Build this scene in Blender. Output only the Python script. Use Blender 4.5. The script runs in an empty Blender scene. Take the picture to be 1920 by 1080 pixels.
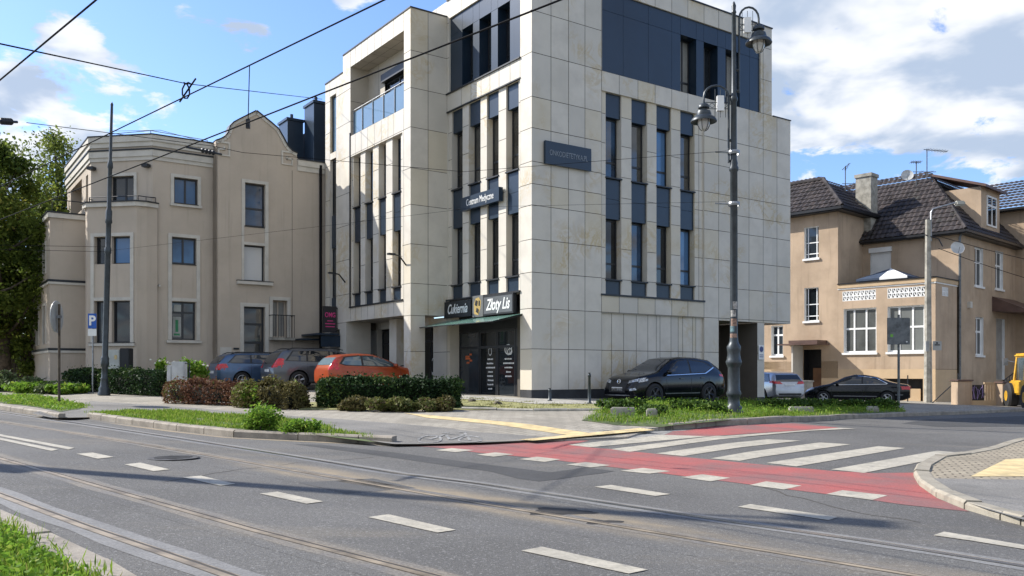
import bpy, bmesh, math, random
import numpy as np
from mathutils import Vector, Matrix, bvhtree
random.seed(7); RNG = np.random.default_rng(7)
SC = bpy.context.scene
COL = SC.collection
R = math.radians

# ------------------------------------------------------------------ camera
CH, FPX, HZ, CX = 1.38, 1614.0, 697.0, 960.0
cam = bpy.data.cameras.new('camera'); camo = bpy.data.objects.new('camera', cam); COL.objects.link(camo)
camo.location = (0, 0, CH); camo.rotation_euler = (R(90), 0, 0)
cam.sensor_width = 36; cam.lens = 36 * FPX / 1920; cam.shift_y = (HZ - 540) / 1920
cam.clip_start = .1; cam.clip_end = 3000
SC.camera = camo

# ------------------------------------------------------------------ light
SUN_AZ = Vector((-.950, .311, 0)).normalized(); SUN_EL = R(37.5)
EXPOSURE, SUN_STR, SKY_STR = 1.08, 3.6, 0.142
SC.view_settings.view_transform = 'Standard'; SC.view_settings.look = 'None'
SC.view_settings.exposure = EXPOSURE; SC.view_settings.gamma = 1
sl = bpy.data.lights.new('sun', 'SUN'); so = bpy.data.objects.new('sun', sl); COL.objects.link(so)
sl.energy = SUN_STR; sl.angle = R(.53); sl.color = (1, .95, .87)
sd = SUN_AZ * math.cos(SUN_EL) + Vector((0, 0, math.sin(SUN_EL)))
so.rotation_euler = sd.to_track_quat('Z', 'Y').to_euler()
so.location = (0, 0, 40)

def nn(nt, t, **kw):
    n = nt.nodes.new(t)
    for k, v in kw.items(): setattr(n, k, v)
    return n
def sin_(n, i, v):
    n.inputs[i].default_value = v
def lk(nt, a, b): nt.links.new(a, b)
def mathn(nt, op, a, b=None, clamp=False):
    n = nn(nt, 'ShaderNodeMath', operation=op, use_clamp=clamp)
    for i, x in enumerate((a, b)):
        if x is None: continue
        if isinstance(x, (int, float)): n.inputs[i].default_value = x
        else: lk(nt, x, n.inputs[i])
    return n.outputs[0]
def mixc(nt, f, a, b):
    n = nn(nt, 'ShaderNodeMix', data_type='RGBA')
    for i, x in ((0, f), (6, a), (7, b)):
        if isinstance(x, (int, float)): n.inputs[i].default_value = x
        elif isinstance(x, (tuple, list)): n.inputs[i].default_value = (*x[:3], 1)
        else: lk(nt, x, n.inputs[i])
    return n.outputs[2]
def ramp(nt, f, lo, hi):
    n = nn(nt, 'ShaderNodeMapRange', interpolation_type='SMOOTHSTEP')
    lk(nt, f, n.inputs[0]); n.inputs[1].default_value = lo; n.inputs[2].default_value = hi
    return n.outputs[0]

W = bpy.data.worlds.new('World'); SC.world = W; W.use_nodes = True
nt = W.node_tree; nt.nodes.clear()
sky = nn(nt, 'ShaderNodeTexSky', sky_type='NISHITA', sun_disc=False)
sky.sun_elevation = SUN_EL; sky.sun_rotation = math.atan2(SUN_AZ.x, SUN_AZ.y)
sky.altitude = 50; sky.air_density = 1.0; sky.dust_density = .6; sky.ozone_density = 1.6
tc = nn(nt, 'ShaderNodeTexCoord')
sep = nn(nt, 'ShaderNodeSeparateXYZ'); lk(nt, tc.outputs['Generated'], sep.inputs[0])
zz = mathn(nt, 'ADD', mathn(nt, 'MAXIMUM', sep.outputs[2], 0), .22)
cmb = nn(nt, 'ShaderNodeCombineXYZ')
lk(nt, mathn(nt, 'DIVIDE', sep.outputs[0], zz), cmb.inputs[0]); lk(nt, mathn(nt, 'DIVIDE', sep.outputs[1], zz), cmb.inputs[1])
def noise(nt, vec, scale, detail=6, rough=.55, dist=0):
    n = nn(nt, 'ShaderNodeTexNoise'); sin_(n, 'Scale', scale); sin_(n, 'Detail', detail); sin_(n, 'Roughness', rough); sin_(n, 'Distortion', dist)
    if vec is not None: lk(nt, vec, n.inputs['Vector'])
    return n.outputs[0]
n1 = noise(nt, cmb.outputs[0], 5.6, 12, .60, .3)
def dirpx(px, py): return Vector(((px - CX) / FPX, 1, (HZ - py) / FPX)).normalized()
# cloud banks: (direction, angular radius, weight)
blobs = [((1500, 20), 11, .46), ((1720, -20), 12, .48), ((1900, 20), 8, .40), ((1510, 150), 7, .38), ((1640, 110), 6, .28), ((1470, 270), 4.5, .28), ((1560, 225), 3.6, .24), ((1700, 150), 3, .16), ((1925, 245), 4.2, .42), ((1500, 340), 4, .2),
         ((130, 150), 4, .34), ((195, 190), 4, .34), ((50, 195), 4.5, .34), ((110, 205), 3.5, .30), ((235, 220), 3.6, .33), ((280, 240), 3, .24), ((20, 290), 5, .36), ((90, 260), 5, .3), ((170, 270), 4, .3), ((375, 20), 2.4, .24), ((455, 55), 2.2, .26), ((425, 45), 2.2, .22), ((690, 15), 2.6, .22), ((420, 107), 1.5, .2)]
acc = None
for (px, py), rad, wgt in blobs:
    d = dirpx(px, py)
    vm = nn(nt, 'ShaderNodeVectorMath', operation='DOT_PRODUCT'); lk(nt, tc.outputs['Generated'], vm.inputs[0]); vm.inputs[1].default_value = d
    s = ramp(nt, vm.outputs['Value'], math.cos(R(rad * 1.15)), math.cos(R(rad * .25)))
    s = mathn(nt, 'MULTIPLY', s, wgt)
    acc = s if acc is None else mathn(nt, 'MAXIMUM', acc, s)
# cloud in the unseen sky behind the camera, thickened to lift shaded walls
back = mathn(nt, 'MULTIPLY', ramp(nt, sep.outputs[1], .15, -.35), .36)
acc = mathn(nt, 'MAXIMUM', acc, back)
dens = ramp(nt, mathn(nt, 'ADD', n1, acc), .74, .84)
n2 = noise(nt, cmb.outputs[0], 3.4, 5, .5, .2)
ccol = mixc(nt, ramp(nt, n2, .42, .58), (1.75, 2.1, 2.65), (3.5, 3.56, 3.65))
_mu = nn(nt, 'ShaderNodeMix', data_type='RGBA', blend_type='MULTIPLY'); _mu.inputs[0].default_value = 1; lk(nt, sky.outputs[0], _mu.inputs[6]); _mu.inputs[7].default_value = (.56, .65, .84, 1); sk2 = _mu.outputs[2]     # deep clean blue
fin = mixc(nt, mathn(nt, 'MULTIPLY', dens, .95), sk2, ccol)
bg = nn(nt, 'ShaderNodeBackground'); lk(nt, fin, bg.inputs[0]); bg.inputs[1].default_value = SKY_STR
wo = nn(nt, 'ShaderNodeOutputWorld'); lk(nt, bg.outputs[0], wo.inputs[0])

# ------------------------------------------------------------------ terrain helpers
NRM = (.6934, .7206); DROAD = (-.7206, .6934)
def H(x, y):
    s = NRM[0] * x + NRM[1] * y - 9.5
    xx = max(-30, min(30, x))
    return -.025 * xx - .03 * max(0, min(xx - 4, 5)) + .033 * max(0, min(s, 11))
def G(px, py, dz=0):
    kx, kz = (px - CX) / FPX, (HZ - py) / FPX
    f = lambda D: CH + kz * D - H(kx * D, D) - dz
    D = 1.0
    while D < 200 and f(D) > 0: D += .1
    lo, hi = D - .1, D
    for _ in range(30):
        m = (lo + hi) / 2
        if f(m) > 0: lo = m
        else: hi = m
    return Vector((kx * lo, lo, H(kx * lo, lo) + dz))
def PX(px, py, D): return Vector(((px - CX) / FPX * D, D, CH + (HZ - py) / FPX * D))

# ------------------------------------------------------------------ mesh builder
class MB:
    def __init__(s): s.v = []; s.f = []; s.m = []; s.c = []
    def poly(s, pts, m=0, c=.5):
        i = len(s.v); s.v += [tuple(p) for p in pts]; s.f.append(tuple(range(i, i + len(pts)))); s.m.append(m); s.c.append(c)
    def box(s, x0, y0, z0, x1, y1, z1, m=0, c=.5, skip=''):
        x0, x1 = sorted((x0, x1)); y0, y1 = sorted((y0, y1)); z0, z1 = sorted((z0, z1))
        P = [(x0, y0, z0), (x1, y0, z0), (x1, y1, z0), (x0, y1, z0), (x0, y0, z1), (x1, y0, z1), (x1, y1, z1), (x0, y1, z1)]
        i = len(s.v); s.v += P
        for f in ((3, 2, 1, 0), (4, 5, 6, 7), (0, 1, 5, 4), (1, 2, 6, 5), (2, 3, 7, 6), (3, 0, 4, 7)):
            s.f.append(tuple(i + k for k in f)); s.m.append(m); s.c.append(c)
    def bevbox(s, x0, y0, z0, x1, y1, z1, b=.01, m=0):
        x0, x1 = sorted((x0, x1)); y0, y1 = sorted((y0, y1)); z0, z1 = sorted((z0, z1))
        bm = bmesh.new(); bmesh.ops.create_cube(bm, size=1)
        for v in bm.verts: v.co = ((x0 + x1) / 2 + v.co.x * (x1 - x0), (y0 + y1) / 2 + v.co.y * (y1 - y0), (z0 + z1) / 2 + v.co.z * (z1 - z0))
        bmesh.ops.bevel(bm, geom=bm.edges[:], offset=b, segments=2, affect='EDGES')
        s.addbm(bm, m)
    def addbm(s, bm, m=0, c=.5):
        bm.verts.ensure_lookup_table(); i = len(s.v); s.v += [tuple(v.co) for v in bm.verts]
        for f in bm.faces: s.f.append(tuple(i + v.index for v in f.verts)); s.m.append(m); s.c.append(c)
        bm.free()
    def tube(s, path, r, n=8, m=0, cap=True):
        path = [Vector(p) for p in path]; rs = r if isinstance(r, (list, tuple)) else [r] * len(path)
        rings = []; up = None
        for k, p in enumerate(path):
            t = (path[min(k + 1, len(path) - 1)] - path[max(k - 1, 0)]).normalized()
            if up is None: up = Vector((0, 0, 1)) if abs(t.z) < .9 else Vector((1, 0, 0))
            a = t.cross(up).normalized(); b = a.cross(t).normalized(); up = b
            i = len(s.v)
            for j in range(n):
                th = 2 * math.pi * j / n; s.v.append(tuple(p + a * math.cos(th) * rs[k] + b * math.sin(th) * rs[k]))
            rings.append(i)
        for k in range(len(rings) - 1):
            for j in range(n):
                s.f.append((rings[k] + j, rings[k] + (j + 1) % n, rings[k + 1] + (j + 1) % n, rings[k + 1] + j)); s.m.append(m); s.c.append(.5)
        if cap:
            s.f.append(tuple(rings[0] + j for j in range(n))[::-1]); s.m.append(m); s.c.append(.5)
            s.f.append(tuple(rings[-1] + j for j in range(n))); s.m.append(m); s.c.append(.5)
    def lathe(s, prof, n=16, at=(0, 0, 0), m=0, rot=None):
        rings = []
        for r, z in prof:
            i = len(s.v)
            for j in range(n):
                th = 2 * math.pi * j / n; p = Vector((max(r, 1e-4) * math.cos(th), max(r, 1e-4) * math.sin(th), z))
                if rot: p = rot @ p
                s.v.append(tuple(p + Vector(at)))
            rings.append(i)
        for k in range(len(rings) - 1):
            for j in range(n):
                s.f.append((rings[k] + j, rings[k] + (j + 1) % n, rings[k + 1] + (j + 1) % n, rings[k + 1] + j)); s.m.append(m); s.c.append(.5)
    def prism(s, pts, d0, d1, fn, m=0):
        """pts 2D outline, fn(u,w,d)->3D, extruded from d0 to d1"""
        a = [fn(u, w, d0) for u, w in pts]; b = [fn(u, w, d1) for u, w in pts]
        s.poly(a, m); s.poly(b[::-1], m)
        for i in range(len(pts)):
            j = (i + 1) % len(pts); s.poly([a[i], b[i], b[j], a[j]], m)
    def build(s, name, mats, parent=None, off=(0, 0, 0), smooth=False, angle=None):
        me = bpy.data.meshes.new(name)
        ox, oy, oz = off
        me.from_pydata([(x - ox, y - oy, z - oz) for x, y, z in s.v], [], s.f)
        mats = mats if isinstance(mats, (list, tuple)) else [mats]
        for q in mats: me.materials.append(q)
        if len(mats) > 1: me.polygons.foreach_set('material_index', s.m)
        at = me.attributes.new('pv', 'FLOAT', 'FACE'); at.data.foreach_set('value', s.c)
        bm = bmesh.new(); bm.from_mesh(me); bmesh.ops.recalc_face_normals(bm, faces=bm.faces); bm.to_mesh(me); bm.free()
        if smooth:
            me.polygons.foreach_set('use_smooth', [True] * len(me.polygons))
            if angle: me.set_sharp_from_angle(angle=R(angle))
        me.update()
        o = bpy.data.objects.new(name, me); COL.objects.link(o)
        if parent: o.parent = parent
        return o
def thing(name, label, cat, loc=(0, 0, 0), rz=0, group=None):
    o = bpy.data.objects.new(name, None); COL.objects.link(o); o.location = loc; o.rotation_euler = (0, 0, rz); o.empty_display_size = .3
    o['label'] = label; o['category'] = cat
    if group: o['group'] = group
    return o
def tag(o, label, cat, group=None):
    o['label'] = label; o['category'] = cat
    if group: o['group'] = group
    return o
def struct(o, kind='structure'):
    o['kind'] = kind; return o
def kids(o): return [c for c in COL.objects if c.parent == o]
def dup(o, parent=None):
    c = o.copy(); COL.objects.link(c)
    if parent: c.parent = parent
    for ch in kids(o): dup(ch, c)
    return c

# ------------------------------------------------------------------ materials
MATS = {}
def mat(name, col, rough=.6, metal=0, var=.12, vscale=1.5, bump=0, bscale=60, spec=.5, fine=0, fscale=90, col2=None, coat=0, pv=None, streak=0):
    """Principled with two octaves of colour variation; pv = (colour, strength) mixes by the per-face value"""
    if name in MATS: return MATS[name]
    m = bpy.data.materials.new(name); MATS[name] = m; m.use_nodes = True; nt = m.node_tree; nt.nodes.clear()
    out = nn(nt, 'ShaderNodeOutputMaterial'); b = nn(nt, 'ShaderNodeBsdfPrincipled'); lk(nt, b.outputs[0], out.inputs[0])
    t = nn(nt, 'ShaderNodeTexCoord'); ov = t.outputs['Object']
    c = mixc(nt, 0.0, col, col)
    if var:
        d = col2 or tuple(x * (1 - 2.2 * var) for x in col)
        c = mixc(nt, ramp(nt, noise(nt, ov, vscale, 6, .6), .35, .72), tuple(x * (1 + var * .5) for x in col), d)
    if streak:
        mp = nn(nt, 'ShaderNodeMapping'); mp.inputs['Scale'].default_value = (3.0, 3.0, .18); lk(nt, ov, mp.inputs[0])
        c = mixc(nt, mathn(nt, 'MULTIPLY', ramp(nt, noise(nt, mp.outputs[0], 1.2, 6, .65), .52, .75), streak), c, tuple(x * .45 for x in col))
    if pv:
        a = nn(nt, 'ShaderNodeAttribute', attribute_name='pv')
        for (pc, lo, hi, st) in pv:
            c = mixc(nt, mathn(nt, 'MULTIPLY', ramp(nt, a.outputs['Fac'], lo, hi), st), c, pc)
    if fine:
        c = mixc(nt, mathn(nt, 'MULTIPLY', ramp(nt, noise(nt, ov, fscale, 3, .6), .38, .62), fine), c, tuple(x * .25 for x in col))
    lk(nt, c, b.inputs['Base Color'])
    b.inputs['Roughness'].default_value = rough; b.inputs['Metallic'].default_value = metal
    b.inputs['Specular IOR Level'].default_value = spec
    if coat: b.inputs['Coat Weight'].default_value = coat; b.inputs['Coat Roughness'].default_value = .03
    if bump:
        bp = nn(nt, 'ShaderNodeBump'); bp.inputs['Strength'].default_value = bump; bp.inputs['Distance'].default_value = .01
        lk(nt, noise(nt, ov, bscale, 4, .6), bp.inputs['Height']); lk(nt, bp.outputs[0], b.inputs['Normal'])
    return m
def glass(name, col=(.012, .016, .02), rough=.03, spec=.7, var=.4, wob=.012):
    if name in MATS: return MATS[name]
    m = mat(name, col, rough, 0, var, .6, 0, 1, spec)
    nt = m.node_tree; b = [n for n in nt.nodes if n.type == 'BSDF_PRINCIPLED'][0]
    oi = nn(nt, 'ShaderNodeObjectInfo'); src = b.inputs['Base Color'].links[0].from_socket      # every pane a little different
    lk(nt, mixc(nt, ramp(nt, oi.outputs['Random'], .35, 1), src, tuple(min(.5, x * 2.4 + .012) for x in col)), b.inputs['Base Color'])
    t = nn(nt, 'ShaderNodeTexCoord'); bp = nn(nt, 'ShaderNodeBump'); bp.inputs['Strength'].default_value = wob; bp.inputs['Distance'].default_value = .3
    lk(nt, noise(nt, t.outputs['Object'], .9, 1, .4), bp.inputs['Height']); lk(nt, bp.outputs[0], b.inputs['Normal'])
    return m
def leafmat(name, ca, cb, cc=None, trans=.35):
    if name in MATS: return MATS[name]
    m = bpy.data.materials.new(name); MATS[name] = m; m.use_nodes = True; nt = m.node_tree; nt.nodes.clear()
    out = nn(nt, 'ShaderNodeOutputMaterial'); b = nn(nt, 'ShaderNodeBsdfPrincipled'); tr = nn(nt, 'ShaderNodeBsdfTranslucent'); mx = nn(nt, 'ShaderNodeMixShader')
    a = nn(nt, 'ShaderNodeAttribute', attribute_name='pv')
    c = mixc(nt, ramp(nt, a.outputs['Fac'], 0, .8), ca, cb)
    if cc: c = mixc(nt, ramp(nt, a.outputs['Fac'], .86, .93), c, cc)
    lk(nt, c, b.inputs['Base Color']); b.inputs['Roughness'].default_value = .6; b.inputs['Specular IOR Level'].default_value = .15
    lk(nt, c, tr.inputs[0]); mx.inputs[0].default_value = trans
    lk(nt, b.outputs[0], mx.inputs[1]); lk(nt, tr.outputs[0], mx.inputs[2]); lk(nt, mx.outputs[0], out.inputs[0])
    return m

M_stone = mat('cream_stone', (.605, .565, .495), .55, 0, .06, 1.1, .15, 40, .35, pv=[((.56, .48, .32), .72, 1.0, .45), ((.50, .48, .445), .28, 0, .5), ((.52, .485, .41), .5, .3, .35)])
_nt = M_stone.node_tree
_b = [n for n in _nt.nodes if n.type == 'BSDF_PRINCIPLED'][0]; _src = _b.inputs['Base Color'].links[0].from_socket
_t = nn(_nt, 'ShaderNodeTexCoord')
_v = noise(_nt, _t.outputs['Object'], .75, 9, .7, 2.2)
_band = mathn(_nt, 'SUBTRACT', 1.0, mathn(_nt, 'MULTIPLY', mathn(_nt, 'ABSOLUTE', mathn(_nt, 'SUBTRACT', _v, .5)), 16), True)
_gate = ramp(_nt, noise(_nt, _t.outputs['Object'], .45, 3, .5), .50, .66)
_c = mixc(_nt, mathn(_nt, 'MULTIPLY', mathn(_nt, 'MULTIPLY', _band, _gate), .55), _src, (.46, .33, .12))
lk(_nt, _c, _b.inputs['Base Color'])
M_joint = mat('panel_joint', (.10, .09, .075), .9, var=.1)
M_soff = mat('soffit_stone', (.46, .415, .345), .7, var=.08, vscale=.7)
M_metal = mat('blue_grey_cladding', (.015, .031, .054), .33, .15, .08, .6, .03, 120, .5)
M_dark = mat('dark_trim', (.022, .025, .03), .45, .3, .1, 2)
M_frame = mat('anthracite_frame', (.018, .02, .024), .4, 0, .1, 2)
M_glass = glass('window_glass')
M_glassb = glass('blue_window_glass', (.022, .060, .125), .03, .7)  # blue sky reflection is put into the pane colour
M_glassg = glass('pale_curtained_glass', (.22, .22, .20), .12, .6, .25)
M_plinth = mat('dark_plinth', (.035, .037, .042), .6, var=.2)
M_taupe = mat('taupe_render', (.50, .43, .35), .9, 0, .05, .5, .6, 60, .2, streak=.28)
M_trim = mat('pale_render_trim', (.56, .53, .47), .85, 0, .06, 2, .2, 90, .2, streak=.15)
M_tan = mat('tan_render', (.475, .36, .255), .92, 0, .09, .6, .5, 60, .15, streak=.42)
M_tanl = mat('light_tan_render', (.55, .405, .255), .92, 0, .06, .8, .3, 80, .15)
M_white = mat('white_paint', (.78, .78, .76), .45, var=.05)
M_roof = mat('dark_glazed_tile', (.050, .043, .042), .62, 0, .3, 2.2, .15, 40, .18, pv=[((.085, .066, .058), .6, 1, .6)])
M_gutter = mat('dark_gutter', (.03, .03, .032), .4, .5)
M_brownmetal = mat('brown_sheet', (.12, .07, .055), .5, .2)
M_cast = mat('cast_iron_paint', (.045, .055, .062), .42, .3, .15, 6, .1, 60)
M_galv = mat('galvanised_steel', (.30, .31, .32), .45, .8, .15, 8)
M_greyp = mat('grey_painted_steel', (.14, .15, .155), .5, .3, .2, 5)
M_lamp = glass('lamp_glass', (.55, .52, .42), .1, .6, .1)
M_asph = mat('asphalt', (.160, .154, .142), .85, 0, .14, .28, .7, 110, .3, fine=.62, fscale=105)
_nt = M_asph.node_tree; _b = [n for n in _nt.nodes if n.type == 'BSDF_PRINCIPLED'][0]; _src = _b.inputs['Base Color'].links[0].from_socket
_t = nn(_nt, 'ShaderNodeTexCoord'); _mp = nn(_nt, 'ShaderNodeMapping'); _mp.inputs['Rotation'].default_value = (0, 0, R(44)); _mp.inputs['Scale'].default_value = (.06, 1.1, 1); lk(_nt, _t.outputs['Object'], _mp.inputs[0])
_c = mixc(_nt, mathn(_nt, 'MULTIPLY', ramp(_nt, noise(_nt, _mp.outputs[0], 1.0, 5, .6), .45, .75), .35), _src, (.105, .102, .10))       # wheel tracks along the street
_mp2 = nn(_nt, 'ShaderNodeMapping'); _mp2.inputs['Rotation'].default_value = (0, 0, R(44)); _mp2.inputs['Scale'].default_value = (.12, .8, 1); _mp2.inputs['Location'].default_value = (7, 3, 0); lk(_nt, _t.outputs['Object'], _mp2.inputs[0])
_c = mixc(_nt, mathn(_nt, 'MULTIPLY', ramp(_nt, noise(_nt, _mp2.outputs[0], .9, 6, .65), .54, .72), .45), _c, (.21, .18, .135))              # sandy dust
_c = mixc(_nt, mathn(_nt, 'MULTIPLY', ramp(_nt, noise(_nt, _t.outputs['Object'], 38, 3, .7), .56, .66), .45), _c, (.38, .37, .35))              # pale grit
_c = mixc(_nt, mathn(_nt, 'MULTIPLY', ramp(_nt, noise(_nt, _t.outputs['Object'], 30, 3, .7), .56, .68), .5), _c, (.055, .055, .055))            # dark grit
lk(_nt, _c, _b.inputs['Base Color'])
M_asphd = mat('dark_asphalt_patch', (.088, .087, .085), .85, 0, .12, .6, .6, 110, .3, fine=.6, fscale=100)
M_asphl = mat('cycle_asphalt', (.24, .228, .205), .88, 0, .12, .6, .4, 80, .3, fine=.45, fscale=50)
M_paint = mat('road_paint', (.47, .43, .345), .7, 0, .10, 3, .2, 90, .3, fine=.22, fscale=30)
M_paintw = mat('worn_road_paint', (.40, .385, .35), .75, 0, .3, 4, .2, 90, .3, fine=.4, fscale=30)
M_red = mat('red_path_surface', (.37, .10, .09), .85, 0, .16, .8, .4, 90, .3, fine=.3, fscale=45, col2=(.21, .125, .118))
M_yellow = mat('yellow_tactile_paving', (.62, .48, .24), .8, 0, .15, 4, .3, 60)
M_kerb = mat('granite_kerb', (.33, .29, .235), .85, 0, .16, 3, .4, 70, .3, fine=.25, fscale=70)
M_rail = mat('rail_steel', (.36, .29, .20), .5, .3, .25, 3)
M_railb = mat('polished_rail_head', (.55, .55, .56), .22, .95, .1, 3)
M_groove = mat('rail_groove', (.06, .052, .043), .9)
M_seal = mat('pale_rail_seal', (.215, .21, .20), .85, 0, .08, 2, .4, 60, fine=.35, fscale=40)
M_rust = mat('rusty_track_edge', (.195, .17, .135), .9, 0, .2, 1.4, .4, 60, fine=.45, fscale=42, col2=(.15, .145, .14))
M_soil = mat('dry_soil', (.14, .12, .085), .95, 0, .3, 3, .5, 50)
M_turf = mat('turf_soil', (.085, .115, .035), .95, 0, .3, 3, .5, 50)
M_drygrass = mat('dry_lawn', (.27, .26, .10), .95, 0, .25, 4, .6, 60)
M_wire = mat('wire_black', (.012, .012, .013), .9, 0, 0, spec=.1)
M_pierin = mat('passage_dark_brown', (.13, .11, .09), .9, 0, .08, .8)  # passage walls, much darker brown than the outer stone
M_rubber = mat('rubber', (.012, .012, .012), .7)
M_bark = mat('bark', (.09, .07, .05), .95, 0, .3, 6, .8, 20)
M_conc = mat('weathered_concrete', (.36, .34, .29), .9, 0, .2, 3, .5, 50, streak=.3)
M_leaf_tree = leafmat('tree_leaf', (.07, .105, .02), (.19, .23, .045), (.34, .30, .06), .5)
M_leaf_dark = leafmat('dark_tree_leaf', (.055, .09, .018), (.17, .215, .04), (.33, .31, .06), .55)
M_leaf_hedge = leafmat('yew_leaf', (.012, .028, .010), (.035, .070, .020), (.09, .13, .03), .2)
M_leaf_red = leafmat('barberry_leaf', (.10, .045, .030), (.17, .085, .045), (.13, .15, .04), .25)
M_leaf_olive = leafmat('olive_shrub_leaf', (.07, .062, .025), (.16, .135, .05), (.16, .20, .04), .25)
M_leaf_var = leafmat('variegated_leaf', (.06, .075, .02), (.18, .19, .055), (.19, .12, .09), .25)
M_leaf_jun = leafmat('juniper_leaf', (.025, .055, .012), (.085, .15, .025), (.14, .20, .035), .25)
M_leaf_bright = leafmat('bright_weed_leaf', (.09, .18, .02), (.20, .34, .04), (.30, .38, .06), .45)
M_grass = leafmat('grass_blade', (.085, .16, .018), (.23, .34, .04), (.36, .36, .10), .45)
M_flower = mat('cream_flower', (.75, .75, .62), .7)

def worn(m, under, scale, lo, hi, amt, stretch=None):
    """wear: the paint film is rubbed off in patches and shows what it lies on"""
    nt = m.node_tree; b = [n for n in nt.nodes if n.type == 'BSDF_PRINCIPLED'][0]; src = b.inputs['Base Color'].links[0].from_socket
    t = nn(nt, 'ShaderNodeTexCoord'); v = t.outputs['Object']
    if stretch:
        mp = nn(nt, 'ShaderNodeMapping'); mp.inputs['Rotation'].default_value = (0, 0, R(stretch[0])); mp.inputs['Scale'].default_value = (stretch[1], 1, 1); lk(nt, v, mp.inputs[0]); v = mp.outputs[0]
    lk(nt, mixc(nt, mathn(nt, 'MULTIPLY', ramp(nt, noise(nt, v, scale, 7, .72), lo, hi), amt), src, under), b.inputs['Base Color'])
worn(M_red, (.17, .14, .13), 1.3, .46, .72, .55, (44, .25)); worn(M_red, (.14, .12, .115), 14, .52, .70, .45)
worn(M_paint, (.17, .165, .155), 9, .52, .70, .75); worn(M_paint, (.20, .19, .17), 1.2, .45, .75, .40, (44, .3)); worn(M_paintw, (.17, .165, .158), 5, .42, .62, .9)
worn(M_asphl, (.11, .107, .10), .9, .5, .72, .5); worn(M_yellow, (.36, .31, .22), 5, .5, .7, .6)
worn(M_taupe, (.38, .32, .25), .35, .50, .75, .35); worn(M_tan, (.36, .245, .155), .45, .52, .74, .45); worn(M_roof, (.035, .04, .028), .8, .55, .7, .5)
M_dust = M_asph      # the same asphalt; sand lies on it where the per-face value 'pv' is above zero
_nt = M_asph.node_tree; _b = [n for n in _nt.nodes if n.type == 'BSDF_PRINCIPLED'][0]; _src = _b.inputs['Base Color'].links[0].from_socket
_at = nn(_nt, 'ShaderNodeAttribute', attribute_name='pv'); _t = nn(_nt, 'ShaderNodeTexCoord')
_f = mathn(_nt, 'MULTIPLY', ramp(_nt, mathn(_nt, 'MULTIPLY', _at.outputs['Fac'], mathn(_nt, 'ADD', noise(_nt, _t.outputs['Object'], 5, 6, .7), .5)), .03, .75), .8)
lk(_nt, mixc(_nt, _f, _src, (.33, .26, .165)), _b.inputs['Base Color'])
# ------------------------------------------------------------------ paving materials
def paving(name, ca, cb, mortar, scale, bw=.2, bh=.1, rot=46, mort=.006):
    m = bpy.data.materials.new(name); MATS[name] = m; m.use_nodes = True; nt = m.node_tree
    b = nt.nodes['Principled BSDF']; t = nn(nt, 'ShaderNodeTexCoord')
    mp = nn(nt, 'ShaderNodeMapping'); mp.inputs['Rotation'].default_value = (0, 0, R(rot)); lk(nt, t.outputs['Object'], mp.inputs[0])
    br = nn(nt, 'ShaderNodeTexBrick'); lk(nt, mp.outputs[0], br.inputs[0])
    for k, v in (('Color1', ca), ('Color2', cb), ('Mortar', mortar)): br.inputs[k].default_value = (*v, 1)
    br.inputs['Scale'].default_value = 1; br.inputs['Mortar Size'].default_value = mort; br.inputs['Brick Width'].default_value = bw; br.inputs['Row Height'].default_value = bh
    c = mixc(nt, ramp(nt, noise(nt, t.outputs['Object'], .7, 6, .65), .4, .75), br.outputs[0], tuple(x * .55 for x in ca))
    c2 = mixc(nt, mathn(nt, 'MULTIPLY', ramp(nt, noise(nt, t.outputs['Object'], 35, 3, .6), .4, .65), .3), c, tuple(x * .3 for x in ca))
    lk(nt, c2, b.inputs['Base Color']); b.inputs['Roughness'].default_value = .88; b.inputs['Specular IOR Level'].default_value = .25
    bp = nn(nt, 'ShaderNodeBump'); bp.inputs['Strength'].default_value = .6; bp.inputs['Distance'].default_value = .01
    lk(nt, mathn(nt, 'SUBTRACT', 1, br.outputs['Fac']), bp.inputs['Height']); lk(nt, bp.outputs[0], b.inputs['Normal'])
    return m
M_pave = paving('concrete_paving', (.40, .365, .30), (.33, .30, .245), (.15, .135, .11), 1, .40, .20, 46, .012)
M_setts = paving('tan_paving_setts', (.42, .365, .27), (.34, .29, .215), (.13, .11, .08), 1, .22, .14, 20, .016)

# the pavement is lowered where the cycle path and crossing meet the road
DIPS = [(G(790, 833), G(1205, 819), 2.2, (-2.2, -1.6, -1.1, -.5, 0, 1.2, 2.4, 3.6, 4.8, 6.0, 6.6, 7.2, 7.8, 8.4)), (G(118, 786), G(160, 785), 1.3, (-1.3, -.9, -.5, 0, .5, 1.0, 1.5, 2.0))]
def dip(x, y):
    r = 0
    for a, b, w, _ in DIPS:
        a = Vector((a.x, a.y)); b = Vector((b.x, b.y)); p = Vector((x, y)); ab = b - a; t = max(0, min(1, (p - a).dot(ab) / ab.length_squared))
        r = max(r, 1 - (p - a - ab * t).length / w)
    return -.095 * max(0, r)
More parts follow.
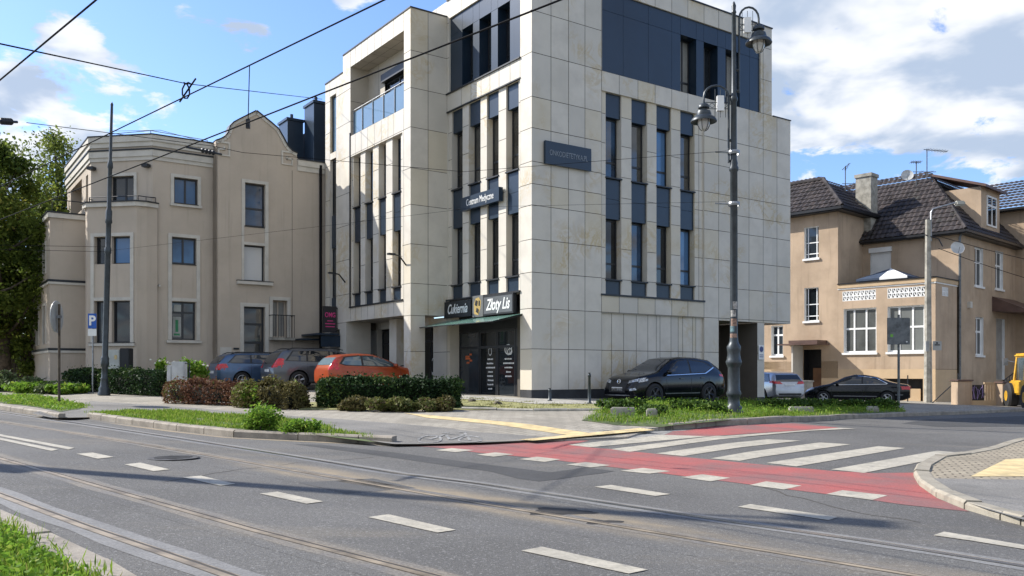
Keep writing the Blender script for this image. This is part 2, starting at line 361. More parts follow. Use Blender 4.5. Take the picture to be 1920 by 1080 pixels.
# ------------------------------------------------------------------ ground sheets
def drape(name, pts, dz, m, parent=None, skirt=0):
    """pts: world xy outline; follows the terrain H at height dz; optional skirt going down"""
    bm = bmesh.new()
    vs = [bm.verts.new((p[0], p[1], 0)) for p in pts]
    bm.faces.new(vs)
    for co, no in (((NRM[0] * 9.5, NRM[1] * 9.5, 0), (*NRM, 0)), ((NRM[0] * 20.5, NRM[1] * 20.5, 0), (*NRM, 0)), ((4, 0, 0), (1, 0, 0)), ((9, 0, 0), (1, 0, 0)), ((-30, 0, 0), (1, 0, 0)), ((30, 0, 0), (1, 0, 0))):
        bmesh.ops.bisect_plane(bm, geom=bm.verts[:] + bm.edges[:] + bm.faces[:], dist=1e-4, plane_co=co, plane_no=no)
    low = .11 < dz < .2
    if low:
        for a, b, w, ks in DIPS:
            ab = Vector((b.x - a.x, b.y - a.y, 0)).normalized(); nb = Vector((-ab.y, ab.x, 0)); o0 = Vector((a.x, a.y, 0))
            for k in range(-1, 7): bmesh.ops.bisect_plane(bm, geom=bm.verts[:] + bm.edges[:] + bm.faces[:], dist=1e-4, plane_co=o0 + nb * (k * w / 5.5), plane_no=nb)
            for k in ks: bmesh.ops.bisect_plane(bm, geom=bm.verts[:] + bm.edges[:] + bm.faces[:], dist=1e-4, plane_co=o0 + ab * k, plane_no=ab)
    bmesh.ops.triangulate(bm, faces=bm.faces[:])
    for v in bm.verts: v.co.z = H(v.co.x, v.co.y) + dz + (dip(v.co.x, v.co.y) if low else 0)
    if skirt:
        be = [e for e in bm.edges if e.is_boundary]
        r = bmesh.ops.extrude_edge_only(bm, edges=be)
        for v in r['geom']:
            if isinstance(v, bmesh.types.BMVert): v.co.z -= skirt
    me = bpy.data.meshes.new(name); bm.normal_update()
    bm.to_mesh(me); bm.free(); me.materials.append(m)
    for p in me.polygons:
        pass
    o = bpy.data.objects.new(name, me); COL.objects.link(o)
    if parent: o.parent = parent
    return o
def gp(pts, dz=0): return [tuple(G(px, py, dz)[:2]) for px, py in pts]
def along(p, d, t): return (p[0] + d[0] * t, p[1] + d[1] * t)

ground = struct(drape('ground', [(-400, -300), (400, -300), (400, 700), (-400, 700)], -.06, M_turf))
road = struct(drape('road', [(-110, -30), (110, -30), (110, 90), (-110, 90)], 0, M_asph))

# kerb edge of the office-side pavement, left to right (road level)
E0 = gp([(0, 768), (70, 779), (112, 786), (150, 785), (165, 785), (250, 797), (333, 808), (440, 820), (560, 826), (673, 831), (737, 834), (820, 833), (897, 831), (1057, 827), (1174, 823)])
E1 = gp([(1215, 810), (1260, 806), (1303, 803), (1340, 798), (1400, 796), (1493, 791), (1573, 786), (1693, 781), (1807, 777), (1920, 771)])
Lfar = along(E0[0], DROAD, 60)
dside = Vector((E1[-1][0] - E1[-3][0], E1[-1][1] - E1[-3][1])).normalized()
Rfar = along(E1[-1], dside, 40)
pavement = struct(drape('pavement', [Lfar] + E0 + E1 + [Rfar, (120, 120), (-120, 120)], .12, M_pave, skirt=.3))
# right corner island
K = gp([(2150, 1070), (1920, 985), (1880, 975), (1813, 955), (1760, 933), (1727, 910), (1717, 893), (1723, 880), (1753, 863), (1803, 857), (1850, 848), (1880, 838), (1907, 830), (1960, 826)])
pave2 = struct(drape('pavement', K + [along(K[-1], (.95, .3), 25), along(K[0], (.72, -.69), 20)], .075, M_setts, skirt=.3))
# near pavement, bottom left
N0 = gp([(-400, 880), (-150, 935), (0, 985), (95, 1030), (200, 1084), (330, 1170)])
N0 = [along(N0[0], DROAD, 40)] + N0 + [along(N0[-1], (.72, -.69), 1.5)]
pave3 = struct(drape('pavement', N0 + [(-2, -3), (-60, -6)], .12, M_pave, skirt=.3))

def offs(pl, w, side=1):
    out = []
    for i, p in enumerate(pl):
        a = Vector(pl[max(i - 1, 0)]); b = Vector(pl[min(i + 1, len(pl) - 1)]); t = (b - a).normalized()
        out.append((p[0] - t.y * w * side, p[1] + t.x * w * side))
    return out
def resample(pl, step):
    out = [Vector(pl[0])]; 
    for i in range(len(pl) - 1):
        a, b = Vector(pl[i]), Vector(pl[i + 1]); n = max(1, round((b - a).length / step))
        for k in range(1, n + 1): out.append(a.lerp(b, k / n))
    return [tuple(v) for v in out]
def kerb(pl, h=.135, w=.16, side=1, step=1.0, name='kerb', m=None, h1=None):
    """a row of kerb stones with open joints along a polyline"""
    mb = MB(); pl = resample(offs(pl, .03, -side), step); ou = offs(pl, w, side); n = len(pl) - 1
    for i in range(n):
        g = .012; hh = h if h1 is None else h + (h1 - h) * i / max(n - 1, 1)
        hh += random.uniform(-.008, .008)
        a, b = Vector(pl[i]), Vector(pl[i + 1]); c, d = Vector(ou[i]), Vector(ou[i + 1])
        t = (b - a).normalized(); a2, b2, c2, d2 = a + t * g, b - t * g, c + t * g, d - t * g
        bt = [(*p, H(*p) - .1) for p in (a2, b2, d2, c2)]
        tp0 = [(*p, H(*p) + hh - .03) for p in (a2, b2)]
        nrm = (c - a).normalized() * .03
        tp = [(*(a2 + nrm), H(*a2) + hh), (*(b2 + nrm), H(*b2) + hh), (*d2, H(*d2) + hh), (*c2, H(*c2) + hh)]
        cv = random.random()
        mb.poly([bt[0], bt[1], tp0[1], tp0[0]], 0, cv); mb.poly([tp0[0], tp0[1], tp[1], tp[0]], 0, cv); mb.poly(tp, 0, cv)
        mb.poly([bt[3], bt[2], tp[2], tp[3]], 0, cv); mb.poly([bt[0], tp0[0], tp[0], tp[3], bt[3]], 0, cv); mb.poly([bt[1], bt[2], tp[2], tp[1], tp0[1]], 0, cv)
    return struct(mb.build(name, m or M_kerb))
kerb([along(E0[0], DROAD, 30)] + E0[:3], side=1)
kerb(E0[2:5], side=1, h=.032)
kerb(E0[4:11], side=1, h=.145, w=.2)
kerb(E0[10:] + [E1[0]], side=1, h=.032, w=.12)
kerb(E1[1:] + [along(E1[-1], dside, 25)], side=1, h=.14)
kerb(K, side=-1, h=.09, w=.2, step=.8, m=mat('tan_kerb', (.34, .305, .24), .85, 0, .12, 3, .4, 70, .3, fine=.2))
kerb(N0, side=-1, h=.13, w=.3, step=1.0)

# ------------------------------------------------------------------ surfaces on the pavement
def sheet(name, px, dz, m, parent=None): return drape(name, gp(px, dz), dz, m, parent)
cyc = struct(sheet('cycle_path', [(60, 773), (170, 752), (330, 762), (480, 775), (640, 786), (780, 797), (900, 806), (1060, 812), (1000, 817), (900, 822), (737, 825), (700, 821), (600, 800), (450, 787), (330, 780), (166, 776), (140, 778), (112, 778)], .124, M_asphl))
cycb = struct(drape('cycle_path', gp([(1740, 897), (1920, 900), (2200, 910), (2200, 1050), (1920, 975), (1850, 955), (1800, 938), (1762, 920)], .075), .079, M_asphl))
tac = sheet('tactile_strip', [(757, 774), (900, 786.5), (1122, 806.5), (1098, 811), (900, 793), (800, 783)], .128, M_yellow, pavement)
def studs():
    mb = MB(); a, b = G(1000, 819, .128), G(1228, 801, .128); d = (b - a); L = d.length; d.normalize(); nrm = Vector((-d.y, d.x, 0))
    def q(u, v): 
        p = a + d * u + nrm * v; return Vector((p.x, p.y, H(p.x, p.y) + dip(p.x, p.y) + .1325))
    mb.poly([q(0, 0), q(L, 0), q(L, .42), q(0, .42)])
    u = .05
    while u < L:
        for v in (.07, .16, .25, .34):
            c = q(u, v); mb.lathe([(.026, 0), (.02, .006), (0, .006)], 6, c)
        u += .1
    return mb.build('tactile_studs', M_yellow, pavement)
studs()
sheet('tactile_strip', [(1820, 893), (1886, 861), (1930, 859), (1950, 893), (1920, 880), (1870, 896)][:4], .079, M_yellow, pave2)
# cycle symbol
def cyclemark():
    mb = MB(); o = G(845, 813, .13); ex = (G(905, 813, .13) - G(785, 813, .13)); sx = ex.length / 2; ex.normalize(); ey = Vector((-ex.y, ex.x, 0))
    fy = (G(845, 804, .13) - G(845, 822, .13)).length / 2
    def P(u, v):
        p = o + ex * u * sx + ey * v * fy; return (p.x, p.y, H(p.x, p.y) + dip(p.x, p.y) + .132)
    def line(a, b, w=.05):
        a, b = Vector(a), Vector(b); t = (b - a).normalized(); n_ = Vector((-t.y, t.x)) * w
        mb.poly([P(*(a - n_)), P(*(b - n_)), P(*(b + n_)), P(*(a + n_))])
    for cx in (-.62, .62):
        for k in range(18):
            a, b = 2 * math.pi * k / 18, 2 * math.pi * (k + 1) / 18; r0, r1 = .30, .38
            mb.poly([P(cx + r * math.cos(t), 1.6 * r * math.sin(t) - .3) for r, t in ((r0, a), (r1, a), (r1, b), (r0, b))])
    line((-.62, -.3), (-.2, .45)); line((-.2, .45), (.42, .45)); line((.42, .45), (0, -.3)); line((0, -.3), (-.2, .45)); line((.62, -.3), (.38, .8)); line((.2, .8), (.45, .8)); line((-.35, .7), (-.1, .7))
    return mb.build('cycle_symbol', mat('faded_white_paint', (.27, .265, .25), .8, 0, .3, 6, .2, 90), pavement)
cyclemark()
# dry lawn by the shop
struct(sheet('lawn', [(560, 755), (868, 742), (1000, 752), (1137, 757), (1130, 768), (870, 768), (560, 768)], .14, M_drygrass))
kerb(gp([(865, 768), (1000, 771), (1128, 770), (1140, 766)], .12), h=.19, w=.08, side=1, m=M_conc)
struct(sheet('footpath', [(845, 740), (1000, 747), (1120, 752), (1120, 757), (1000, 757), (960, 753), (850, 747)], .150, M_conc))

# ------------------------------------------------------------------ road markings
def mark(name, px, m=M_paint, dz=.0065): return sheet(name, px, dz, m, road)
def c1(*p): return [(x / 3, 720 + y / 3) for x, y in p]
def c2(*p): return [(440 + x / 3, 720 + y / 3) for x, y in p]
def c3(*p): return [(900 + x / 3.177, 740 + y / 3.177) for x, y in p]
def c4(*p): return [(1360 + x / 3, 720 + y / 3) for x, y in p]
# red cycle crossing
mark('red_cycle_crossing', [(745, 834), (900, 831), (1057, 826.5), (1105, 826), (1066, 834), (1106, 839), (1145, 842), (1240, 852), (1335, 862), (1437, 872), (1560, 883), (1640, 887), (1716, 886), (1714, 893), (1724, 911), (1757, 934), (1811, 956), (1817, 959), (1693, 946), (1547, 926), (1380, 905), (1230, 886), (1110, 871), (1010, 859), (900, 849), (830, 840)], M_red, .004)
mark('red_cycle_lane', [(1258, 808), (1303, 804.5), (1335, 799.5), (1382, 797), (1490, 793.5), (1573, 802), (1420, 812), (1330, 818), (1240, 815)], M_red, .004)
for p in (c2((1130, 372), (1220, 360), (1345, 372), (1240, 383)), c3((-20, 357), (90, 343), (205, 355), (80, 369)), c3((235, 384), (340, 369), (480, 385), (385, 400)), c3((515, 416), (630, 401), (780, 420), (660, 433)),
          c3((835, 453), (970, 436), (1135, 455), (1010, 470)), c3((1195, 491), (1325, 474), (1490, 495), (1375, 516)), c4((135, 568), (230, 547), (430, 571), (330, 593)), c4((568, 619), (660, 597), (912, 626), (825, 652))):
    mark('cycle_crossing_block', p)
for p in ([(1065, 834), (1106, 838.5), (1240, 826), (1330, 818), (1240, 815), (1180, 822)], [(1145, 842), (1180, 847), (1402, 818.5), (1345, 817)], [(1230, 850), (1281, 855), (1502, 826), (1440, 823.5)], [(1332, 859.5), (1387, 864), (1595, 833), (1537, 829.5)],
          [(1437, 868), (1493, 874.5), (1697, 840), (1647, 836.5)], [(1558, 880), (1620, 886.5), (1810, 849.5), (1757, 845)]):
    mark('crosswalk_stripe', p)
mark('edge_line', [(1330, 820), (1404, 814), (1573, 802), (1606, 803.5), (1520, 807.5), (1402, 818)], M_paint, .0105)
struct(sheet('ramp_apron', [(1176, 822.5), (1240, 803), (1300, 806), (1262, 808.5), (1245, 815), (1320, 818), (1262, 824)], .006, M_paintw, road))
for p in (c1((430, 392), (520, 385), (640, 410), (550, 420)), c1((700, 452), (790, 442), (955, 480), (865, 490)), c1((1030, 525), (1130, 515), (1325, 562), (1240, 572)), c2((140, 615), (240, 605), (500, 660), (405, 673)),
          c2((750, 748), (865, 732), (1245, 820), (1140, 835)), c3((245, 928), (370, 905), (1000, 1042), (885, 1065)), c3((680, 548), (780, 537), (1135, 592), (1045, 603)), c4((70, 690), (140, 675), (635, 748), (580, 765)),
          c4((1170, 850), (1230, 830), (1760, 918), (1740, 938))):
    mark('lane_dash', p)
mark('centre_line', c1((-60, 272), (0, 282), (420, 359), (385, 368), (0, 293), (-60, 284)))
mark('centre_line', c1((-60, 292), (0, 302), (328, 368), (290, 376), (0, 314), (-60, 304)))
# darker repair strip
mark('asphalt_patch', c2((330, 338), (480, 340), (900, 385), (1440, 455)) + c3((420, 462), (620, 432), (800, 455), (620, 480), (470, 503), (350, 516), (230, 500)) + c2((1440, 492), (1000, 430), (640, 378)), M_asphd, .003)
mark('asphalt_patch', [(1740, 786), (1920, 780), (2100, 776), (2100, 792), (1920, 800), (1760, 800), (1690, 794)], M_asphd, .003)

# ------------------------------------------------------------------ tram track (two tracks, four grooved rails)
def extend(pl, t0, t1):
    a = Vector(pl[0]) - Vector(pl[1]); b = Vector(pl[-1]) - Vector(pl[-2])
    return [along(pl[0], a.normalized(), t0)] + pl + [along(pl[-1], b.normalized(), t1)]
rails = [gp([(0, 930), (160, 990), (320, 1045), (400, 1073)]), gp([(0, 860), (180, 911.7), (480, 997), (773, 1073)]),
         gp([(0, 791), (200, 822), (440, 863), (607, 893), (920, 948), (1360, 1021.7), (1693, 1076.7)]), gp([(150, 795), (345, 824), (540, 855), (740, 888), (900, 908.4), (1380, 980.8), (1640, 1018), (1920, 1063)])]
def strip(name, pl, o0, o1, z, m, jit=0, step=.5, parent=None):
    pl = resample(pl, step); mb = MB(); L = []; 
    for i, p in enumerate(pl):
        a = Vector(pl[max(i - 1, 0)]); b = Vector(pl[min(i + 1, len(pl) - 1)]); t = (b - a).normalized(); n_ = Vector((-t.y, t.x))
        j0, j1 = (random.uniform(0, jit), random.uniform(0, jit)) if jit else (0, 0)
        q0 = Vector(p) + n_ * (o0 - j0); q1 = Vector(p) + n_ * (o1 + j1)
        L.append(((*q0, H(*q0) + z), (*q1, H(*q1) + z)))
    for i in range(len(L) - 1): mb.poly([L[i][0], L[i + 1][0], L[i + 1][1], L[i][1]], 0, random.random())
    return mb.build(name, m, parent)
for i, r in enumerate(rails):
    r = extend(r, 25, 12)
    r = resample(r, .6)
    head = M_railb if i == 3 else M_rail
    w = .10 if i in (0, 3) else .09
    strip('rail_bed', r, -.03 - w, .06 + w, .003, M_seal if i in (0, 3) else M_rust, .05, .5, road)
    rr = strip('tram_rail', r, -.034, .030, .008, head, 0, .6, road)
    strip('rail_groove', r, .030, .058, .006, M_groove, 0, .6, road)
    strip('rail_lip', r, .058, .070, .008, M_rail, 0, .6, road)
# manhole
def manhole():
    c = G(325, 858, .01); mb = MB()
    mb.lathe([(.0, .004), (.26, .004), (.30, .003), (.34, .004), (.36, .001)], 28, c)
    for k in range(-4, 5):
        h = math.sqrt(max(.26 ** 2 - (k * .055) ** 2, 0)); mb.box(c.x - h, c.y + k * .055 - .012, c.z + .004, c.x + h, c.y + k * .055 + .012, c.z + .009)
    return mb.build('manhole_cover', mat('cast_cover', (.085, .082, .078), .7, .3, .2, 6, .3, 60), road)
manhole()
def dust(pl, o0, o1, amt=1.0, z=.0018, seed=0):
    """sand washed along a line: a sheet of the same asphalt whose per-vertex sand amount fades out to its edges"""
    z = .0012 + .0002 * seed; rnd = random.Random(seed); pl = resample(pl, .3); n = 12; mb = MB(); rows = []; vals = []; M = len(pl)
    for i, p in enumerate(pl):
        a = Vector(pl[max(i - 1, 0)]); b = Vector(pl[min(i + 1, M - 1)]); t = (b - a).normalized(); n_ = Vector((-t.y, t.x)); r = []; w_ = []
        e = min(1, i / 8, (M - 1 - i) / 8); w = .6 + .4 * math.sin(i * .23 + seed) * math.sin(i * .07 + 2 * seed)
        for k in range(n + 1):
            q = Vector(p) + n_ * (o0 + (o1 - o0) * k / n); r.append((q.x, q.y, H(q.x, q.y) + z)); w_.append(max(0, min(1, amt * e * w * math.sin(math.pi * k / n) ** 1.5 * rnd.uniform(.7, 1.1))) if 0 < k < n else 0)
        rows.append(r); vals.append(w_)
    pv = []
    for i in range(M - 1):
        for k in range(n): mb.poly([rows[i][k], rows[i + 1][k], rows[i + 1][k + 1], rows[i][k + 1]]); pv += [vals[i][k], vals[i + 1][k], vals[i + 1][k + 1], vals[i][k + 1]]
    o = mb.build('sand_deposit', M_dust, road); me = o.data; me.attributes.remove(me.attributes['pv']); me.attributes.new('pv', 'FLOAT', 'POINT').data.foreach_set('value', pv)
    return o
dust(extend(gp([(420, 860), (607, 893), (920, 948), (1360, 1021.7), (1693, 1076.7)]), 0, 5), -.60, .80, 1.0, seed=1); dust(gp([(0, 783), (150, 795), (345, 824), (540, 855), (740, 888)]), -.3, .3, .5, seed=2)
dust(extend(gp([(0, 860), (180, 911.7), (480, 997), (773, 1073)]), 6, 5), -.3, .35, .45, seed=3); dust(E0[3:12], -.30, -.02, 1.2, seed=4); dust(E0[:3], -.30, -.02, 1.2, seed=5)
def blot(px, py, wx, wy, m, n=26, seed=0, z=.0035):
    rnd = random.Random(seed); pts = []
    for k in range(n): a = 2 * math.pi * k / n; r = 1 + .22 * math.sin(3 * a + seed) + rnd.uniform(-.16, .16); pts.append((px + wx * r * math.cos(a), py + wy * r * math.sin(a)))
    return drape('shadow_blot', gp(pts), z, m, road)
M_blotshadow = mat('painted_shadow', (.050, .046, .042), .8, 0, .2, 2, .5, 110, .3, fine=.5, fscale=100)
blot(1050, 960, 58, 7, M_blotshadow, seed=1); blot(1125, 979, 34, 4.5, M_blotshadow, seed=2)  # lantern shadow at the end of the pole shadow, painted as dark blots
for k, pts in enumerate(([(300, 905), (420, 884), (560, 868), (700, 858)], [(1400, 905), (1600, 960), (1730, 980)])):
    rnd = random.Random(k); q = resample(gp(pts), .25); q = [(a + rnd.uniform(-.05, .05), b + rnd.uniform(-.05, .05)) for a, b in q]; strip('road_crack', q, -.008, .008, .0025, M_groove, .008, .3, road)
mark('asphalt_patch', [(560, 905), (700, 897), (780, 915), (650, 925)], mat('asphalt_grey_patch', (.125, .123, .118), .85, 0, .12, .6, .6, 110, .3, fine=.6, fscale=100), .003)
M_glassr = glass('dim_room_glass', (.05, .048, .042), .04, .8, .6)
# ------------------------------------------------------------------ facade helpers (local frame: X = right face, Y = left face)
TH = math.atan(2290 / FPX); UR = (math.sin(TH), math.cos(TH)); UL = (-UR[1], UR[0])
P0 = (29.7 * 37 / FPX, 29.7); ROT = math.atan2(UR[1], UR[0])
def LW(a, b): return (P0[0] + a * UR[0] + b * UL[0], P0[1] + a * UR[1] + b * UL[1])
def wall(mp, mbk, P, u0, u1, z0, z1, us, zs, holes=(), gap=.010, back=.02, seed=0):
    """stone panels with open joints over a dark backing. P(u, d, z) -> local point, d = depth behind the wall plane"""
    rnd = random.Random(seed * 977 + 13)
    us = sorted({u for u in us if u0 + .02 < u < u1 - .02} | {u0, u1}); zs = sorted({z for z in zs if z0 + .02 < z < z1 - .02} | {z0, z1})
    au = sorted(set(us) | {h for q in holes for h in q[:2] if u0 < h < u1}); az = sorted(set(zs) | {h for q in holes for h in q[2:4] if z0 < h < z1})
    val = {}
    for i in range(len(au) - 1):
        for j in range(len(az) - 1):
            a, b, c, d = au[i], au[i + 1], az[j], az[j + 1]; mu, mz = (a + b) / 2, (c + d) / 2
            if any(q[0] < mu < q[1] and q[2] < mz < q[3] for q in holes): continue
            key = (max(k for k, u in enumerate(us) if u <= mu), max(k for k, z in enumerate(zs) if z <= mz))
            if key not in val: val[key] = rnd.random()
            mbk.poly([P(a, back, c), P(b, back, c), P(b, back, d), P(a, back, d)])
            g = gap
            a2 = a + g if (a in us and a > u0) else a; b2 = b - g if (b in us and b < u1) else b
            c2_ = c + g if (c in zs and c > z0) else c; d2 = d - g if (d in zs and d < z1) else d
            mp.poly([P(a2, 0, c2_), P(b2, 0, c2_), P(b2, 0, d2), P(a2, 0, d2)], 0, val[key])
def pbox(mb, P, u0, u1, d0, d1, z0, z1, m=0, c=.5):
    q = [P(u0, d0, z0), P(u1, d0, z0), P(u1, d1, z0), P(u0, d1, z0), P(u0, d0, z1), P(u1, d0, z1), P(u1, d1, z1), P(u0, d1, z1)]
    for f in ((0, 1, 2, 3), (4, 5, 6, 7), (0, 1, 5, 4), (1, 2, 6, 5), (2, 3, 7, 6), (3, 0, 4, 7)): mb.poly([q[k] for k in f], m, c)
def reveal(mb, P, u0, u1, z0, z1, d0, d1, m=0):
    for a, b in (((u0, z0), (u0, z1)), ((u1, z0), (u1, z1)), ((u0, z1), (u1, z1)), ((u0, z0), (u1, z0))):
        mb.poly([P(a[0], d0, a[1]), P(b[0], d0, b[1]), P(b[0], d1, b[1]), P(a[0], d1, a[1])], m, random.random())
def window(P, u0, u1, z0, z1, d, parent, off, fm=None, gm=None, fw=.055, vs=(), hs=(), th=.06, name='window', gdepth=.03):
    """window frame with bars (a part) and its pane (a sub-part)"""
    f = MB()
    for a, b, c, e in [(u0, u0 + fw, z0, z1), (u1 - fw, u1, z0, z1), (u0 + fw, u1 - fw, z0, z0 + fw), (u0 + fw, u1 - fw, z1 - fw, z1)]: pbox(f, P, a, b, d, d + th, c, e)
    xs = [u0 + fw] + [u0 + (u1 - u0) * k for k in vs] + [u1 - fw]
    for k in vs:
        m_ = u0 + (u1 - u0) * k; pbox(f, P, m_ - fw * .55, m_ + fw * .55, d + .002, d + th, z0 + fw, z1 - fw)
    for k in hs:
        m_ = z0 + (z1 - z0) * k
        for i in range(len(xs) - 1):
            a = xs[i] + (fw * .55 if i > 0 else 0); b = xs[i + 1] - (fw * .55 if i < len(xs) - 2 else 0)
            pbox(f, P, a, b, d + .004, d + th, m_ - fw * .6, m_ + fw * .6)
    fo = f.build(name, fm or M_frame, parent, off)
    g = MB(); g.poly([P(u0 + fw * .5, d + gdepth, z0 + fw * .5), P(u1 - fw * .5, d + gdepth, z0 + fw * .5), P(u1 - fw * .5, d + gdepth, z1 - fw * .5), P(u0 + fw * .5, d + gdepth, z1 - fw * .5)])
    po = g.build('pane', gm or M_glass, fo); 
    po.data.transform(Matrix.Translation((-off[0], -off[1], -off[2])))
    return fo
_fc = {}
def text_mesh(s, size, extrude=.004, space=1.0, shear=0, bold=0):
    cu = bpy.data.curves.new('lettering', 'FONT'); cu.body = s; cu.size = size; cu.extrude = extrude; cu.align_x = 'CENTER'; cu.align_y = 'CENTER'; cu.space_character = space; cu.shear = shear; cu.offset = bold
    o = bpy.data.objects.new('lettering', cu); COL.objects.link(o)
    dg = bpy.context.evaluated_depsgraph_get(); dg.update()
    me = bpy.data.meshes.new_from_object(o.evaluated_get(dg)); bpy.data.objects.remove(o); bpy.data.curves.remove(cu)
    return me
def lettering(s, size, m, parent, loc, rot, width=None, name='lettering', **kw):
    me = text_mesh(s, size, **kw); me.materials.clear(); me.materials.append(m)
    if width:
        xs = [v.co.x for v in me.vertices]; k = width / (max(xs) - min(xs))
        for v in me.vertices: v.co.x *= k
    o = bpy.data.objects.new(name, me); COL.objects.link(o); o.parent = parent; o.location = loc; o.rotation_euler = rot
    return o

# ================================================================== OFFICE BUILDING
OB = (0, 0, .35)
office = thing('office_building', 'four storey office block clad in cream stone panels with dark blue grey window bands', 'building', (P0[0], P0[1], .35), ROT)
def ledge(P, *a, name='ledge'):
    mb = MB(); pbox(mb, P, *a); return mb.build(name, M_dark, office, OB)
PR = lambda u, d, z: (u, d, z)                       # right face
ZS = [.75, 2.17, 3.57, 4.82, 5.96, 7.14, 7.88, 8.65, 9.81, 10.89, 12.42, 13.87, 15.25]
US = [0, .84, 1.63, 2.39, 3.18, 4.05, 5.0, 5.9, 6.8, 7.7, 8.63, 9.5, 10.45, 11.38, 12.3, 13.22]
mp, mk = MB(), MB(); md = MB(); mrev = MB(); mpl = MB()
LV = dict(b0=4.25, w1=4.80, w1t=7.05, w2=8.58, w2t=10.82, b1=11.70)
colsR = [(3.44, 4.22), (4.73, 5.55), (6.04, 6.84), (7.35, 8.16)]
TW = [(7.36, 8.25), (8.69, 9.51), (10.0, 10.87)]
holesR = [(3.18, 8.63, LV['b0'], LV['b1']), (3.2, 12.14, 12.42, 15.42), (3.18, 8.63, .75, 3.55), (9.5, 14.14, 0, 3.48)]
wall(mp, mk, PR, 0, 12.87, .75, 16.15, US, ZS, holesR + [(12.87, 15, 12.42, 17)], seed=1)
wall(mp, mk, PR, 12.87, 14.14, 3.48, 12.40, US, ZS, [], seed=2)
# recessed lower field with narrow upright slabs
P_ = lambda u, d, z: (u, d + .09, z)
wall(mp, mk, P_, 3.18, 8.63, .75, 3.55, [3.75, 4.35, 5.0, 5.6, 6.05, 6.25, 6.85, 7.25, 7.5, 8.05, 8.25], [2.17], seed=3)
reveal(mrev, PR, 3.18, 8.63, .75, 3.55, 0, .09)
# bay with pilasters
P_ = lambda u, d, z: (u, d + .07, z)
wall(mp, mk, P_, 3.18, 8.63, LV['b0'], LV['b1'], [8.40], ZS, [(a, b, LV['b0'], LV['b1']) for a, b in colsR], seed=4)
reveal(mrev, PR, 3.18, 8.63, LV['b0'], LV['b1'], 0, .07)
ledge(PR, 3.15, 8.66, -.05, .06, LV['b0'] - .07, LV['b0'] - .005)
def bay(P, cols, base, top, spand, off, parent, glassm, wd=.33, wins=None):
    """one tall slot per column: dark spandrels, sills and windows"""
    wins = wins or WN
    for ci, (a, b) in enumerate(cols):
        reveal(mrev, P, a, b, base, top, base_d, wd + .05)
        for z0, z1 in spand:
            sp = MB(); pbox(sp, P, a + .004, b - .004, base_d + .07, wd, z0 + .004, (z0 + z1) / 2 - .006 if z1 - z0 > 1.2 else z1 - .004)
            if z1 - z0 > 1.2: pbox(sp, P, a + .004, b - .004, base_d + .07, wd, (z0 + z1) / 2 + .006, z1 - .004)
            sp.build('spandrel_panel', M_metal, parent, off)
        for wi, (z0, z1) in enumerate(wins):
            sl_ = MB(); pbox(sl_, P, a - .02, b + .02, base_d - .04, wd, z0 - .045, z0 + .004); sl_.build('window_sill', M_dark, parent, off)
            window(P, a + .01, b - .01, z0 + .01, z1 - .01, wd, parent, off, gm=glassm[(ci * 3 + wi) % len(glassm)], hs=(.27,), fw=.06)
base_d = .07; md2 = MB()
LV2 = [(LV['b0'], LV['w1'] - .05), (LV['w1t'], LV['w2'] - .05), (LV['w2t'], LV['b1'])]
WN = [(LV['w1'], LV['w1t']), (LV['w2'], LV['w2t'])]
bay(PR, colsR, LV['b0'], LV['b1'], LV2, OB, office, [M_glass, M_glassb, M_glass, M_glassb, M_glassr, M_glassb])
# top field cladding (right face)
def clad(P, u0, u1, z0, z1, us, zs, wins, d, parent, off, gms):
    md2 = MB(); md3 = MB()
    us2 = sorted(set(us) | {u0, u1}); zs2 = sorted(set(zs) | {z0, z1})
    for i in range(len(us2) - 1):
        for j in range(len(zs2) - 1):
            mu, mz = (us2[i] + us2[i + 1]) / 2, (zs2[j] + zs2[j + 1]) / 2
            if any(a < mu < b and c < mz < e for a, b, c, e in wins): continue
            pbox(md2, P, us2[i] + .006, us2[i + 1] - .006, d, d + .5, zs2[j] + .006, zs2[j + 1] - .006)
    ledge(P, u0, u1, d + .52, d + .6, z0, z1)
    for k, (a, b, c, e) in enumerate(wins):
        reveal(md3, P, a, b, c, e, d + .006, d + .5)
        window(P, a + .01, b - .01, c + .01, e - .01, d + .38, parent, off, gm=gms[k % len(gms)], hs=(.25,), vs=(.55,) if b - a > .8 else (), fw=.06)
    md2.build('metal_cladding', M_metal, parent, off); md3.build('window_reveal', M_metal, parent, off)
clad(PR, 3.2, 12.14, 12.42, 15.42, [4.31, 5.61, 6.87, 7.36, 8.25, 8.69, 9.51, 10.0, 10.87, 11.5], [14.70], [(a, b, 12.42, 14.70) for a, b in TW], .07, office, OB, [M_glassg, M_glass])
reveal(mrev, PR, 3.2, 12.14, 12.42, 15.42, 0, .07)
# ---- left face
PL = lambda u, d, z: (d, u, z)
colsL = [(.87, 1.65), (2.13, 2.91), (3.34, 4.17), (4.62, 5.43)]
holesL = [(.69, 5.69, LV['b0'], LV['b1']), (.69, 5.52, 12.42, 15.42), (.69, 5.46, .2, 4.18)]
wall(mp, mk, PL, 0, 6.75, .75, 16.15, [.69, 1.3, 2.0, 2.6, 3.2, 3.9, 4.6, 5.69], ZS, holesL + [(5.69, 7, 3.55, 17)], seed=5)
wall(mp, mk, PL, 5.69, 12, 15.55, 16.15, [6.5, 7.4, 8.3, 9.2, 10.1, 11], ZS, [], seed=6)
P_ = lambda u, d, z: (d + .07, u, z)
wall(mp, mk, P_, .69, 5.69, LV['b0'], LV['b1'], [], ZS, [(a, b, LV['b0'], LV['b1']) for a, b in colsL], seed=7)
reveal(mrev, PL, .69, 5.69, LV['b0'], LV['b1'], 0, .07)
bay(PL, colsL, LV['b0'], LV['b1'], LV2, OB, office, [M_glass, M_glassr, M_glassb])
ledge(PL, .66, 5.75, -.06, .06, LV['b0'] - .07, LV['b0'] - .005)
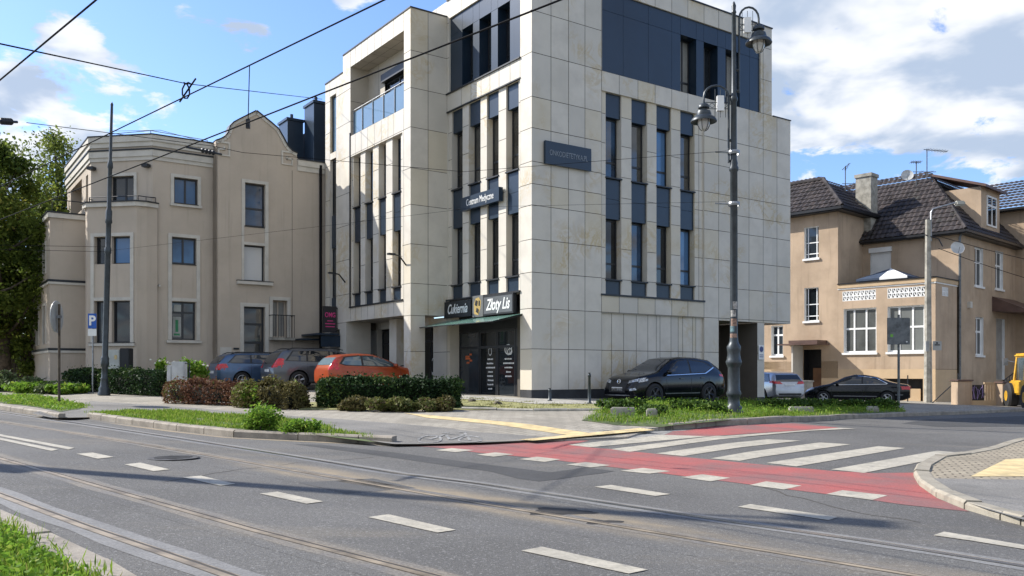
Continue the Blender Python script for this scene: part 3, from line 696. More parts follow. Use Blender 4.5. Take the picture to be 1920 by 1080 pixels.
ledge(PL, .66, 5.69, -.06, .05, 12.40, 12.45); ledge(PL, .66, 5.69, -.03, .05, 11.69, 11.73)
clad(PL, .69, 5.52, 12.45, 15.42, [1.41, 2.18, 2.62, 3.42, 3.87, 4.64], [14.70], [(1.41, 2.18, 12.45, 14.70), (2.62, 3.42, 12.45, 14.70), (3.87, 4.64, 12.45, 14.70)], .07, office, OB, [M_glass])
reveal(mrev, PL, .69, 5.52, 12.42, 15.42, 0, .07)
# ---- projecting volume with the loggia
A = -1.64
PV = lambda u, d, z: (A + d, u, z)
colsV = [(6.61, 7.35), (7.91, 8.59), (9.12, 9.86), (10.32, 11.05)]
PQ = lambda u, d, z: (u, 5.69 + d, z)                # its right-hand side
zsv = [.75, 2.17, 3.57, 4.82, 6.35, 7.88, 9.3, 10.89, 12.42, 13.87]
wall(mp, mk, PQ, A, 0, .75, 15.52, [-.86], zsv, [(-1.0, 1, 0, 3.6)], seed=8)
holesV = [(6.23, 11.2, 11.75, 14.8), (6.36, 11.2, LV['b0'], 10.83), (6.25, 11.65, 0, 3.6)]
wall(mp, mk, PV, 5.69, 12.0, .75, 15.52, [6.25, 7.1, 7.6, 8.2, 8.85, 9.5, 10.1, 10.7, 11.2], zsv, holesV, seed=9)
P_ = lambda u, d, z: (A + d + .07, u, z)
wall(mp, mk, P_, 6.36, 11.2, LV['b0'], 10.83, [], ZS, [(a, b, LV['b0'], 10.83) for a, b in colsV], seed=10)
reveal(mrev, PV, 6.36, 11.2, LV['b0'], 10.83, 0, .07)
bay(PV, colsV, LV['b0'], 10.83, LV2[:2], OB, office, [M_glass, M_glassb, M_glassr])
ledge(PV, 6.3, 11.28, -.05, .06, LV['b0'] - .07, LV['b0'] - .005); ledge(PV, 11.2, 11.27, -.03, .02, LV['b0'], 11.9)
# loggia interior
ml = MB()
for k in range(5):
    u0 = 6.23 + k * .994
    for dd in ((0, .45), (.45, .87)): ml.poly([PV(u0 + .01, dd[0], 14.79), PV(u0 + .984, dd[0], 14.79), PV(u0 + .984, dd[1] - .015, 14.79), PV(u0 + .01, dd[1] - .015, 14.79)], 0, random.random())
pbox(mk, PV, 6.2, 11.25, 0.03, .9, 14.81, 14.9)
PW = lambda u, d, z: (A + u, 11.2 + d, z); wall(ml, mk, PW, 0.0, .87, 11.75, 14.8, [], [12.42, 13.3], seed=11)
PW = lambda u, d, z: (A + u, 6.23 - d, z); wall(ml, mk, PW, 0.0, .87, 11.75, 14.8, [], [12.42, 13.3], seed=12)
PW = lambda u, d, z: (A + .87 + d, u, z); wall(ml, mk, PW, 6.23, 11.2, 11.75, 14.8, [10.2], [12.42, 13.3], [(7.2, 9.6, 11.75, 14.15)], seed=13)
pbox(ml, PV, 6.2, 11.2, .02, .86, 11.5, 11.76)
window(PW, 7.2, 9.6, 11.78, 13.80, .08, office, OB, vs=(.5,), name='balcony_door'); ledge(PW, 7.15, 9.68, -.16, .1, 13.81, 14.15, name='roller_box')
# low part at the far left
wall(mp, mk, PV, 12.0, 13.98, .3, 14.77, [12.75, 13.45], zsv, [(12.75, 13.42, 11.43, 14.06), (12.75, 13.42, 4.25, 11.14), (12.35, 13.5, .3, 3.3)], seed=14)
ledge(PV, 12.6, 13.5, .04, .09, 11.13, 11.18)
reveal(mrev, PV, 12.75, 13.42, 11.43, 14.06, 0, .4); reveal(mrev, PV, 12.75, 13.42, 4.25, 11.14, 0, .4)
window(PV, 12.76, 13.41, 11.44, 14.05, .1, office, OB, gm=glass('pale_blue_glass', (.10, .17, .24), .03, 1.0, .1))  # this pane's pale blue carries the reflected sky in its colour
for z0, z1 in ((4.8, 7.05), (8.58, 11.1)): window(PV, 12.76, 13.41, z0, z1, .12, office, OB)
for z0, z1 in ((4.26, 4.78), (7.07, 8.56)): sp = MB(); pbox(sp, PV, 12.755, 13.415, .08, .3, z0, z1); sp.build('spandrel_panel', M_metal, office, OB)
# arcade: soffit, back wall, piers
mso = MB(); pbox(mso, PV, 5.72, 11.98, .02, 1.64, 3.6, 3.72)
PB = lambda u, d, z: (d, u, z)
wall(mp, mk, PB, 6.75, 13.98, .35, 3.6, [7.6, 8.6, 9.6, 10.6, 11.6], [2.17], [(6.78, 8.0, .35, 3.3), (9.55, 11.9, .35, 3.3)], seed=15)
for a, b in ((6.78, 8.0), (9.55, 11.9)):
    window(PB, a, b, .5, 3.25, .25, office, OB, vs=(.5,), hs=(.78,), name='shop_window')
    reveal(mrev, PB, a, b, .35, 3.3, 0, .25)
wall(mp, mk, lambda u, d, z: (u, 11.65 + d, z), A, -.45, .35, 3.6, [], [2.17], seed=16); pbox(mrev, PV, 11.66, 12.0, .02, 1.2, .3, 3.6)
pbox(mrev, PV, 5.72, 6.24, .02, .62, .35, 3.59); wall(mp, mk, lambda u, d, z: (A + .64 - d, u, z), 5.69, 6.25, .75, 3.58, [], [2.17], seed=17)
pbox(mrev, PV, 8.3, 8.95, .75, 1.4, .35, 3.59)
mso.build('arcade_soffit', M_soff, office, OB)
# door by the low part
ledge(PV, 12.36, 13.49, .6, .66, .3, 3.3); reveal(mrev, PV, 12.35, 13.5, .3, 3.3, 0, .6)
pbox(md2, PV, 12.2, 15.2, -1.1, -.1, 3.02, 3.10); pbox(md2, PV, 13.2, 14.2, -1.5, -.6, 2.82, 2.88); pbox(md2, PV, 12.3, 12.36, -.9, 0, 2.5, 3.0)
# storefront of the pastry shop
rec = .42
f_ = MB(); pbox(f_, PL, 1.48, 1.55, rec, rec + .06, .3, 2.95); pbox(f_, PL, .70, .76, rec, rec + .06, .3, 2.95); pbox(f_, PL, .76, 1.48, rec, rec + .06, 2.3, 2.95); f_.build('open_doorway', M_frame, office, OB)
window(PL, 1.57, 2.75, .30, 2.95, rec, office, OB, name='shop_door', hs=(.76,), fw=.08)
window(PL, 2.77, 3.95, .30, 2.95, rec, office, OB, name='shop_door', hs=(.76,), fw=.08)
window(PL, 3.97, 5.44, .30, 2.95, rec, office, OB, name='shop_window', hs=(.76,), fw=.07)
reveal(mrev, PL, .69, 5.46, .2, 4.18, 0, rec + .3); ledge(PL, .70, 5.45, rec, rec + .1, 2.96, 4.17)
# piers of the passage, passage walls and soffit
wall(mp, mk, PR, 11.92, 12.37, .3, 3.46, [], [2.17], seed=18)
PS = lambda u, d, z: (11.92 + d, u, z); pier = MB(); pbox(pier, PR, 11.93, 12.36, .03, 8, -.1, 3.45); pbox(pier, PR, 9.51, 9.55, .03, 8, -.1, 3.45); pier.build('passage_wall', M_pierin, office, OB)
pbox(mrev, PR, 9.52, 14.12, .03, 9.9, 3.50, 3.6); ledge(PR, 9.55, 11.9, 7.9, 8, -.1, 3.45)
wall(mp, mk, lambda u, d, z: (14.14 - d, u, z), 0, 10, 3.48, 12.4, [1.5, 3, 4.5, 6, 7.5, 9], ZS, seed=21)
wall(mp, mk, lambda u, d, z: (12.87 - d, u, z), 0, 10, 12.42, 16.15, [1.5, 3, 4.5, 6, 7.5, 9], ZS, seed=22)
# plinth
pbox(mpl, PR, .0, 9.5, .015, .3, -.6, .75); pbox(mpl, PR, 11.93, 12.36, .015, .06, -.6, .3); pbox(mpl, PL, .02, .69, .015, .3, -.5, .75)
pbox(mpl, PL, 5.46, 6.75, .015, .3, -.3, .75); pbox(mpl, PV, 5.71, 6.24, .015, .6, -.3, .75)
# solid cores and roofs
core = MB()
core.box(.25, .75, 0, 9.2, 1.2, 3.5); core.box(1.6, 1.2, 0, 9.2, 13, 3.5); core.box(.5, 5.5, 0, 1.6, 6.7, 3.5); core.box(.62, .72, 3.9, 12.3, 10, 4.2); core.box(.75, .8, 4.2, 12.8, 9.8, 11.72); core.box(.72, .72, 11.74, 12.8, 9.8, 16.0)
core.box(A + .5, 6.3, 3.73, .5, 11.95, 11.48); core.box(-.6, 6.25, 11.5, 3, 13.9, 15.3); core.box(A + .8, 12.02, 3.3, 3, 13.9, 14.7); core.box(.8, 12.02, 0, 3, 13.9, 3.3)
core.box(12.8, .1, 3.62, 14.1, 9.9, 12.3)
cap = MB()
for a in ((-.03, -.04, 12.90, .30), (-.04, .30, .26, 5.69), (12.6, .30, 12.90, 10)): cap.box(a[0], a[1], 16.15, a[2], a[3], 16.20)
for a in ((A - .03, 5.66, .0, 5.95), (A - .03, 5.95, A + .27, 12.0), (A + .27, 11.73, 1, 12.0)): cap.box(a[0], a[1], 15.52, a[2], a[3], 15.57)
cap.box(A - .03, 12.03, 14.77, A + .3, 14.0, 14.82); cap.box(12.93, -.03, 12.40, 14.17, .3, 12.44); cap.box(13.9, .3, 12.40, 14.17, 10, 12.44)
core.box(.26, .3, 15.9, 12.6, 10, 16.05); core.box(A + .27, 5.95, 15.3, 1.5, 11.73, 15.45)
mp.build('stone_cladding', M_stone, office, OB); mk.build('joint_backing', M_joint, office, OB); md2.build('door_canopy', M_metal, office, OB); mrev.build('stone_reveal', M_stone, office, OB); ml.build('loggia', M_soff, office, OB); mpl.build('plinth', M_plinth, office, OB)
core.build('wall_core', M_joint, office, OB); cap.build('parapet_cap', M_dark, office, OB)
# loggia railing
rl = MB()
for u in (6.25, 7.25, 8.25, 9.25, 10.25, 11.15): rl.tube([PV(u, .12, 11.76), PV(u, .12, 12.85)], .02, 6)
rl.tube([PV(6.23, .12, 12.87), PV(11.2, .12, 12.87)], .028, 6)
ro = rl.build('balcony_railing', M_galv, office, OB)
g = MB(); g.poly([PV(6.25, .14, 11.85), PV(11.15, .14, 11.85), PV(11.15, .14, 12.8), PV(6.25, .14, 12.8)])
go = g.build('pane', glass('pale_blue_glass', (.10, .17, .24), .03, 1.0, .1), ro, OB)
# wall lamps (little arms on the projecting volume) and shop awning
for u, z in ((6.05, 5.9), (11.75, 5.7)):
    a = MB(); a.tube([PV(u, 0, z - .35), PV(u, -.3, z), PV(u, -.55, z + .03)], .03, 6); a.box(*PV(u - .08, -.8, z), *PV(u + .08, -.5, z + .07)); a.build('wall_lamp', M_dark, office, OB)
aw = MB(); aw.poly([PL(.55, -1.25, 3.12), PL(5.62, -1.25, 3.12), PL(5.62, .0, 3.42), PL(.55, 0, 3.42)]); aw.poly([PL(.55, -1.25, 3.10), PL(5.62, -1.25, 3.10), PL(5.62, .0, 3.40), PL(.55, 0, 3.40)])
awo = aw.build('glass_awning', glass('green_awning_glass', (.10, .19, .16), .12, .7, .2), office, OB)
fr = MB()
for u in (.6, 1.9, 3.2, 4.5, 5.6): fr.tube([PL(u, -1.26, 3.09), PL(u, 0, 3.36)], .025, 5)
fr.tube([PL(.53, -1.27, 3.10), PL(5.64, -1.27, 3.10)], .02, 5)
fr.build('awning_frame', M_dark, awo, (0, 0, 0)).data.transform(Matrix.Translation((-OB[0], -OB[1], -OB[2])))
# stickers on the shop glass: white emblems and rows of small vinyl lettering (illegible strokes), orange sticker
vin = MB(); vo = MB()
def ring(mb, P, cu, cz, r, d, w=.03, sq=1.0, n=20):
    for k in range(n):
        a, b = 2 * math.pi * k / n, 2 * math.pi * (k + 1) / n
        mb.poly([P(cu + rr * math.cos(t) * sq, d, cz + rr * math.sin(t)) for rr, t in ((r, a), (r + w, a), (r + w, b), (r, b))])
rnd = random.Random(3)
for cu, rows in ((3.25, 8), (2.05, 5)):
    ring(vin, PL, cu, 2.15, .13, rec + .022, .03, .7)
    for k in range(rows):
        z = 1.85 - k * .16; wv = rnd.uniform(.12, .33); u = cu + wv
        while u > cu - wv:
            w_ = rnd.uniform(.03, .09); pbox(vin, PL, u - w_, u, rec + .02, rec + .024, z - .022, z + .022 + rnd.uniform(0, .015)); u -= w_ + .02
ring(vin, PL, 2.05, 2.2, .16, rec + .022, .035, 1.2); ring(vin, PL, 1.95, 2.12, .09, rec + .022, .03, 1.3)
for k in range(5): pbox(vo, PL, 4.75 + rnd.uniform(-.3, .3), 4.75 + rnd.uniform(-.25, .35), rec + .02, rec + .024, 1.7 + k * .08, 1.77 + k * .08)
for cu, cz, r in ((7.1, 1.6, .38), (10.9, 1.5, .42), (7.15, 1.0, .36)): ring(vin, PB, cu, cz, r, .272, .035, .8)
vin.build('window_lettering', M_white, office, OB); vo.build('window_sticker', mat('orange_vinyl', (.55, .12, .03), .5), office, OB)
ch = MB(); pbox(ch, PL, .8, 1.5, .75, 1.1, .35, 1.25); ch.build('red_chair', mat('red_fabric', (.4, .02, .02), .7), office, OB)

# ------------------------------------------------------------------ signs on the office
def OL(a, b, z): x, y = LW(a, b); return (x, y, z)
def sign(name, label, u0, u1, z0, z1, face, d0=.03, d1=.13, m=M_metal):
    P = {'R': PR, 'L': PL}[face]
    o = P((u0 + u1) / 2, -d0, z0); t = thing(name, label, 'sign', OL(o[0], o[1], z0), ROT)
    mb = MB(); pbox(mb, P, u0, u1, -d0, -d1, z0, z1); mb.build('panel', m, t, (o[0], o[1], z0))
    return t, o
RR = (R(90), 0, 0); RL = (R(90), 0, R(-90))
t, o = sign('wall_sign', 'long dark sign board with thin grey capitals high on the shaded stone wall', .50, 2.58, 8.62, 9.42, 'R')
lettering('ONKODIETETYKA.PL', .27, mat('dull_letter_grey', (.20, .23, .27), .5), t, (0, -.105, .40), RR, 1.72)
t, o = sign('wall_sign', 'dark sign board with white letters hung across the pilasters between two window rows', 1.78, 4.42, 7.56, 8.06, 'L', -.02, .16)
lettering('Centrum Medyczne', .36, M_white, t, (-.185, -.05, .25), RL, 1.85)
t, o = sign('shop_sign', 'dark sign box left of the fox emblem with one word in white script', 3.72, 5.72, 3.50, 4.14, 'L', -.02, .12, M_dark)
lettering('Cukiernia', .52, M_white, t, (-.145, 0, .32), RL, 1.45, shear=.35, bold=.008)
t, o = sign('shop_sign', 'grey sign box between fox emblem and stone corner with two words in white script', .92, 2.85, 3.46, 4.18, 'L', -.02, .14, M_dark)
pl_ = MB(); pbox(pl_, PL, .98, 2.79, -.141, -.145, 3.52, 4.12); pl_.build('sign_face', mat('sign_grey', (.09, .10, .11), .5), t, (o[0], o[1], 3.46))
lettering('Złoty Lis', .58, M_white, t, (-.17, 0, .36), RL, 1.55, shear=.35, bold=.01)
t, o = sign('shop_sign', 'square emblem plate with a golden fox head between the two script sign boxes', 2.92, 3.66, 3.44, 4.24, 'L', -.02, .10, mat('emblem_grey', (.15, .155, .155), .45, .3))
em = MB()
for outline in ([(-.22, -.28), (.05, -.34), (.2, -.1), (.24, .18), (.1, .33), (-.12, .3), (-.25, .1)],): em.prism(outline, -.105, -.125, lambda u, w, d: (d, -u, .4 + w))
em.build('emblem', mat('emblem_gold', (.50, .36, .13), .4, .3), t)
em = MB()
for outline in ([(-.1, -.2), (.06, -.28), (.1, -.12), (-.04, -.05)], [(-.18, .05), (-.02, .0), (.02, .2), (-.1, .24)], [(.08, .02), (.17, .0), (.17, .2), (.1, .22)]): em.prism(outline, -.128, -.135, lambda u, w, d: (d, -u, .4 + w))
em.build('emblem_mark', M_dark, t)
# projecting sign by the far entrance
q = OL(A - .02, 12.6, 3.05); t = thing('projecting_sign', 'black board sign with pink letters jutting out above the side entrance', 'sign', q, ROT)
mb = MB(); mb.box(-.68, -.06, .1, -.04, .06, 1.28); mb.build('panel', mat('black_board', (.02, .018, .022), .5), t)
mb = MB(); mb.tube([(-.1, 0, .3), (.1, 0, .3)], .03, 6); mb.tube([(-.1, 0, 1.2), (.1, 0, 1.2)], .03, 6); mb.build('bracket', M_dark, t)
pink = mat('pink_letter', (.65, .05, .22), .5)
lettering('OMG', .30, pink, t, (-.36, -.07, .88), RR, .50, bold=.006)
mb = MB(); 
for k, w_ in enumerate((.14, .24, .22)): mb.box(-.36 - w_, -.066, .60 - k * .13, -.36 + w_, -.062, .64 - k * .13)
mb.build('small_lettering', pink, t)
# ================================================================== TAUPE CORNER BUILDING (same axes as the office)
B0, B1 = 14.15, 14.70
TB = (-4.5, 14.15, .3)
x, y = LW(TB[0], TB[1]); taupe = thing('corner_building', 'taupe rendered three storey building with a curved gable and chamfered corner', 'building', (x, y, TB[2]), ROT)
PG = lambda u, d, z: (u, B0 + d, z); PB1 = lambda u, d, z: (u, B1 + d, z)
wl, tr, pl2, wd_ = MB(), MB(), MB(), MB()
def capping(P, *a):
    mb = MB(); pbox(mb, P, *a); return mb.build('metal_capping', M_dark, taupe, TB)
def solid_wall(mb, P, u0, u1, z0, z1, holes, th=.0):
    us = sorted({u0, u1} | {h for q in holes for h in q[:2]}); zs = sorted({z0, z1} | {h for q in holes for h in q[2:4]})
    for i in range(len(us) - 1):
        for j in range(len(zs) - 1):
            mu, mz = (us[i] + us[i + 1]) / 2, (zs[j] + zs[j + 1]) / 2
            if any(q[0] < mu < q[1] and q[2] < mz < q[3] for q in holes): continue
            mb.poly([P(us[i], 0, zs[j]), P(us[i + 1], 0, zs[j]), P(us[i + 1], 0, zs[j + 1]), P(us[i], 0, zs[j + 1])])
def surround(mb, P, u0, u1, z0, z1, w=.14, t=.05, sill=True, top=True, bot=False):
    mb = MB()
    pbox(mb, P, u0 - w, u0, -t, .02, z0, z1); pbox(mb, P, u1, u1 + w, -t, .02, z0, z1)
    if top: pbox(mb, P, u0 - w, u1 + w, -t, .02, z1, z1 + w)
    if sill: pbox(mb, P, u0 - w - .03, u1 + w + .03, -t - .06, .02, z0 - .12, z0 - .01)
    mb.build('window_surround', M_trim, taupe, TB)
# --- gable block
wG = [(-5.36, -4.44, 7.86, 9.78), (-5.40, -4.46, 5.41, 7.02), (-5.41, -4.45, 1.7, 4.28), (-4.1, -3.42, 2.95, 4.62)]
solid_wall(wl, PG, -6.60, -.6, .2, 11.2, wG)
gab = [(-6.62, 11.2), (-6.62, 11.42), (-6.42, 11.52), (-6.22, 11.66), (-6.08, 11.86), (-6.0, 12.15), (-5.85, 12.34), (-5.6, 12.52), (-4.85, 13.02), (-4.2, 12.62), (-3.85, 12.38), (-3.62, 12.02), (-3.42, 11.68), (-3.2, 11.48), (-2.95, 11.40), (-2.95, 11.2)]
PGp = lambda u, w, d: PG(u, d, w)
wl.prism(gab, 0, .3, PGp)
for i in range(1, len(gab) - 2):      # pale trim and dark metal capping follow the gable outline
    a, b = gab[i], gab[i + 1]; 
    n_ = Vector((-(b[1] - a[1]), b[0] - a[0])).normalized()
    def o_(p, k): return (p[0] + n_.x * k, p[1] + n_.y * k)
    tr.prism([o_(a, -.12), o_(b, -.12), o_(b, .0), o_(a, .0)], -.05, .02, PGp)
    wd_.prism([o_(a, .002), o_(b, .002), o_(b, .05), o_(a, .05)], -.09, .34, PGp)
for s, cx in ((1, -6.28), (-1, -3.42)):   # square scrolls at the gable feet
    for q in ((-.3, .3, .28, .36), (-.3, .3, -.28, -.36 + .02), (.22, .3, -.28, .28), (-.3, -.22, -.28, .02), (-.3, .05, -.06, .02), (-.03, .05, -.06, .12)):
        pbox(tr, PG, cx + s * q[0] * .9, cx + s * q[1] * .9, -.05, .02, 11.12 + q[2] * .9, 11.12 + q[3] * .9)
wl.box(-6.60, B0, .2, -6.55, B0 + .6, 11.42)
reveal(wl, PG, -6.6, -6.6, .2, 11.3, 0, .55)
pbox(tr, PG, -2.93, -1.62, -.10, .02, 10.85, 11.12); pbox(tr, PG, -2.93, -1.62, -.05, .02, 10.62, 10.85); capping(PG, -2.93, -1.6, -.14, .3, 11.12, 11.17)
for (a, b, c, d) in wG: reveal(wl, PG, a, b, c, d, 0, .3)
window(PG, -5.36, -4.44, 7.86, 9.78, .16, taupe, TB, hs=(.42,), gm=M_glassb, fw=.07); window(PG, -5.40, -4.46, 5.41, 7.02, .16, taupe, TB, gm=M_glassg, fw=.07)
window(PG, -5.41, -4.45, 1.7, 4.28, .18, taupe, TB, hs=(.38, .7), fw=.08, name='door'); window(PG, -4.1, -3.42, 2.95, 4.62, .28, taupe, TB, gm=M_glassg, fm=M_taupe, vs=(.5,), name='balcony_door')
surround(tr, PG, -5.36, -4.44, 7.86, 9.78, sill=False); pbox(tr, PG, -5.50, -5.40, -.05, .02, 5.42, 7.86); pbox(tr, PG, -4.46, -4.30, -.05, .02, 5.42, 7.86); pbox(tr, PG, -5.40, -4.46, -.05, .02, 7.02, 7.14)
pbox(tr, PG, -5.72, -4.12, -.16, .02, 5.26, 5.40); capping(PG, -5.74, -4.10, -.18, .02, 5.402, 5.43); capping(PG, -5.37, -4.43, -.03, .16, 7.82, 7.86)
surround(tr, PG, -5.41, -4.45, 1.7, 4.28, .16, sill=False); surround(tr, PG, -4.1, -3.42, 2.95, 4.62, .15, sill=False)
bal = MB(); pbox(bal, PG, -4.28, -3.22, -.5, .02, 2.80, 2.92); bo = bal.build('balcony', M_conc, taupe, TB)
bal = MB()
for k in range(9): bal.tube([PG(-4.24 + k * .124, -.46, 2.92), PG(-4.24 + k * .124, -.46, 3.9)], .012, 5)
bal.tube([PG(-4.26, -.46, 3.92), PG(-3.23, -.46, 3.92)], .02, 5); bal.tube([PG(-4.26, -.46, 3.92), PG(-4.26, 0, 3.92)], .02, 5); bal.tube([PG(-3.23, -.46, 3.92), PG(-3.23, 0, 3.92)], .02, 5)
bal.build('railing', M_dark, bo, TB)
dp = MB(); dp.tube([PG(-1.83, -.08, .4), PG(-1.83, -.08, 11.0)], .07, 8); dp.build('drainpipe', M_wire, taupe, TB)
gr_ = MB(); pbox(gr_, PG, -3.19, -3.17, -.002, .01, .4, 10.6); pbox(gr_, PG, -3.9, -3.55, -.01, .02, 2.0, 2.2); gr_.build('wall_joint', M_joint, taupe, TB)
pq = MB(); pbox(pq, PG, -6.45, -5.95, -.03, .01, 2.12, 2.45); pq.build('wall_plate', M_trim, taupe, TB)
pq = MB(); pbox(pq, PG, -5.86, -5.62, -.03, .01, 2.36, 2.44); pbox(pq, PG, -5.86, -5.62, -.03, .01, 2.2, 2.24); pq.build('wall_plate', M_dark, taupe, TB)
# --- block B
wB = [(-8.24, -7.24, 8.62, 9.75), (-8.33, -7.30, 6.03, 7.17), (-8.35, -7.33, 2.75, 4.4)]
solid_wall(wl, PB1, -9.1, -6.56, .2, 11.4, wB)
for q in wB: reveal(wl, PB1, *q, 0, .25)
window(PB1, *wB[0], .14, taupe, TB, vs=(.5,), gm=M_glassb, fw=.07); window(PB1, *wB[1], .14, taupe, TB, vs=(.48,), hs=(), gm=M_glassb, fw=.07); window(PB1, *wB[2], .14, taupe, TB, vs=(.5,), hs=(.72,), fw=.07)
surround(tr, PB1, *wB[0], .13); 
pbox(tr, PB1, -8.48, -8.33, -.05, .02, 2.75, 7.32); pbox(tr, PB1, -7.30, -7.15, -.05, .02, 2.75, 7.32); pbox(tr, PB1, -8.33, -7.30, -.05, .02, 7.18, 7.32); pbox(tr, PB1, -8.33, -7.30, -.05, .02, 4.42, 4.56)
pbox(tr, PB1, -8.55, -7.10, -.12, .02, 2.62, 2.73); capping(PB1, -8.34, -7.29, -.04, .14, 6.0, 6.03); capping(PB1, -8.25, -7.23, -.13, .14, 8.602, 8.625)
st = MB(); pbox(st, PB1, -8.25, -7.9, .155, .158, 2.9, 3.75); pbox(st, PB1, -8.2, -7.9, .155, .158, 3.98, 4.28); so_ = st.build('window_poster', mat('pale_poster', (.35, .36, .33), .6), taupe, TB)
st = MB(); pbox(st, PB1, -8.14, -8.02, .150, .153, 3.1, 3.62); pbox(st, PB1, -8.2, -7.96, .150, .153, 2.95, 3.03); st.build('poster_print', mat('poster_green', (.03, .22, .09), .6), so_, TB)
# --- chamfer C with bay, then side D and the lower annex
s2 = math.sqrt(.5); LC = 2.9; cC = (-9.1, B1)
PC = lambda u, d, z: (cC[0] - u * s2 + d * s2, cC[1] + u * s2 + d * s2, z)
dC = PC(LC, 0, 0)[:2]
PD = lambda u, d, z: (dC[0] + d, dC[1] + u, z)
wC = [(.85, 1.95, 8.55, 9.72)]
solid_wall(wl, PC, 0, LC, .2, 11.4, wC); reveal(wl, PC, *wC[0], 0, .25); window(PC, *wC[0], .14, taupe, TB, vs=(.45,), fw=.07); surround(tr, PC, *wC[0], .13, sill=False)
wD = [(.7, 1.25, 8.6, 10.0), (2.3, 5.5, 8.7, 10.1)]
solid_wall(wl, PD, 0, 6.6, .2, 11.4, wD); 
for q in wD: reveal(wl, PD, *q, 0, .9)
window(PD, *wD[0], .16, taupe, TB, fw=.07); window(PD, *wD[1], .8, taupe, TB, vs=(.33, .66), fw=.07)
# cornices run round B, C, D
for P, a, b in ((PB1, -9.1, -6.56), (PC, 0, LC), (PD, 0, 6.6)):
    for (z0, z1, t, mb) in ((11.15, 11.4, .12, tr), (10.95, 11.15, .06, tr), (10.52, 10.78, .10, tr), (10.36, 10.52, .05, tr)):
        k = t * .41; pbox(mb, P, a - (k if P != PB1 else k), b + (k if P != PB1 else 0), -t, .02, z0, z1)
    capping(P, a - .06, b + (.06 if P != PB1 else 0), -.15, .3, 11.41, 11.45); capping(P, a - .04, b + (.04 if P != PB1 else 0), -.14, .02, 10.79, 10.84)
# bay on the chamfer (rounded corners)
def bayplan(out): return [(LC + .05 + out * .6, .35), (LC + out * .9, -.35 - out), (LC - .28, -.62 - out), (.34, -.62 - out), (.05 - out * .9, -.35 - out), (-.2 - out * .6, .02)]
bp = bayplan(0)
wBay = [(.62, 2.28, 5.9, 7.05), (.62, 2.28, 2.6, 4.35)]
PCb = lambda u, d, z: PC(u, -.62 + d, z)
solid_wall(wl, PCb, .34, LC - .28, .2, 8.3, wBay)
for i in (0, 1, 3, 4):
    a, b = bp[i], bp[i + 1]; wl.poly([PC(a[0], a[1], .2), PC(b[0], b[1], .2), PC(b[0], b[1], 8.3), PC(a[0], a[1], 8.3)])
for out, z0, z1, mb in ((.10, 8.3, 8.48, tr), (.15, 8.48, 8.53, None)):
    q_ = MB() if mb is None else mb; q_.prism(bayplan(out), z0, z1, lambda u, w, d: PC(u, w, d))
    if mb is None: q_.build('bay_roof', M_dark, taupe, TB)
for q in wBay: reveal(wl, PCb, *q, 0, .25)
for (a, b, c, d), gms in zip(wBay, ((M_glassb, M_glass), (M_glass, M_glass))):
    window(PCb, a, a + .86, c, d, .16, taupe, TB, gm=gms[0], fw=.06); pbox(wl, PCb, a + .865, a + 1.12, .0, .3, c, d); window(PCb, a + 1.125, b, c, d, .16, taupe, TB, gm=gms[1], fw=.06)
pbox(tr, PCb, .46, .61, -.05, .02, 2.6, 7.2); pbox(tr, PCb, 2.29, 2.44, -.05, .02, 2.6, 7.2); pbox(tr, PCb, .61, 2.29, -.05, .02, 7.06, 7.2); pbox(tr, PCb, .61, 2.29, -.05, .02, 4.36, 4.5); pbox(tr, PCb, .40, 2.5, -.1, .02, 2.46, 2.58); capping(PCb, .40, 2.5, -.12, .02, 2.582, 2.60)
rl = MB(); pts = [PC(*p, 8.75) for p in bayplan(-.12)]; rl.tube(pts, .02, 5); [rl.tube([(p[0], p[1], 8.53), p], .015, 5) for p in pts]; rl.build('bay_railing', M_dark, taupe, TB)
# annex
AX0, AX1 = dC[0] - 1.45, dC[0]
aY = dC[1] + .95
PAf = lambda u, d, z: (AX0 + u, aY + d, z); PAs = lambda u, d, z: (AX0 + d, aY + u, z)
wA = [(1.2, 2.0, 5.7, 7.0), (1.2, 2.0, 2.6, 4.3), (3.6, 4.4, 5.7, 7.0), (3.6, 4.4, 2.6, 4.3)]
solid_wall(wl, PAf, 0, 1.45, .2, 8.2, []); solid_wall(wl, PAs, 0, 6, .2, 8.2, wA)
for q in wA: reveal(wl, PAs, *q, 0, .25); window(PAs, *q, .15, taupe, TB, vs=(.5,)); surround(tr, PAs, *q, .12, sill=False)
for P, b in ((PAf, 1.45), (PAs, 6)):
    pbox(tr, P, -.08, b, -.10, .02, 8.0, 8.2); capping(P, -.12, b, -.14, .2, 8.21, 8.26)
    for z in (5.15, 2.2): capping(P, -.05, b, -.07, .02, z + .1, z + .2); pbox(tr, P, -.05, b, -.06, .02, z, z + .1)
rl = MB(); rl.tube([PAf(.1, .1, 8.8), PAf(1.4, .1, 8.8)], .02, 5); [rl.tube([PAf(u, .1, 8.25), PAf(u, .1, 8.8)], .015, 5) for u in (.1, .75, 1.4)]; rl.build('terrace_railing', M_dark, taupe, TB)
pbox(pl2, PAf, 0, 1.45, -.02, .05, -.6, .95); pbox(pl2, PAs, .0, 6, -.02, .05, -.6, .95); pbox(pl2, PB1, -9.1, -6.65, -.02, .05, -.6, .95); 
pl2.prism([(u, w - .02) for u, w in bp], -.6, .95, lambda u, w, d: PC(u, w, d)); pbox(pl2, PG, -6.61, -1.6, -.02, .05, -.6, .75)
co = MB(); co.box(-6.5, B0 + .65, 0, -1.7, 24, 11.1); co.box(-9.0, B1 + .35, 0, -6.5, 24, 11.3); co.box(dC[0] + 1.0, dC[1] + .1, 0, -9, 24, 11.3); co.box(AX0 + .3, aY + .3, 0, dC[0] + 1, aY + 5.9, 8.1)
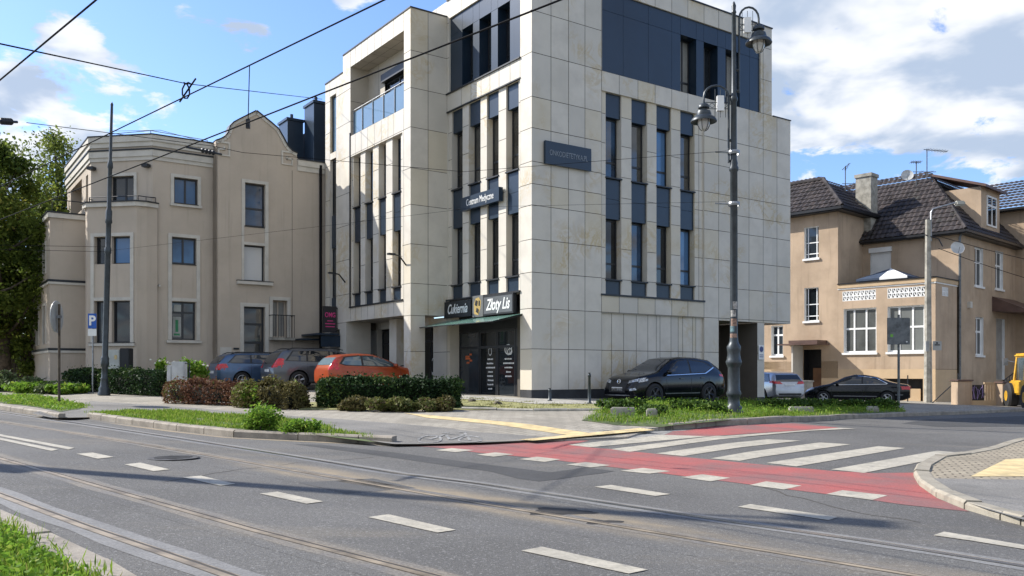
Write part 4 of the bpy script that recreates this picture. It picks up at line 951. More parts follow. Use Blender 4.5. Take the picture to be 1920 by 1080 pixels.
co.prism([(.1, .3), (LC - .1, .3), (LC - .1, .9), (.1, .9)], 0, 11.3, lambda u, w, d: PC(u, w, d))
wl.build('wall', M_taupe, taupe, TB); tr.build('trim', M_trim, taupe, TB); pl2.build('plinth', M_plinth, taupe, TB); wd_.build('gable_capping', M_dark, taupe, TB); co.build('wall_core', M_joint, taupe, TB)
rf = MB(); rf.box(-6.5, B0 + 1.5, 11.1, -1.7, 23, 11.5); rfo = rf.build('roof', M_dark, taupe, TB)
for (u, d, w, z0, z1) in ((-1.93, 2.85, .8, 11.3, 13.75), (-1.15, 1.65, .62, 11.2, 14.45)):
    c_ = MB(); pbox(c_, PG, u - w / 2, u + w / 2, d, d + 1.2, z0, z1); pbox(c_, PG, u - w / 2 - .06, u + w / 2 + .06, d - .06, d + 1.26, z1, z1 + .12)
    c_.tube([PG(u, d + .5, z1 + .1), PG(u, d + .5, z1 + .45)], .08, 8); c_.build('chimney', M_metal, rfo, TB)
c_ = MB(); c_.prism([(-2.6, 11.3), (-.4, 11.3), (-.4, 14.0), (-1.2, 13.4), (-2.0, 12.6)], 4.2, 6, PGp); c_.build('roof_upstand', M_metal, rfo, TB)
rr_ = MB()
for a, b in ((PB1(-6.6, .8, 11.75), PB1(-9.0, .8, 11.8)), (PB1(-9.0, .8, 11.8), PD(.4, .8, 11.8))):
    rr_.tube([a, b], .018, 5); rr_.tube([(a[0], a[1], 11.4), a], .015, 5); rr_.tube([(b[0], b[1], 11.4), b], .015, 5)
rr_.build('roof_railing', M_galv, taupe, TB)
for u, z in ((.2, 10.02), (2.75, 10.0)):
    f_ = MB(); pbox(f_, PC, u - .14, u + .14, -.3, -.05, z, z + .13); pbox(f_, PC, u - .03, u + .03, -.06, .02, z, z + .08); f_.build('floodlight', M_dark, taupe, TB)
f_ = MB(); f_.tube([PB1(-8.85, 0, 5.05), PB1(-8.85, -.18, 5.02)], .05, 8); f_.build('camera', M_trim, taupe, TB)

# ================================================================== TAN VILLA
HL = Vector((-.6807643752849921, .7325024678066515)); HR = Vector((.7325, .6808)); HROT = math.atan2(.6808, .7325)
HC = (22.63, 46.0); HB = (0, 0, -.3)
def HW(a, b, z=0): return (HC[0] + a * HR.x + b * HL.x, HC[1] + a * HR.y + b * HL.y, z)
villa = thing('villa', 'tan rendered house with dark tiled roof, square corner tower and roof terrace', 'house', (HC[0], HC[1], -.3), HROT)
vw, vwl, vt, vd, vroof, vcor = MB(), MB(), MB(), MB(), MB(), MB()
PT = lambda u, d, z: (d, u, z)              # fronts (facing left), u runs back-left
def PTo(o): return lambda u, d, z: (o + d, u, z)
PSd = lambda u, d, z: (u, d, z)             # right-hand side, u runs back-right
def gut(*a):
    mb = MB(); mb.box(*a); return mb.build('gutter', M_gutter, villa, HB)
def infill(P, *a):
    mb = MB(); pbox(mb, P, *a); return mb.build('dark_infill', M_gutter, villa, HB)
def vwin(P, q, name='window', vs=(.5,), hs=(.66,), d=.14, gm=None, sill=True, fw=.09):
    vt = MB(); reveal(vt, P, *q, 0, d + .1); window(P, *q, d, villa, HB, fm=M_white, gm=gm or M_glass, vs=vs, hs=hs, fw=fw, name=name)
    if sill: pbox(vt, P, q[0] - .08, q[1] + .08, -.09, .02, q[2] - .12, q[2] - .005)
    vt.build('window_surround', M_white, villa, HB)
# terrace block
wt = [(3.19, 5.09, 2.47, 5.0), (.58, 2.56, 2.47, 5.0)]
blk = [(3.22, 5.16, 5.45, 6.0), (.52, 2.56, 5.45, 6.0)]
gar = (.65, 3.0, -.3, 1.0)
solid_wall(vw, PT, 0, 5.44, 1.52, 6.2, wt + blk); solid_wall(vwl, PT, 0, 5.44, -.6, 1.5, [gar]); vwl.box(0, 0, 1.5, .03, 5.44, 1.52)
for q in wt: vwin(PT, q, vs=(.33, .70), hs=(.54,), gm=M_glassg)
M_glassd = glass('dim_curtained_glass', (.09, .095, .09), .08, .7, .3)
for o_ in kids(villa):
    if o_.name.startswith('window'):
        for c in kids(o_): c.data.materials[0] = M_glassd
def breeze(P, u0, u1, z0, z1, n):
    mb = MB(); w = (u1 - u0) / n
    for r in range(2):
        for k in range(n):
            a = u0 + k * w; zz0 = z0 + r * (z1 - z0) / 2; zz1 = zz0 + (z1 - z0) / 2
            for q in ((a, a + .03, zz0, zz1), (a + w - .03, a + w, zz0, zz1), (a + .03, a + w - .03, zz0, zz0 + .035), (a + .03, a + w - .03, zz1 - .035, zz1)): pbox(mb, P, q[0], q[1], .0, .12, q[2], q[3])
            mb.prism([(a + .03, zz0 + .04), (a + .09, zz0 + .04), (a + w - .03, zz1 - .04), (a + w - .09, zz1 - .04)], .02, .1, lambda u, w_, d: P(u, d, w_))
    mb.build('breeze_block', M_white, villa, HB); infill(P, u0, u1, .2, .25, z0, z1); reveal(vt, P, u0, u1, z0, z1, 0, .2)
breeze(PT, *blk[0], 9); breeze(PT, *blk[1], 9)
PSs = lambda u, d, z: (u, .0 + d, z)
solid_wall(vw, PSs, 0, 3.05, 1.52, 6.2, [(.9, 1.75, 5.5, 5.98)]); vw4 = MB(); solid_wall(vw4, PSs, 0, 3.05, -.6, 1.5, []); vw4.build('side_base', M_tanl, villa, HB); breeze(PSs, .9, 1.75, 5.5, 5.98, 4)
for P, a, b in ((PT, -.06, 5.44), (PSs, -.08, 3.15)):
    vc_ = MB(); pbox(vc_, P, a, b, -.07, .1, 6.2, 6.42); vc_.build('cornice', M_tanl, villa, HB); infill(P, a - .04, b, -.12, .1, 6.425, 6.48); vc_ = MB(); pbox(vc_, P, a, b, -.03, .02, 6.12, 6.195); vc_.build('cornice', M_white, villa, HB)
gut(.1, .1, 6.2, 3.1, 5.4, 6.25); infill(PT, .65, 3.0, .5, .55, -.4, 1.0); reveal(vwl, PT, .65, 3.0, -.3, 1.0, 0, .5)
gd = MB(); pbox(gd, PT, .9, 2.9, .3, .36, -.3, .45); gd.build('garage_door', M_tanl, villa, HB)
# body wall (behind terrace) and right side
PBd = PTo(3.15)
solid_wall(vw, PBd, -.1, 5.8, 6.2, 9.35, [(3.72, 4.96, 6.9, 8.7)])
reveal(vt, PBd, 3.72, 4.96, 6.9, 8.7, 0, .15); sh = MB(); pbox(sh, PBd, 3.74, 4.94, .08, .12, 7.15, 8.5)
for k in range(16): pbox(sh, PBd, 3.75, 4.93, .07, .081, 7.17 + k * .082, 7.23 + k * .082)
pbox(sh, PBd, 3.66, 5.02, -.12, .1, 8.5, 8.78); sh.build('roller_shutter', M_white, villa, HB); infill(PBd, 3.75, 4.93, .13, .15, 6.9, 7.15)
PR2 = lambda u, d, z: (u, -.12 + d, z)
wr = [(5.34, 6.7, 6.35, 8.6), (8.74, 10.1, 6.4, 8.7), (5.5, 6.75, 2.34, 4.55)]
solid_wall(vw, PR2, 3.15, 12.4, -.6, 9.35, wr + [(8.9, 10.4, .9, 4.6)])
for q in wr: vwin(PR2, q, vs=(.5,), hs=(.62,))
dr = MB(); pbox(dr, PR2, 8.9, 10.4, .15, .2, .9, 4.6); dr.build('side_door', mat('grey_door', (.33, .31, .28), .6), villa, HB); reveal(vt, PR2, 8.9, 10.4, .9, 4.6, 0, .15)
cn = MB(); cn.prism([(-.1, 5.9), (-2.0, 5.0), (-2.0, 4.85), (-.1, 5.0)], 8.2, 12.2, lambda u, w, d: (d, u, w)); cn.build('porch_roof', M_brownmetal, villa, HB)
stp = MB()
for k in range(7): stp.box(11.8 - (7 - k) * .75 - 1.2, -1.6, -.5, 11.8 - (7 - k) * .75 + 4, -.3, -.3 + (k + 1) * .17)
stp.build('steps', M_conc, villa, HB)
rl = MB()
for k in range(12):
    u = 5.4 + k * .45; z = -.1 + k * .11; rl.tube([(u, -1.65, z), (u, -1.65, z + 1.0)], .02, 5)
    for s_ in range(9):
        th = s_ / 8 * 2 * math.pi * .9; 
    rl.tube([(u + .22 + .14 * math.cos(t) * (1 - t / 12), -1.65, z + .5 + .2 * math.sin(t) * (1 - t / 12)) for t in [j * .6 for j in range(14)]], .014, 4)
rl.tube([(5.3, -1.65, .88), (10.6, -1.65, 2.2)], .03, 6); rl.build('stair_railing', M_dark, villa, HB)
dpv = MB(); dpv.tube([(3.1, -.12, -.4), (3.1, -.12, 8.9), (3.05, -.3, 9.2)], .07, 8); dpv.build('drainpipe', M_greyp, villa, HB)
lb = MB(); lb.box(4.2, -.3, 5.0, 4.5, -.1, 5.35); lb.build('wall_light', M_trim, villa, HB)
# tower
tw = [(6.63, 7.54, 8.12, 10.0), (6.63, 7.54, 4.40, 6.38), (8.94, 9.74, 2.37, 4.22)]
dv = (6.46, 7.58, -.3, 2.7)
solid_wall(vw, PT, 5.44, 13, 1.52, 10.9, tw + [(dv[0], dv[1], 1, 2.7)]); vw3 = MB(); solid_wall(vw3, PT, 5.44, 13, -.6, 1.5, [(dv[0], dv[1], -1, 2)]); vw3.build('tower_base', M_tanl, villa, HB)
solid_wall(vw, lambda u, d, z: (u, 5.44 + d, z), 0, 4, 6.2, 10.9, [])
vw.box(0, 5.44, 9.9, .02, 5.46, 10.9)
for q in tw: vwin(PT, q, vs=(.2, .8), hs=(.15, .5), fw=.045) if q[3] > 5 else vwin(PT, q, vs=(.5,), hs=(.68,))
reveal(vd, PT, *dv, 0, .6); infill(PT, dv[0], dv[1], .6, .65, -.4, 2.7); do = MB(); pbox(do, PT, dv[0] + .05, dv[0] + .7, .35, .4, -.3, 1.6); do.build('door', mat('brown_door', (.2, .10, .05), .5), villa, HB)
cn = MB(); cn.box(-1.5, 5.95, 2.95, .0, 8.5, 3.02); cn.box(-1.2, 6.1, 3.04, 0, 7.9, 3.22); cn.build('door_canopy', M_brownmetal, villa, HB)
gp_ = MB(); pbox(gp_, PT, 7.62, 7.72, -1.2, -.02, -.3, 2.94); gp_.build('canopy_panel', M_trim, villa, HB)
vcor.box(.7, .3, -.3, 12.2, 5.3, 6.1); vcor.box(3.6, .3, 6, 12.2, 5.4, 9.3); vcor.box(.7, 5.7, -.3, 12, 12.9, 10.8)
# tiled roofs: real corrugated pantiles clipped to each roof plane
def clip(poly, ax, v, keep_gt):
    out = []
    for i in range(len(poly)):
        a, b = poly[i], poly[(i + 1) % len(poly)]; da, db = a[ax] - v, b[ax] - v
        if not keep_gt: da, db = -da, -db
        if da >= 0: out.append(a)
        if da * db < 0: t = da / (da - db); out.append((a[0] + (b[0] - a[0]) * t, a[1] + (b[1] - a[1]) * t))
    return out
def tiles(mb, pts, pitch=.30, row=.42, amp=.045):
    p = [Vector(q) for q in pts]; U = (p[1] - p[0]).normalized(); N = (p[1] - p[0]).cross(p[-1] - p[0]).normalized()
    if N.z < 0: N = -N
    V = N.cross(U).normalized()
    if V.z < 0: V = -V
    q2 = [((q - p[0]).dot(U), (q - p[0]).dot(V)) for q in p]
    us = [q[0] for q in q2]; vs = [q[1] for q in q2]; h = pitch / 4
    k0, k1 = math.floor(min(us) / h), math.ceil(max(us) / h)
    prof = [0, .75, 1.0, .5]
    for k in range(k0, k1):
        c = clip(clip(q2, 0, k * h, True), 0, (k + 1) * h, False)
        if len(c) < 3: continue
        j0, j1 = math.floor(min(v for _, v in c) / row), math.ceil(max(v for _, v in c) / row)
        for j in range(j0, j1):
            d = clip(clip(c, 1, j * row, True), 1, (j + 1) * row, False)
            if len(d) < 3: continue
            def hh(u, v):
                f = (u / h - k); a, b = prof[k % 4], prof[(k + 1) % 4]
                return amp * (a + (b - a) * f) + .04 * (1 - (v / row - j))
            mb.poly([tuple(p[0] + U * u + V * v + N * hh(u, v)) for u, v in d], 0, random.random())
# main roof: eave front at X=2.75, ridge inside, hip at right
eX, eY, eZ = 2.75, -.55, 9.25; rX, rZ = 7.2, 13.45; hipY = 3.0
tiles(vroof, [(eX, 6.4, eZ), (eX, eY, eZ), (rX, hipY, rZ), (rX, 9.5, rZ), (eX + 1.4, 6.4, eZ + 1.46)])
tiles(vroof, [(eX, eY, eZ), (12.4, eY, eZ), (12.4, hipY, rZ), (rX, hipY, rZ)])
vcor.prism([(eX + .3, eZ - .02), (rX, rZ - .15), (12.3, rZ - .15), (12.3, eZ - .02)], .2, 9, lambda u, w, d: (u, max(d, hipY + .25 if w > 12 else d), w))
for a, b in (((eX, eY, eZ), (rX, hipY, rZ)), ((rX, hipY, rZ), (rX, 9.5, rZ))): 
    a, b = Vector(a), Vector(b); n = int((b - a).length / .36)
    for k in range(n): vroof.tube([a.lerp(b, k / n) + Vector((0, 0, .05)), a.lerp(b, (k + 1) / n) + Vector((0, 0, .08))], [.10, .125], 7)
gut(eX - .1, eY - .05, eZ - .14, eX + .02, 6.2, eZ - .01); gut(eX - .1, eY - .12, eZ - .14, 12.4, eY - .02, eZ - .01); gut(eX, eY, eZ - .2, 12.3, 5.8, eZ - .141)
# tower hip roof
tz, tp = 10.9, 13.1
tiles(vroof, [(-.5, 13.2, tz), (-.5, 4.95, tz), (1.9, 7.3, tp), (1.9, 10.8, tp)]); tiles(vroof, [(-.5, 4.95, tz), (4.8, 4.95, tz), (4.8, 7.3, tp), (1.9, 7.3, tp)])
tiles(vroof, [(1.9, 10.8, tp), (1.9, 7.3, tp), (4.6, 7.3, tp - 1.2), (4.6, 10.8, tp - 1.2)])
vcor.prism([(4.99, 10.9), (7.3, 12.95), (10.6, 12.95), (13.1, 10.9)], .2, 4.4, lambda u, w, d: (d if w < 12 else max(d, 2.0), u, w))
a, b = Vector((-.5, 4.95, tz)), Vector((1.9, 7.3, tp))
for k in range(9): vroof.tube([a.lerp(b, k / 9) + Vector((0, 0, .05)), a.lerp(b, (k + 1) / 9) + Vector((0, 0, .08))], [.10, .125], 7)
vroof.tube([(1.9, 7.3, tp + .08), (1.9, 10.8, tp + .08)], .12, 7)
gut(-.62, 4.85, tz - .16, -.5, 13.2, tz - .01); gut(-.62, 4.83, tz - .16, 4.6, 4.95, tz - .01); gut(-.5, 4.95, tz - .22, 4.5, 13, tz - .161)
# dormer on the right slope
dm = MB(); dm.box(6.3, -.15, 9.6, 9.4, 3.0, 12.2); dmo = dm.build('dormer', M_tan, villa, HB)
dw = MB(); f0 = len(kids(villa)); window(lambda u, d, z: (u, -.17 + d, z), 7.15, 8.75, 10.0, 11.8, -.04, dmo, HB, fm=M_white, vs=(.5,), hs=(.68,), fw=.1)
dm = MB(); dm.prism([(-.5, 12.25), (2.5, 13.3), (2.5, 13.16), (-.5, 12.1)], 6.0, 9.7, lambda u, w, d: (d, u, w)); dm.build('dormer_roof', M_brownmetal, dmo, HB)
# right wing
PW2 = PTo(12.4)
solid_wall(vw, PW2, -7, 3.2, -.6, 11.7, []); vw.box(12.41, -7, -.6, 18, -6.9, 11.7); vcor.box(12.6, -6.8, 0, 18, 3, 11.6)
tiles(vroof, [(12.0, 3.6, 11.7), (12.0, -7.6, 11.7), (15.5, -4.5, 14.0), (15.5, 2.5, 14.0)])
gut(11.88, -7.6, 11.55, 12.0, 3.6, 11.69); gut(12, -7.5, 11.5, 13, 3.5, 11.549)
# far left wing behind the tower
tiles(vroof, [(3.0, 18, 11.6), (3.0, 9.5, 11.6), (6.0, 9.5, 14.3), (6.0, 18, 14.3)]); vcor.box(3.5, 9.6, 0, 8, 18, 11.6)
vw.build('wall', M_tan, villa, HB); vwl.build('lower_wall', M_tanl, villa, HB); vt.build('opening_trim', M_white, villa, HB); vd.build('door_recess', M_gutter, villa, HB)
vr = vroof.build('roof', M_roof, villa, HB); vcor.build('wall_core', M_joint, villa, HB)
chm = MB(); chm.box(3.3, 5.0, 9.8, 4.2, 5.95, 13.2); chm.box(3.24, 4.94, 13.2, 4.26, 6.01, 13.4); chm.build('chimney', M_conc, vr, HB)
# ================================================================== CARS
def lerp_tab(tab, x):
    if x <= tab[0][0]: return tab[0][1]
    for (a, b), (c, d) in zip(tab, tab[1:]):
        if x <= c:
            t = (x - a) / (c - a); return b + (d - b) * t
    return tab[-1][1]
def smooth_tab(tab, k=.07):
    return lambda x: (lerp_tab(tab, x - k) + 2 * lerp_tab(tab, x) + lerp_tab(tab, x + k)) / 4
M_tyre = mat('tyre', (.014, .014, .015), .8, bump=.2); M_trimblk = mat('black_plastic', (.02, .02, .021), .6); M_chrome = mat('chrome', (.7, .7, .7), .12, 1, 0)
M_carglass = glass('car_glass', (.012, .014, .017), .02, .9, .3, .02); M_carglass2 = glass('tinted_car_glass', (.05, .075, .09), .02, 1.0, .5, .02)
M_tail = mat('tail_light', (.62, .012, .02), .15, 0, .2, 12, coat=.5); M_head = mat('head_light', (.45, .48, .52), .08, .3, .4, 18, coat=1); M_platem = mat('number_plate', (.7, .7, .68), .5)
M_alloy = mat('alloy_wheel', (.45, .46, .47), .3, .9, .1); M_alloyd = mat('dark_alloy_wheel', (.06, .06, .065), .3, .8, .1)
def paint(name, col, met=.4): return mat(name, col, .28 if met else .12, met, .06, 3, coat=.4 if met else .15, spec=.35 if met else .4)
def make_car(label, loc, heading, S, group=None, name='parked_car'):
    """S: car description; local X forward, Y left"""
    t = thing(name, label, 'car', loc, heading, group)
    L, Wd = S['L'], S['W']; top, belt = smooth_tab(S['top']), smooth_tab(S['belt']); hw = Wd / 2; xf, xr, wr = S['xf'], S['xr'], S['wr']
    low = smooth_tab([(-L / 2, .36), (-L / 2 + .25, .24), (-L / 2 + .6, S.get('clr', .2)), (L / 2 - .6, S.get('clr', .2)), (L / 2 - .2, .22), (L / 2, .32)])
    wid = smooth_tab([(-L / 2, hw * .80), (-L / 2 + .12, hw * .90), (-L / 2 + .45, hw * .975), (-L / 2 + 1.0, hw), (L / 2 - 1.2, hw), (L / 2 - .6, hw * .965), (L / 2 - .2, hw * .86), (L / 2, hw * .70)], .06)
    N = 84; bm = bmesh.new(); rings = []
    for i in range(N + 1):
        x = -L / 2 + L * i / N; zl, zt, zb, w = low(x), top(x), belt(x), wid(x)
        zb = min(zb, zt - .02); h = zt - zb; g = max(0, min(1, h / .42)); m_ = zl + (zb - zl) * .5
        half = [(0, zl), (w * .80, zl), (w * .955, zl + .07), (w * .985, zl + .2), (w, m_ + .04), (w * .985, zb - .09), (w * .965, zb - .015), (w * (.945 - .01 * g), zb + .12 * h), (w * (.93 - .075 * g), zb + .5 * h), (w * (.90 - .15 * g), zb + .85 * h), (w * (.80 - .16 * g), zb + .965 * h), (w * .40, zb + h * .995), (0, zt)]
        rings.append([bm.verts.new((x, y, z)) for y, z in half] + [bm.verts.new((x, -y, z)) for y, z in half[-2:0:-1]])
    n = len(rings[0])
    for a, b in zip(rings, rings[1:]):
        for j in range(n): bm.faces.new((a[j], a[(j + 1) % n], b[(j + 1) % n], b[j]))
    bm.faces.new(rings[0]); bm.faces.new(rings[-1][::-1])
    bmesh.ops.recalc_face_normals(bm, faces=bm.faces)
    tree = bvhtree.BVHTree.FromBMesh(bm)
    # wheel arches cut with a boolean
    me = bpy.data.meshes.new('body'); bm.to_mesh(me); bm.free(); me.materials.append(S['paint']); me.materials.append(M_trimblk)
    body = bpy.data.objects.new('body', me); COL.objects.link(body)
    cut = MB(); rx = Matrix.Rotation(R(90), 4, 'X').to_3x3()
    for x in (xf, xr):
        for s in (-1, 1): cut.lathe([(0, -.22), (wr + .055, -.22), (wr + .055, .22), (0, .22)], 28, (x, s * (hw - .08), wr + .01), rot=rx)
    cuto = cut.build('cutter', M_trimblk); md_ = body.modifiers.new('b', 'BOOLEAN'); md_.object = cuto; md_.operation = 'DIFFERENCE'; md_.solver = 'EXACT'
    dg = bpy.context.evaluated_depsgraph_get(); dg.update(); nm = bpy.data.meshes.new_from_object(body.evaluated_get(dg))
    body.modifiers.clear(); body.data = nm; bpy.data.objects.remove(cuto)
    nm.materials.clear(); nm.materials.append(S['paint']); nm.materials.append(M_trimblk)
    for p in nm.polygons:
        c = p.center; inw = any(abs(c.x - x) < wr + .06 and (c.x - x) ** 2 + (c.z - wr) ** 2 < (wr + .062) ** 2 for x in (xf, xr)); p.use_smooth = True
        p.material_index = 1 if (inw and abs(c.y) < hw * .999 and (abs(p.normal.y) < .6 or abs(c.y) < hw - .2)) or (c.z < S.get('trimz', .27)) else 0
    nm.set_sharp_from_angle(angle=R(38)); body.parent = t
    def patch(nm_, pts, frm, m, off=.006, parent=None, sub=7, z=None):
        """flat outline projected on the body; frm = 'L','R','F','B' or direction vector + plane axes"""
        ax = {'L': ((1, 0, 0), (0, 0, 1), (0, -1, 0)), 'R': ((1, 0, 0), (0, 0, 1), (0, 1, 0)), 'F': ((0, 1, 0), (0, 0, 1), (-1, 0, 0)), 'B': ((0, 1, 0), (0, 0, 1), (1, 0, 0)),
              'FL': ((.6, -.8, 0), (0, 0, 1), (-.8, -.6, 0)), 'FR': ((.6, .8, 0), (0, 0, 1), (-.8, .6, 0)), 'BL': ((.6, .8, 0), (0, 0, 1), (.8, -.6, 0)), 'BR': ((.6, -.8, 0), (0, 0, 1), (.8, .6, 0))}[frm]
        U, V, Dn = (Vector(q) for q in ax); b = bmesh.new(); b.faces.new([b.verts.new((u, v, 0)) for u, v in pts])
        us = [p[0] for p in pts]; vs = [p[1] for p in pts]
        for k in range(1, sub):
            for co, no in (((min(us) + (max(us) - min(us)) * k / sub, 0, 0), (1, 0, 0)), ((0, min(vs) + (max(vs) - min(vs)) * k / sub, 0), (0, 1, 0))):
                bmesh.ops.bisect_plane(b, geom=b.verts[:] + b.edges[:] + b.faces[:], dist=1e-5, plane_co=co, plane_no=no)
        bad = []
        for v in b.verts:
            o = U * v.co.x + V * v.co.y - Dn * 4; h = tree.ray_cast(o, Dn)
            if h[0] is None: bad.append(v)
            else: v.co = h[0] - Dn * off + h[1] * 0
        bmesh.ops.delete(b, geom=bad, context='VERTS'); 
        me = bpy.data.meshes.new(nm_); b.to_mesh(me); b.free(); me.materials.append(m)
        for p in me.polygons: p.use_smooth = True
        o = bpy.data.objects.new(nm_, me); COL.objects.link(o); o.parent = parent or t; return o
    gm = S.get('glass', M_carglass)
    for sd in 'LR':
        bk = patch('side_window', S['dlo'], sd, M_trimblk if not S.get('chrome') else M_chrome, .004, sub=12)
        cx = sum(p[0] for p in S['dlo']) / len(S['dlo']); cz = sum(p[1] for p in S['dlo']) / len(S['dlo'])
        for pn in S['panes']: patch('pane', pn, sd, gm, .009, bk, 10)
        for sx in S['seams']: patch('door_seam', [(sx - .006, .30), (sx + .006, .30), (sx + .006, belt(sx) - .03), (sx - .006, belt(sx) - .03)], sd, M_trimblk, .003, body, 6)
        for hx in S['handles']: patch('door_handle', [(hx - .1, belt(hx) - .16), (hx + .1, belt(hx) - .16), (hx + .1, belt(hx) - .125), (hx - .1, belt(hx) - .125)], sd, S.get('handle', S['paint']), .03, body, 3)
        s = 1 if sd == 'L' else -1
        mm = MB(); mm.bevbox(S['mx'] - .06, s * (hw * .95), belt(S['mx']) + .02, S['mx'] + .07, s * (hw * .95 + .2), belt(S['mx']) + .17, .03)
        mm.build('mirror', S.get('mirror', S['paint']), t, smooth=True)
    if 'ws' in S: patch('windscreen', S['ws'], 'F', gm, .012, sub=14)
    if 'rw' in S: patch('rear_window', S['rw'], 'B', gm, .012, sub=10)
    for nm_, pts, frm, m in S.get('patches', []): patch(nm_, pts, frm, m, .010, sub=8)
    for x in (xf, xr):
        for s in (-1, 1):
            y = s * (hw - .10); w_ = MB(); rz = Matrix.Rotation(R(-90 * s), 4, 'X').to_3x3()
            w_.lathe([(wr * .62, .10), (wr * .66, .112), (wr * .88, .115), (wr * .97, .09), (wr, .05), (wr, -.08), (wr * .9, -.1), (.1, -.1)], 30, (x, y, wr), rot=rz)
            wo = w_.build('wheel', M_tyre, t, smooth=True, angle=40)
            r_ = MB(); r_.lathe([(wr * .64, .105), (wr * .60, .10), (wr * .57, .05), (wr * .3, .03), (0, .03)], 28, (x, y, wr), m=0, rot=rz)
            for k in range(5):
                a = k * 2 * math.pi / 5 + .3
                for da in (-.11, .11):
                    c, s2_ = math.cos(a + da), math.sin(a + da); pth = [rz @ Vector((c * .06, s2_ * .06, .075)) + Vector((x, y, wr)), rz @ Vector((c * wr * .6, s2_ * wr * .6, .095)) + Vector((x, y, wr))]
                    r_.tube(pth, .021, 5, m=1)
            r_.lathe([(.075, .05), (.07, .085), (0, .09)], 12, (x, y, wr), m=1, rot=rz)
            r_.lathe([(wr * .645, .108), (wr * .61, .112), (wr * .57, .07)], 28, (x, y, wr), m=1, rot=rz)
            r_.build('rim', [M_rubber, S.get('alloy', M_alloy)], wo, smooth=True, angle=40)
    return t
def mirror_pts(p): return [(-a, b) for a, b in p]
# --- estate / hatch / suv descriptions
def S_wagon(paint_, L=4.7, W=1.78, Ht=1.47, rail=False, **kw):
    h = L / 2
    d = dict(L=L, W=W, xf=h - .92, xr=-h + .98, wr=.325, paint=paint_,
             top=[(-h, .80), (-h + .08, 1.02), (-h + .42, Ht - .10), (-h + .7, Ht - .03), (-h + 1.6, Ht), (-h + 2.3, Ht - .02), (h - 1.9, Ht - .16), (h - 1.25, 1.02), (h - .9, .95), (h - .35, .82), (h - .08, .70), (h, .55)],
             belt=[(-h, .78), (-h + .1, .98), (-h + 1, .97), (h - 1.25, .93), (h - .3, .76), (h, .5)],
             dlo=[(-h + .38, 1.02), (h - 1.42, .98), (h - 2.05, Ht - .12), (-h + 2.0, Ht - .08), (-h + .75, Ht - .11)],
             panes=[[(-h + .46, 1.04), (-h + 1.32, 1.03), (-h + 1.35, Ht - .115), (-h + .78, Ht - .13)], [(-h + 1.40, 1.03), (-h + 2.28, 1.01), (-h + 2.28, Ht - .11), (-h + 1.42, Ht - .11)], [(-h + 2.35, 1.01), (h - 1.52, .995), (h - 2.08, Ht - .145), (-h + 2.35, Ht - .115)]],
             seams=[-h + 1.36, -h + 2.32, h - 1.35], handles=[-h + 1.55, -h + 2.55], mx=h - 1.55,
             ws=[(-.70, 1.02), (.70, 1.02), (.56, Ht - .12), (-.56, Ht - .12)], rw=[(-.66, 1.02), (.66, 1.02), (.56, Ht - .16), (-.56, Ht - .16)])
    tl = [(.45, .80), (.9, .84), (.9, 1.02), (.55, 1.0)]
    d['patches'] = [('tail_light', [(.48, .74), (.86, .74), (.86, .98), (.55, .98)], 'B', M_tail), ('tail_light', mirror_pts([(.48, .74), (.86, .74), (.86, .98), (.55, .98)]), 'B', M_tail), ('tail_light', [(-h + .02, .78), (-h + .42, .84), (-h + .34, 1.0), (-h + .06, .99)], 'L', M_tail), ('tail_light', [(-h + .02, .78), (-h + .42, .84), (-h + .34, 1.0), (-h + .06, .99)], 'R', M_tail),
                    ('number_plate', [(-.26, .60), (.26, .60), (.26, .71), (-.26, .71)], 'B', M_platem), ('headlight', [(.40, .62), (.78, .66), (.74, .77), (.42, .72)], 'F', M_head), ('headlight', mirror_pts([(.40, .62), (.78, .66), (.74, .77), (.42, .72)]), 'F', M_head), ('headlight', [(h - .62, .74), (h - .16, .62), (h - .12, .72), (h - .55, .80)], 'L', M_head), ('headlight', [(h - .62, .74), (h - .16, .62), (h - .12, .72), (h - .55, .80)], 'R', M_head)]
    d.update(kw); return d
p_blue = paint('steel_blue_paint', (.075, .13, .225)); p_grey = paint('dark_grey_paint', (.11, .118, .13)); p_or = paint('orange_paint', (.34, .058, .014), .15); p_blk = paint('black_blue_paint', (.004, .005, .008), .0); p_sil = paint('silver_paint', (.42, .44, .47), .6); p_blk2 = paint('black_paint', (.006, .007, .008), 0)
HUR = math.atan2(UR[1], UR[0])
def park(px, py, D=None, dz=.125):
    """point on the terrain under a given pixel column at a given depth"""
    kx = (px - CX) / FPX; x = kx * D; return (x, D, H(x, D) + dz)
def roofrails(t, L, Ht, W):
    for s in (-1, 1):
        m_ = MB(); m_.tube([(-L / 2 + .6, s * W * .34, Ht - .05), (-L / 2 + .8, s * W * .34, Ht + .03), (.3, s * W * .34, Ht + .03), (.6, s * W * .34, Ht - .03)], .02, 6); m_.build('roof_rail', M_trimblk, t)
S1 = S_wagon(p_blue, 4.6, 1.75, 1.47); c = make_car('steel blue estate car, leftmost of the cars parked before the taupe building', park(500, 0, 36.9), HUR, S1); roofrails(c, 4.6, 1.45, 1.75)
S2 = S_wagon(p_grey, 4.75, 1.86, 1.66, clr=.24); S2['wr'] = .36
S2['top'] = [(-2.375, .85), (-2.30, 1.08), (-2.0, 1.50), (-1.75, 1.61), (-.8, 1.66), (.1, 1.64), (.7, 1.50), (1.3, 1.12), (1.6, 1.04), (2.05, .93), (2.3, .78), (2.375, .6)]
S2['belt'] = [(-2.375, .84), (-2.28, 1.05), (-1.3, 1.07), (1.2, 1.02), (2.0, .85), (2.375, .55)]
S2['dlo'] = [(-1.95, 1.13), (.98, 1.07), (.35, 1.52), (-.6, 1.57), (-1.6, 1.54)]
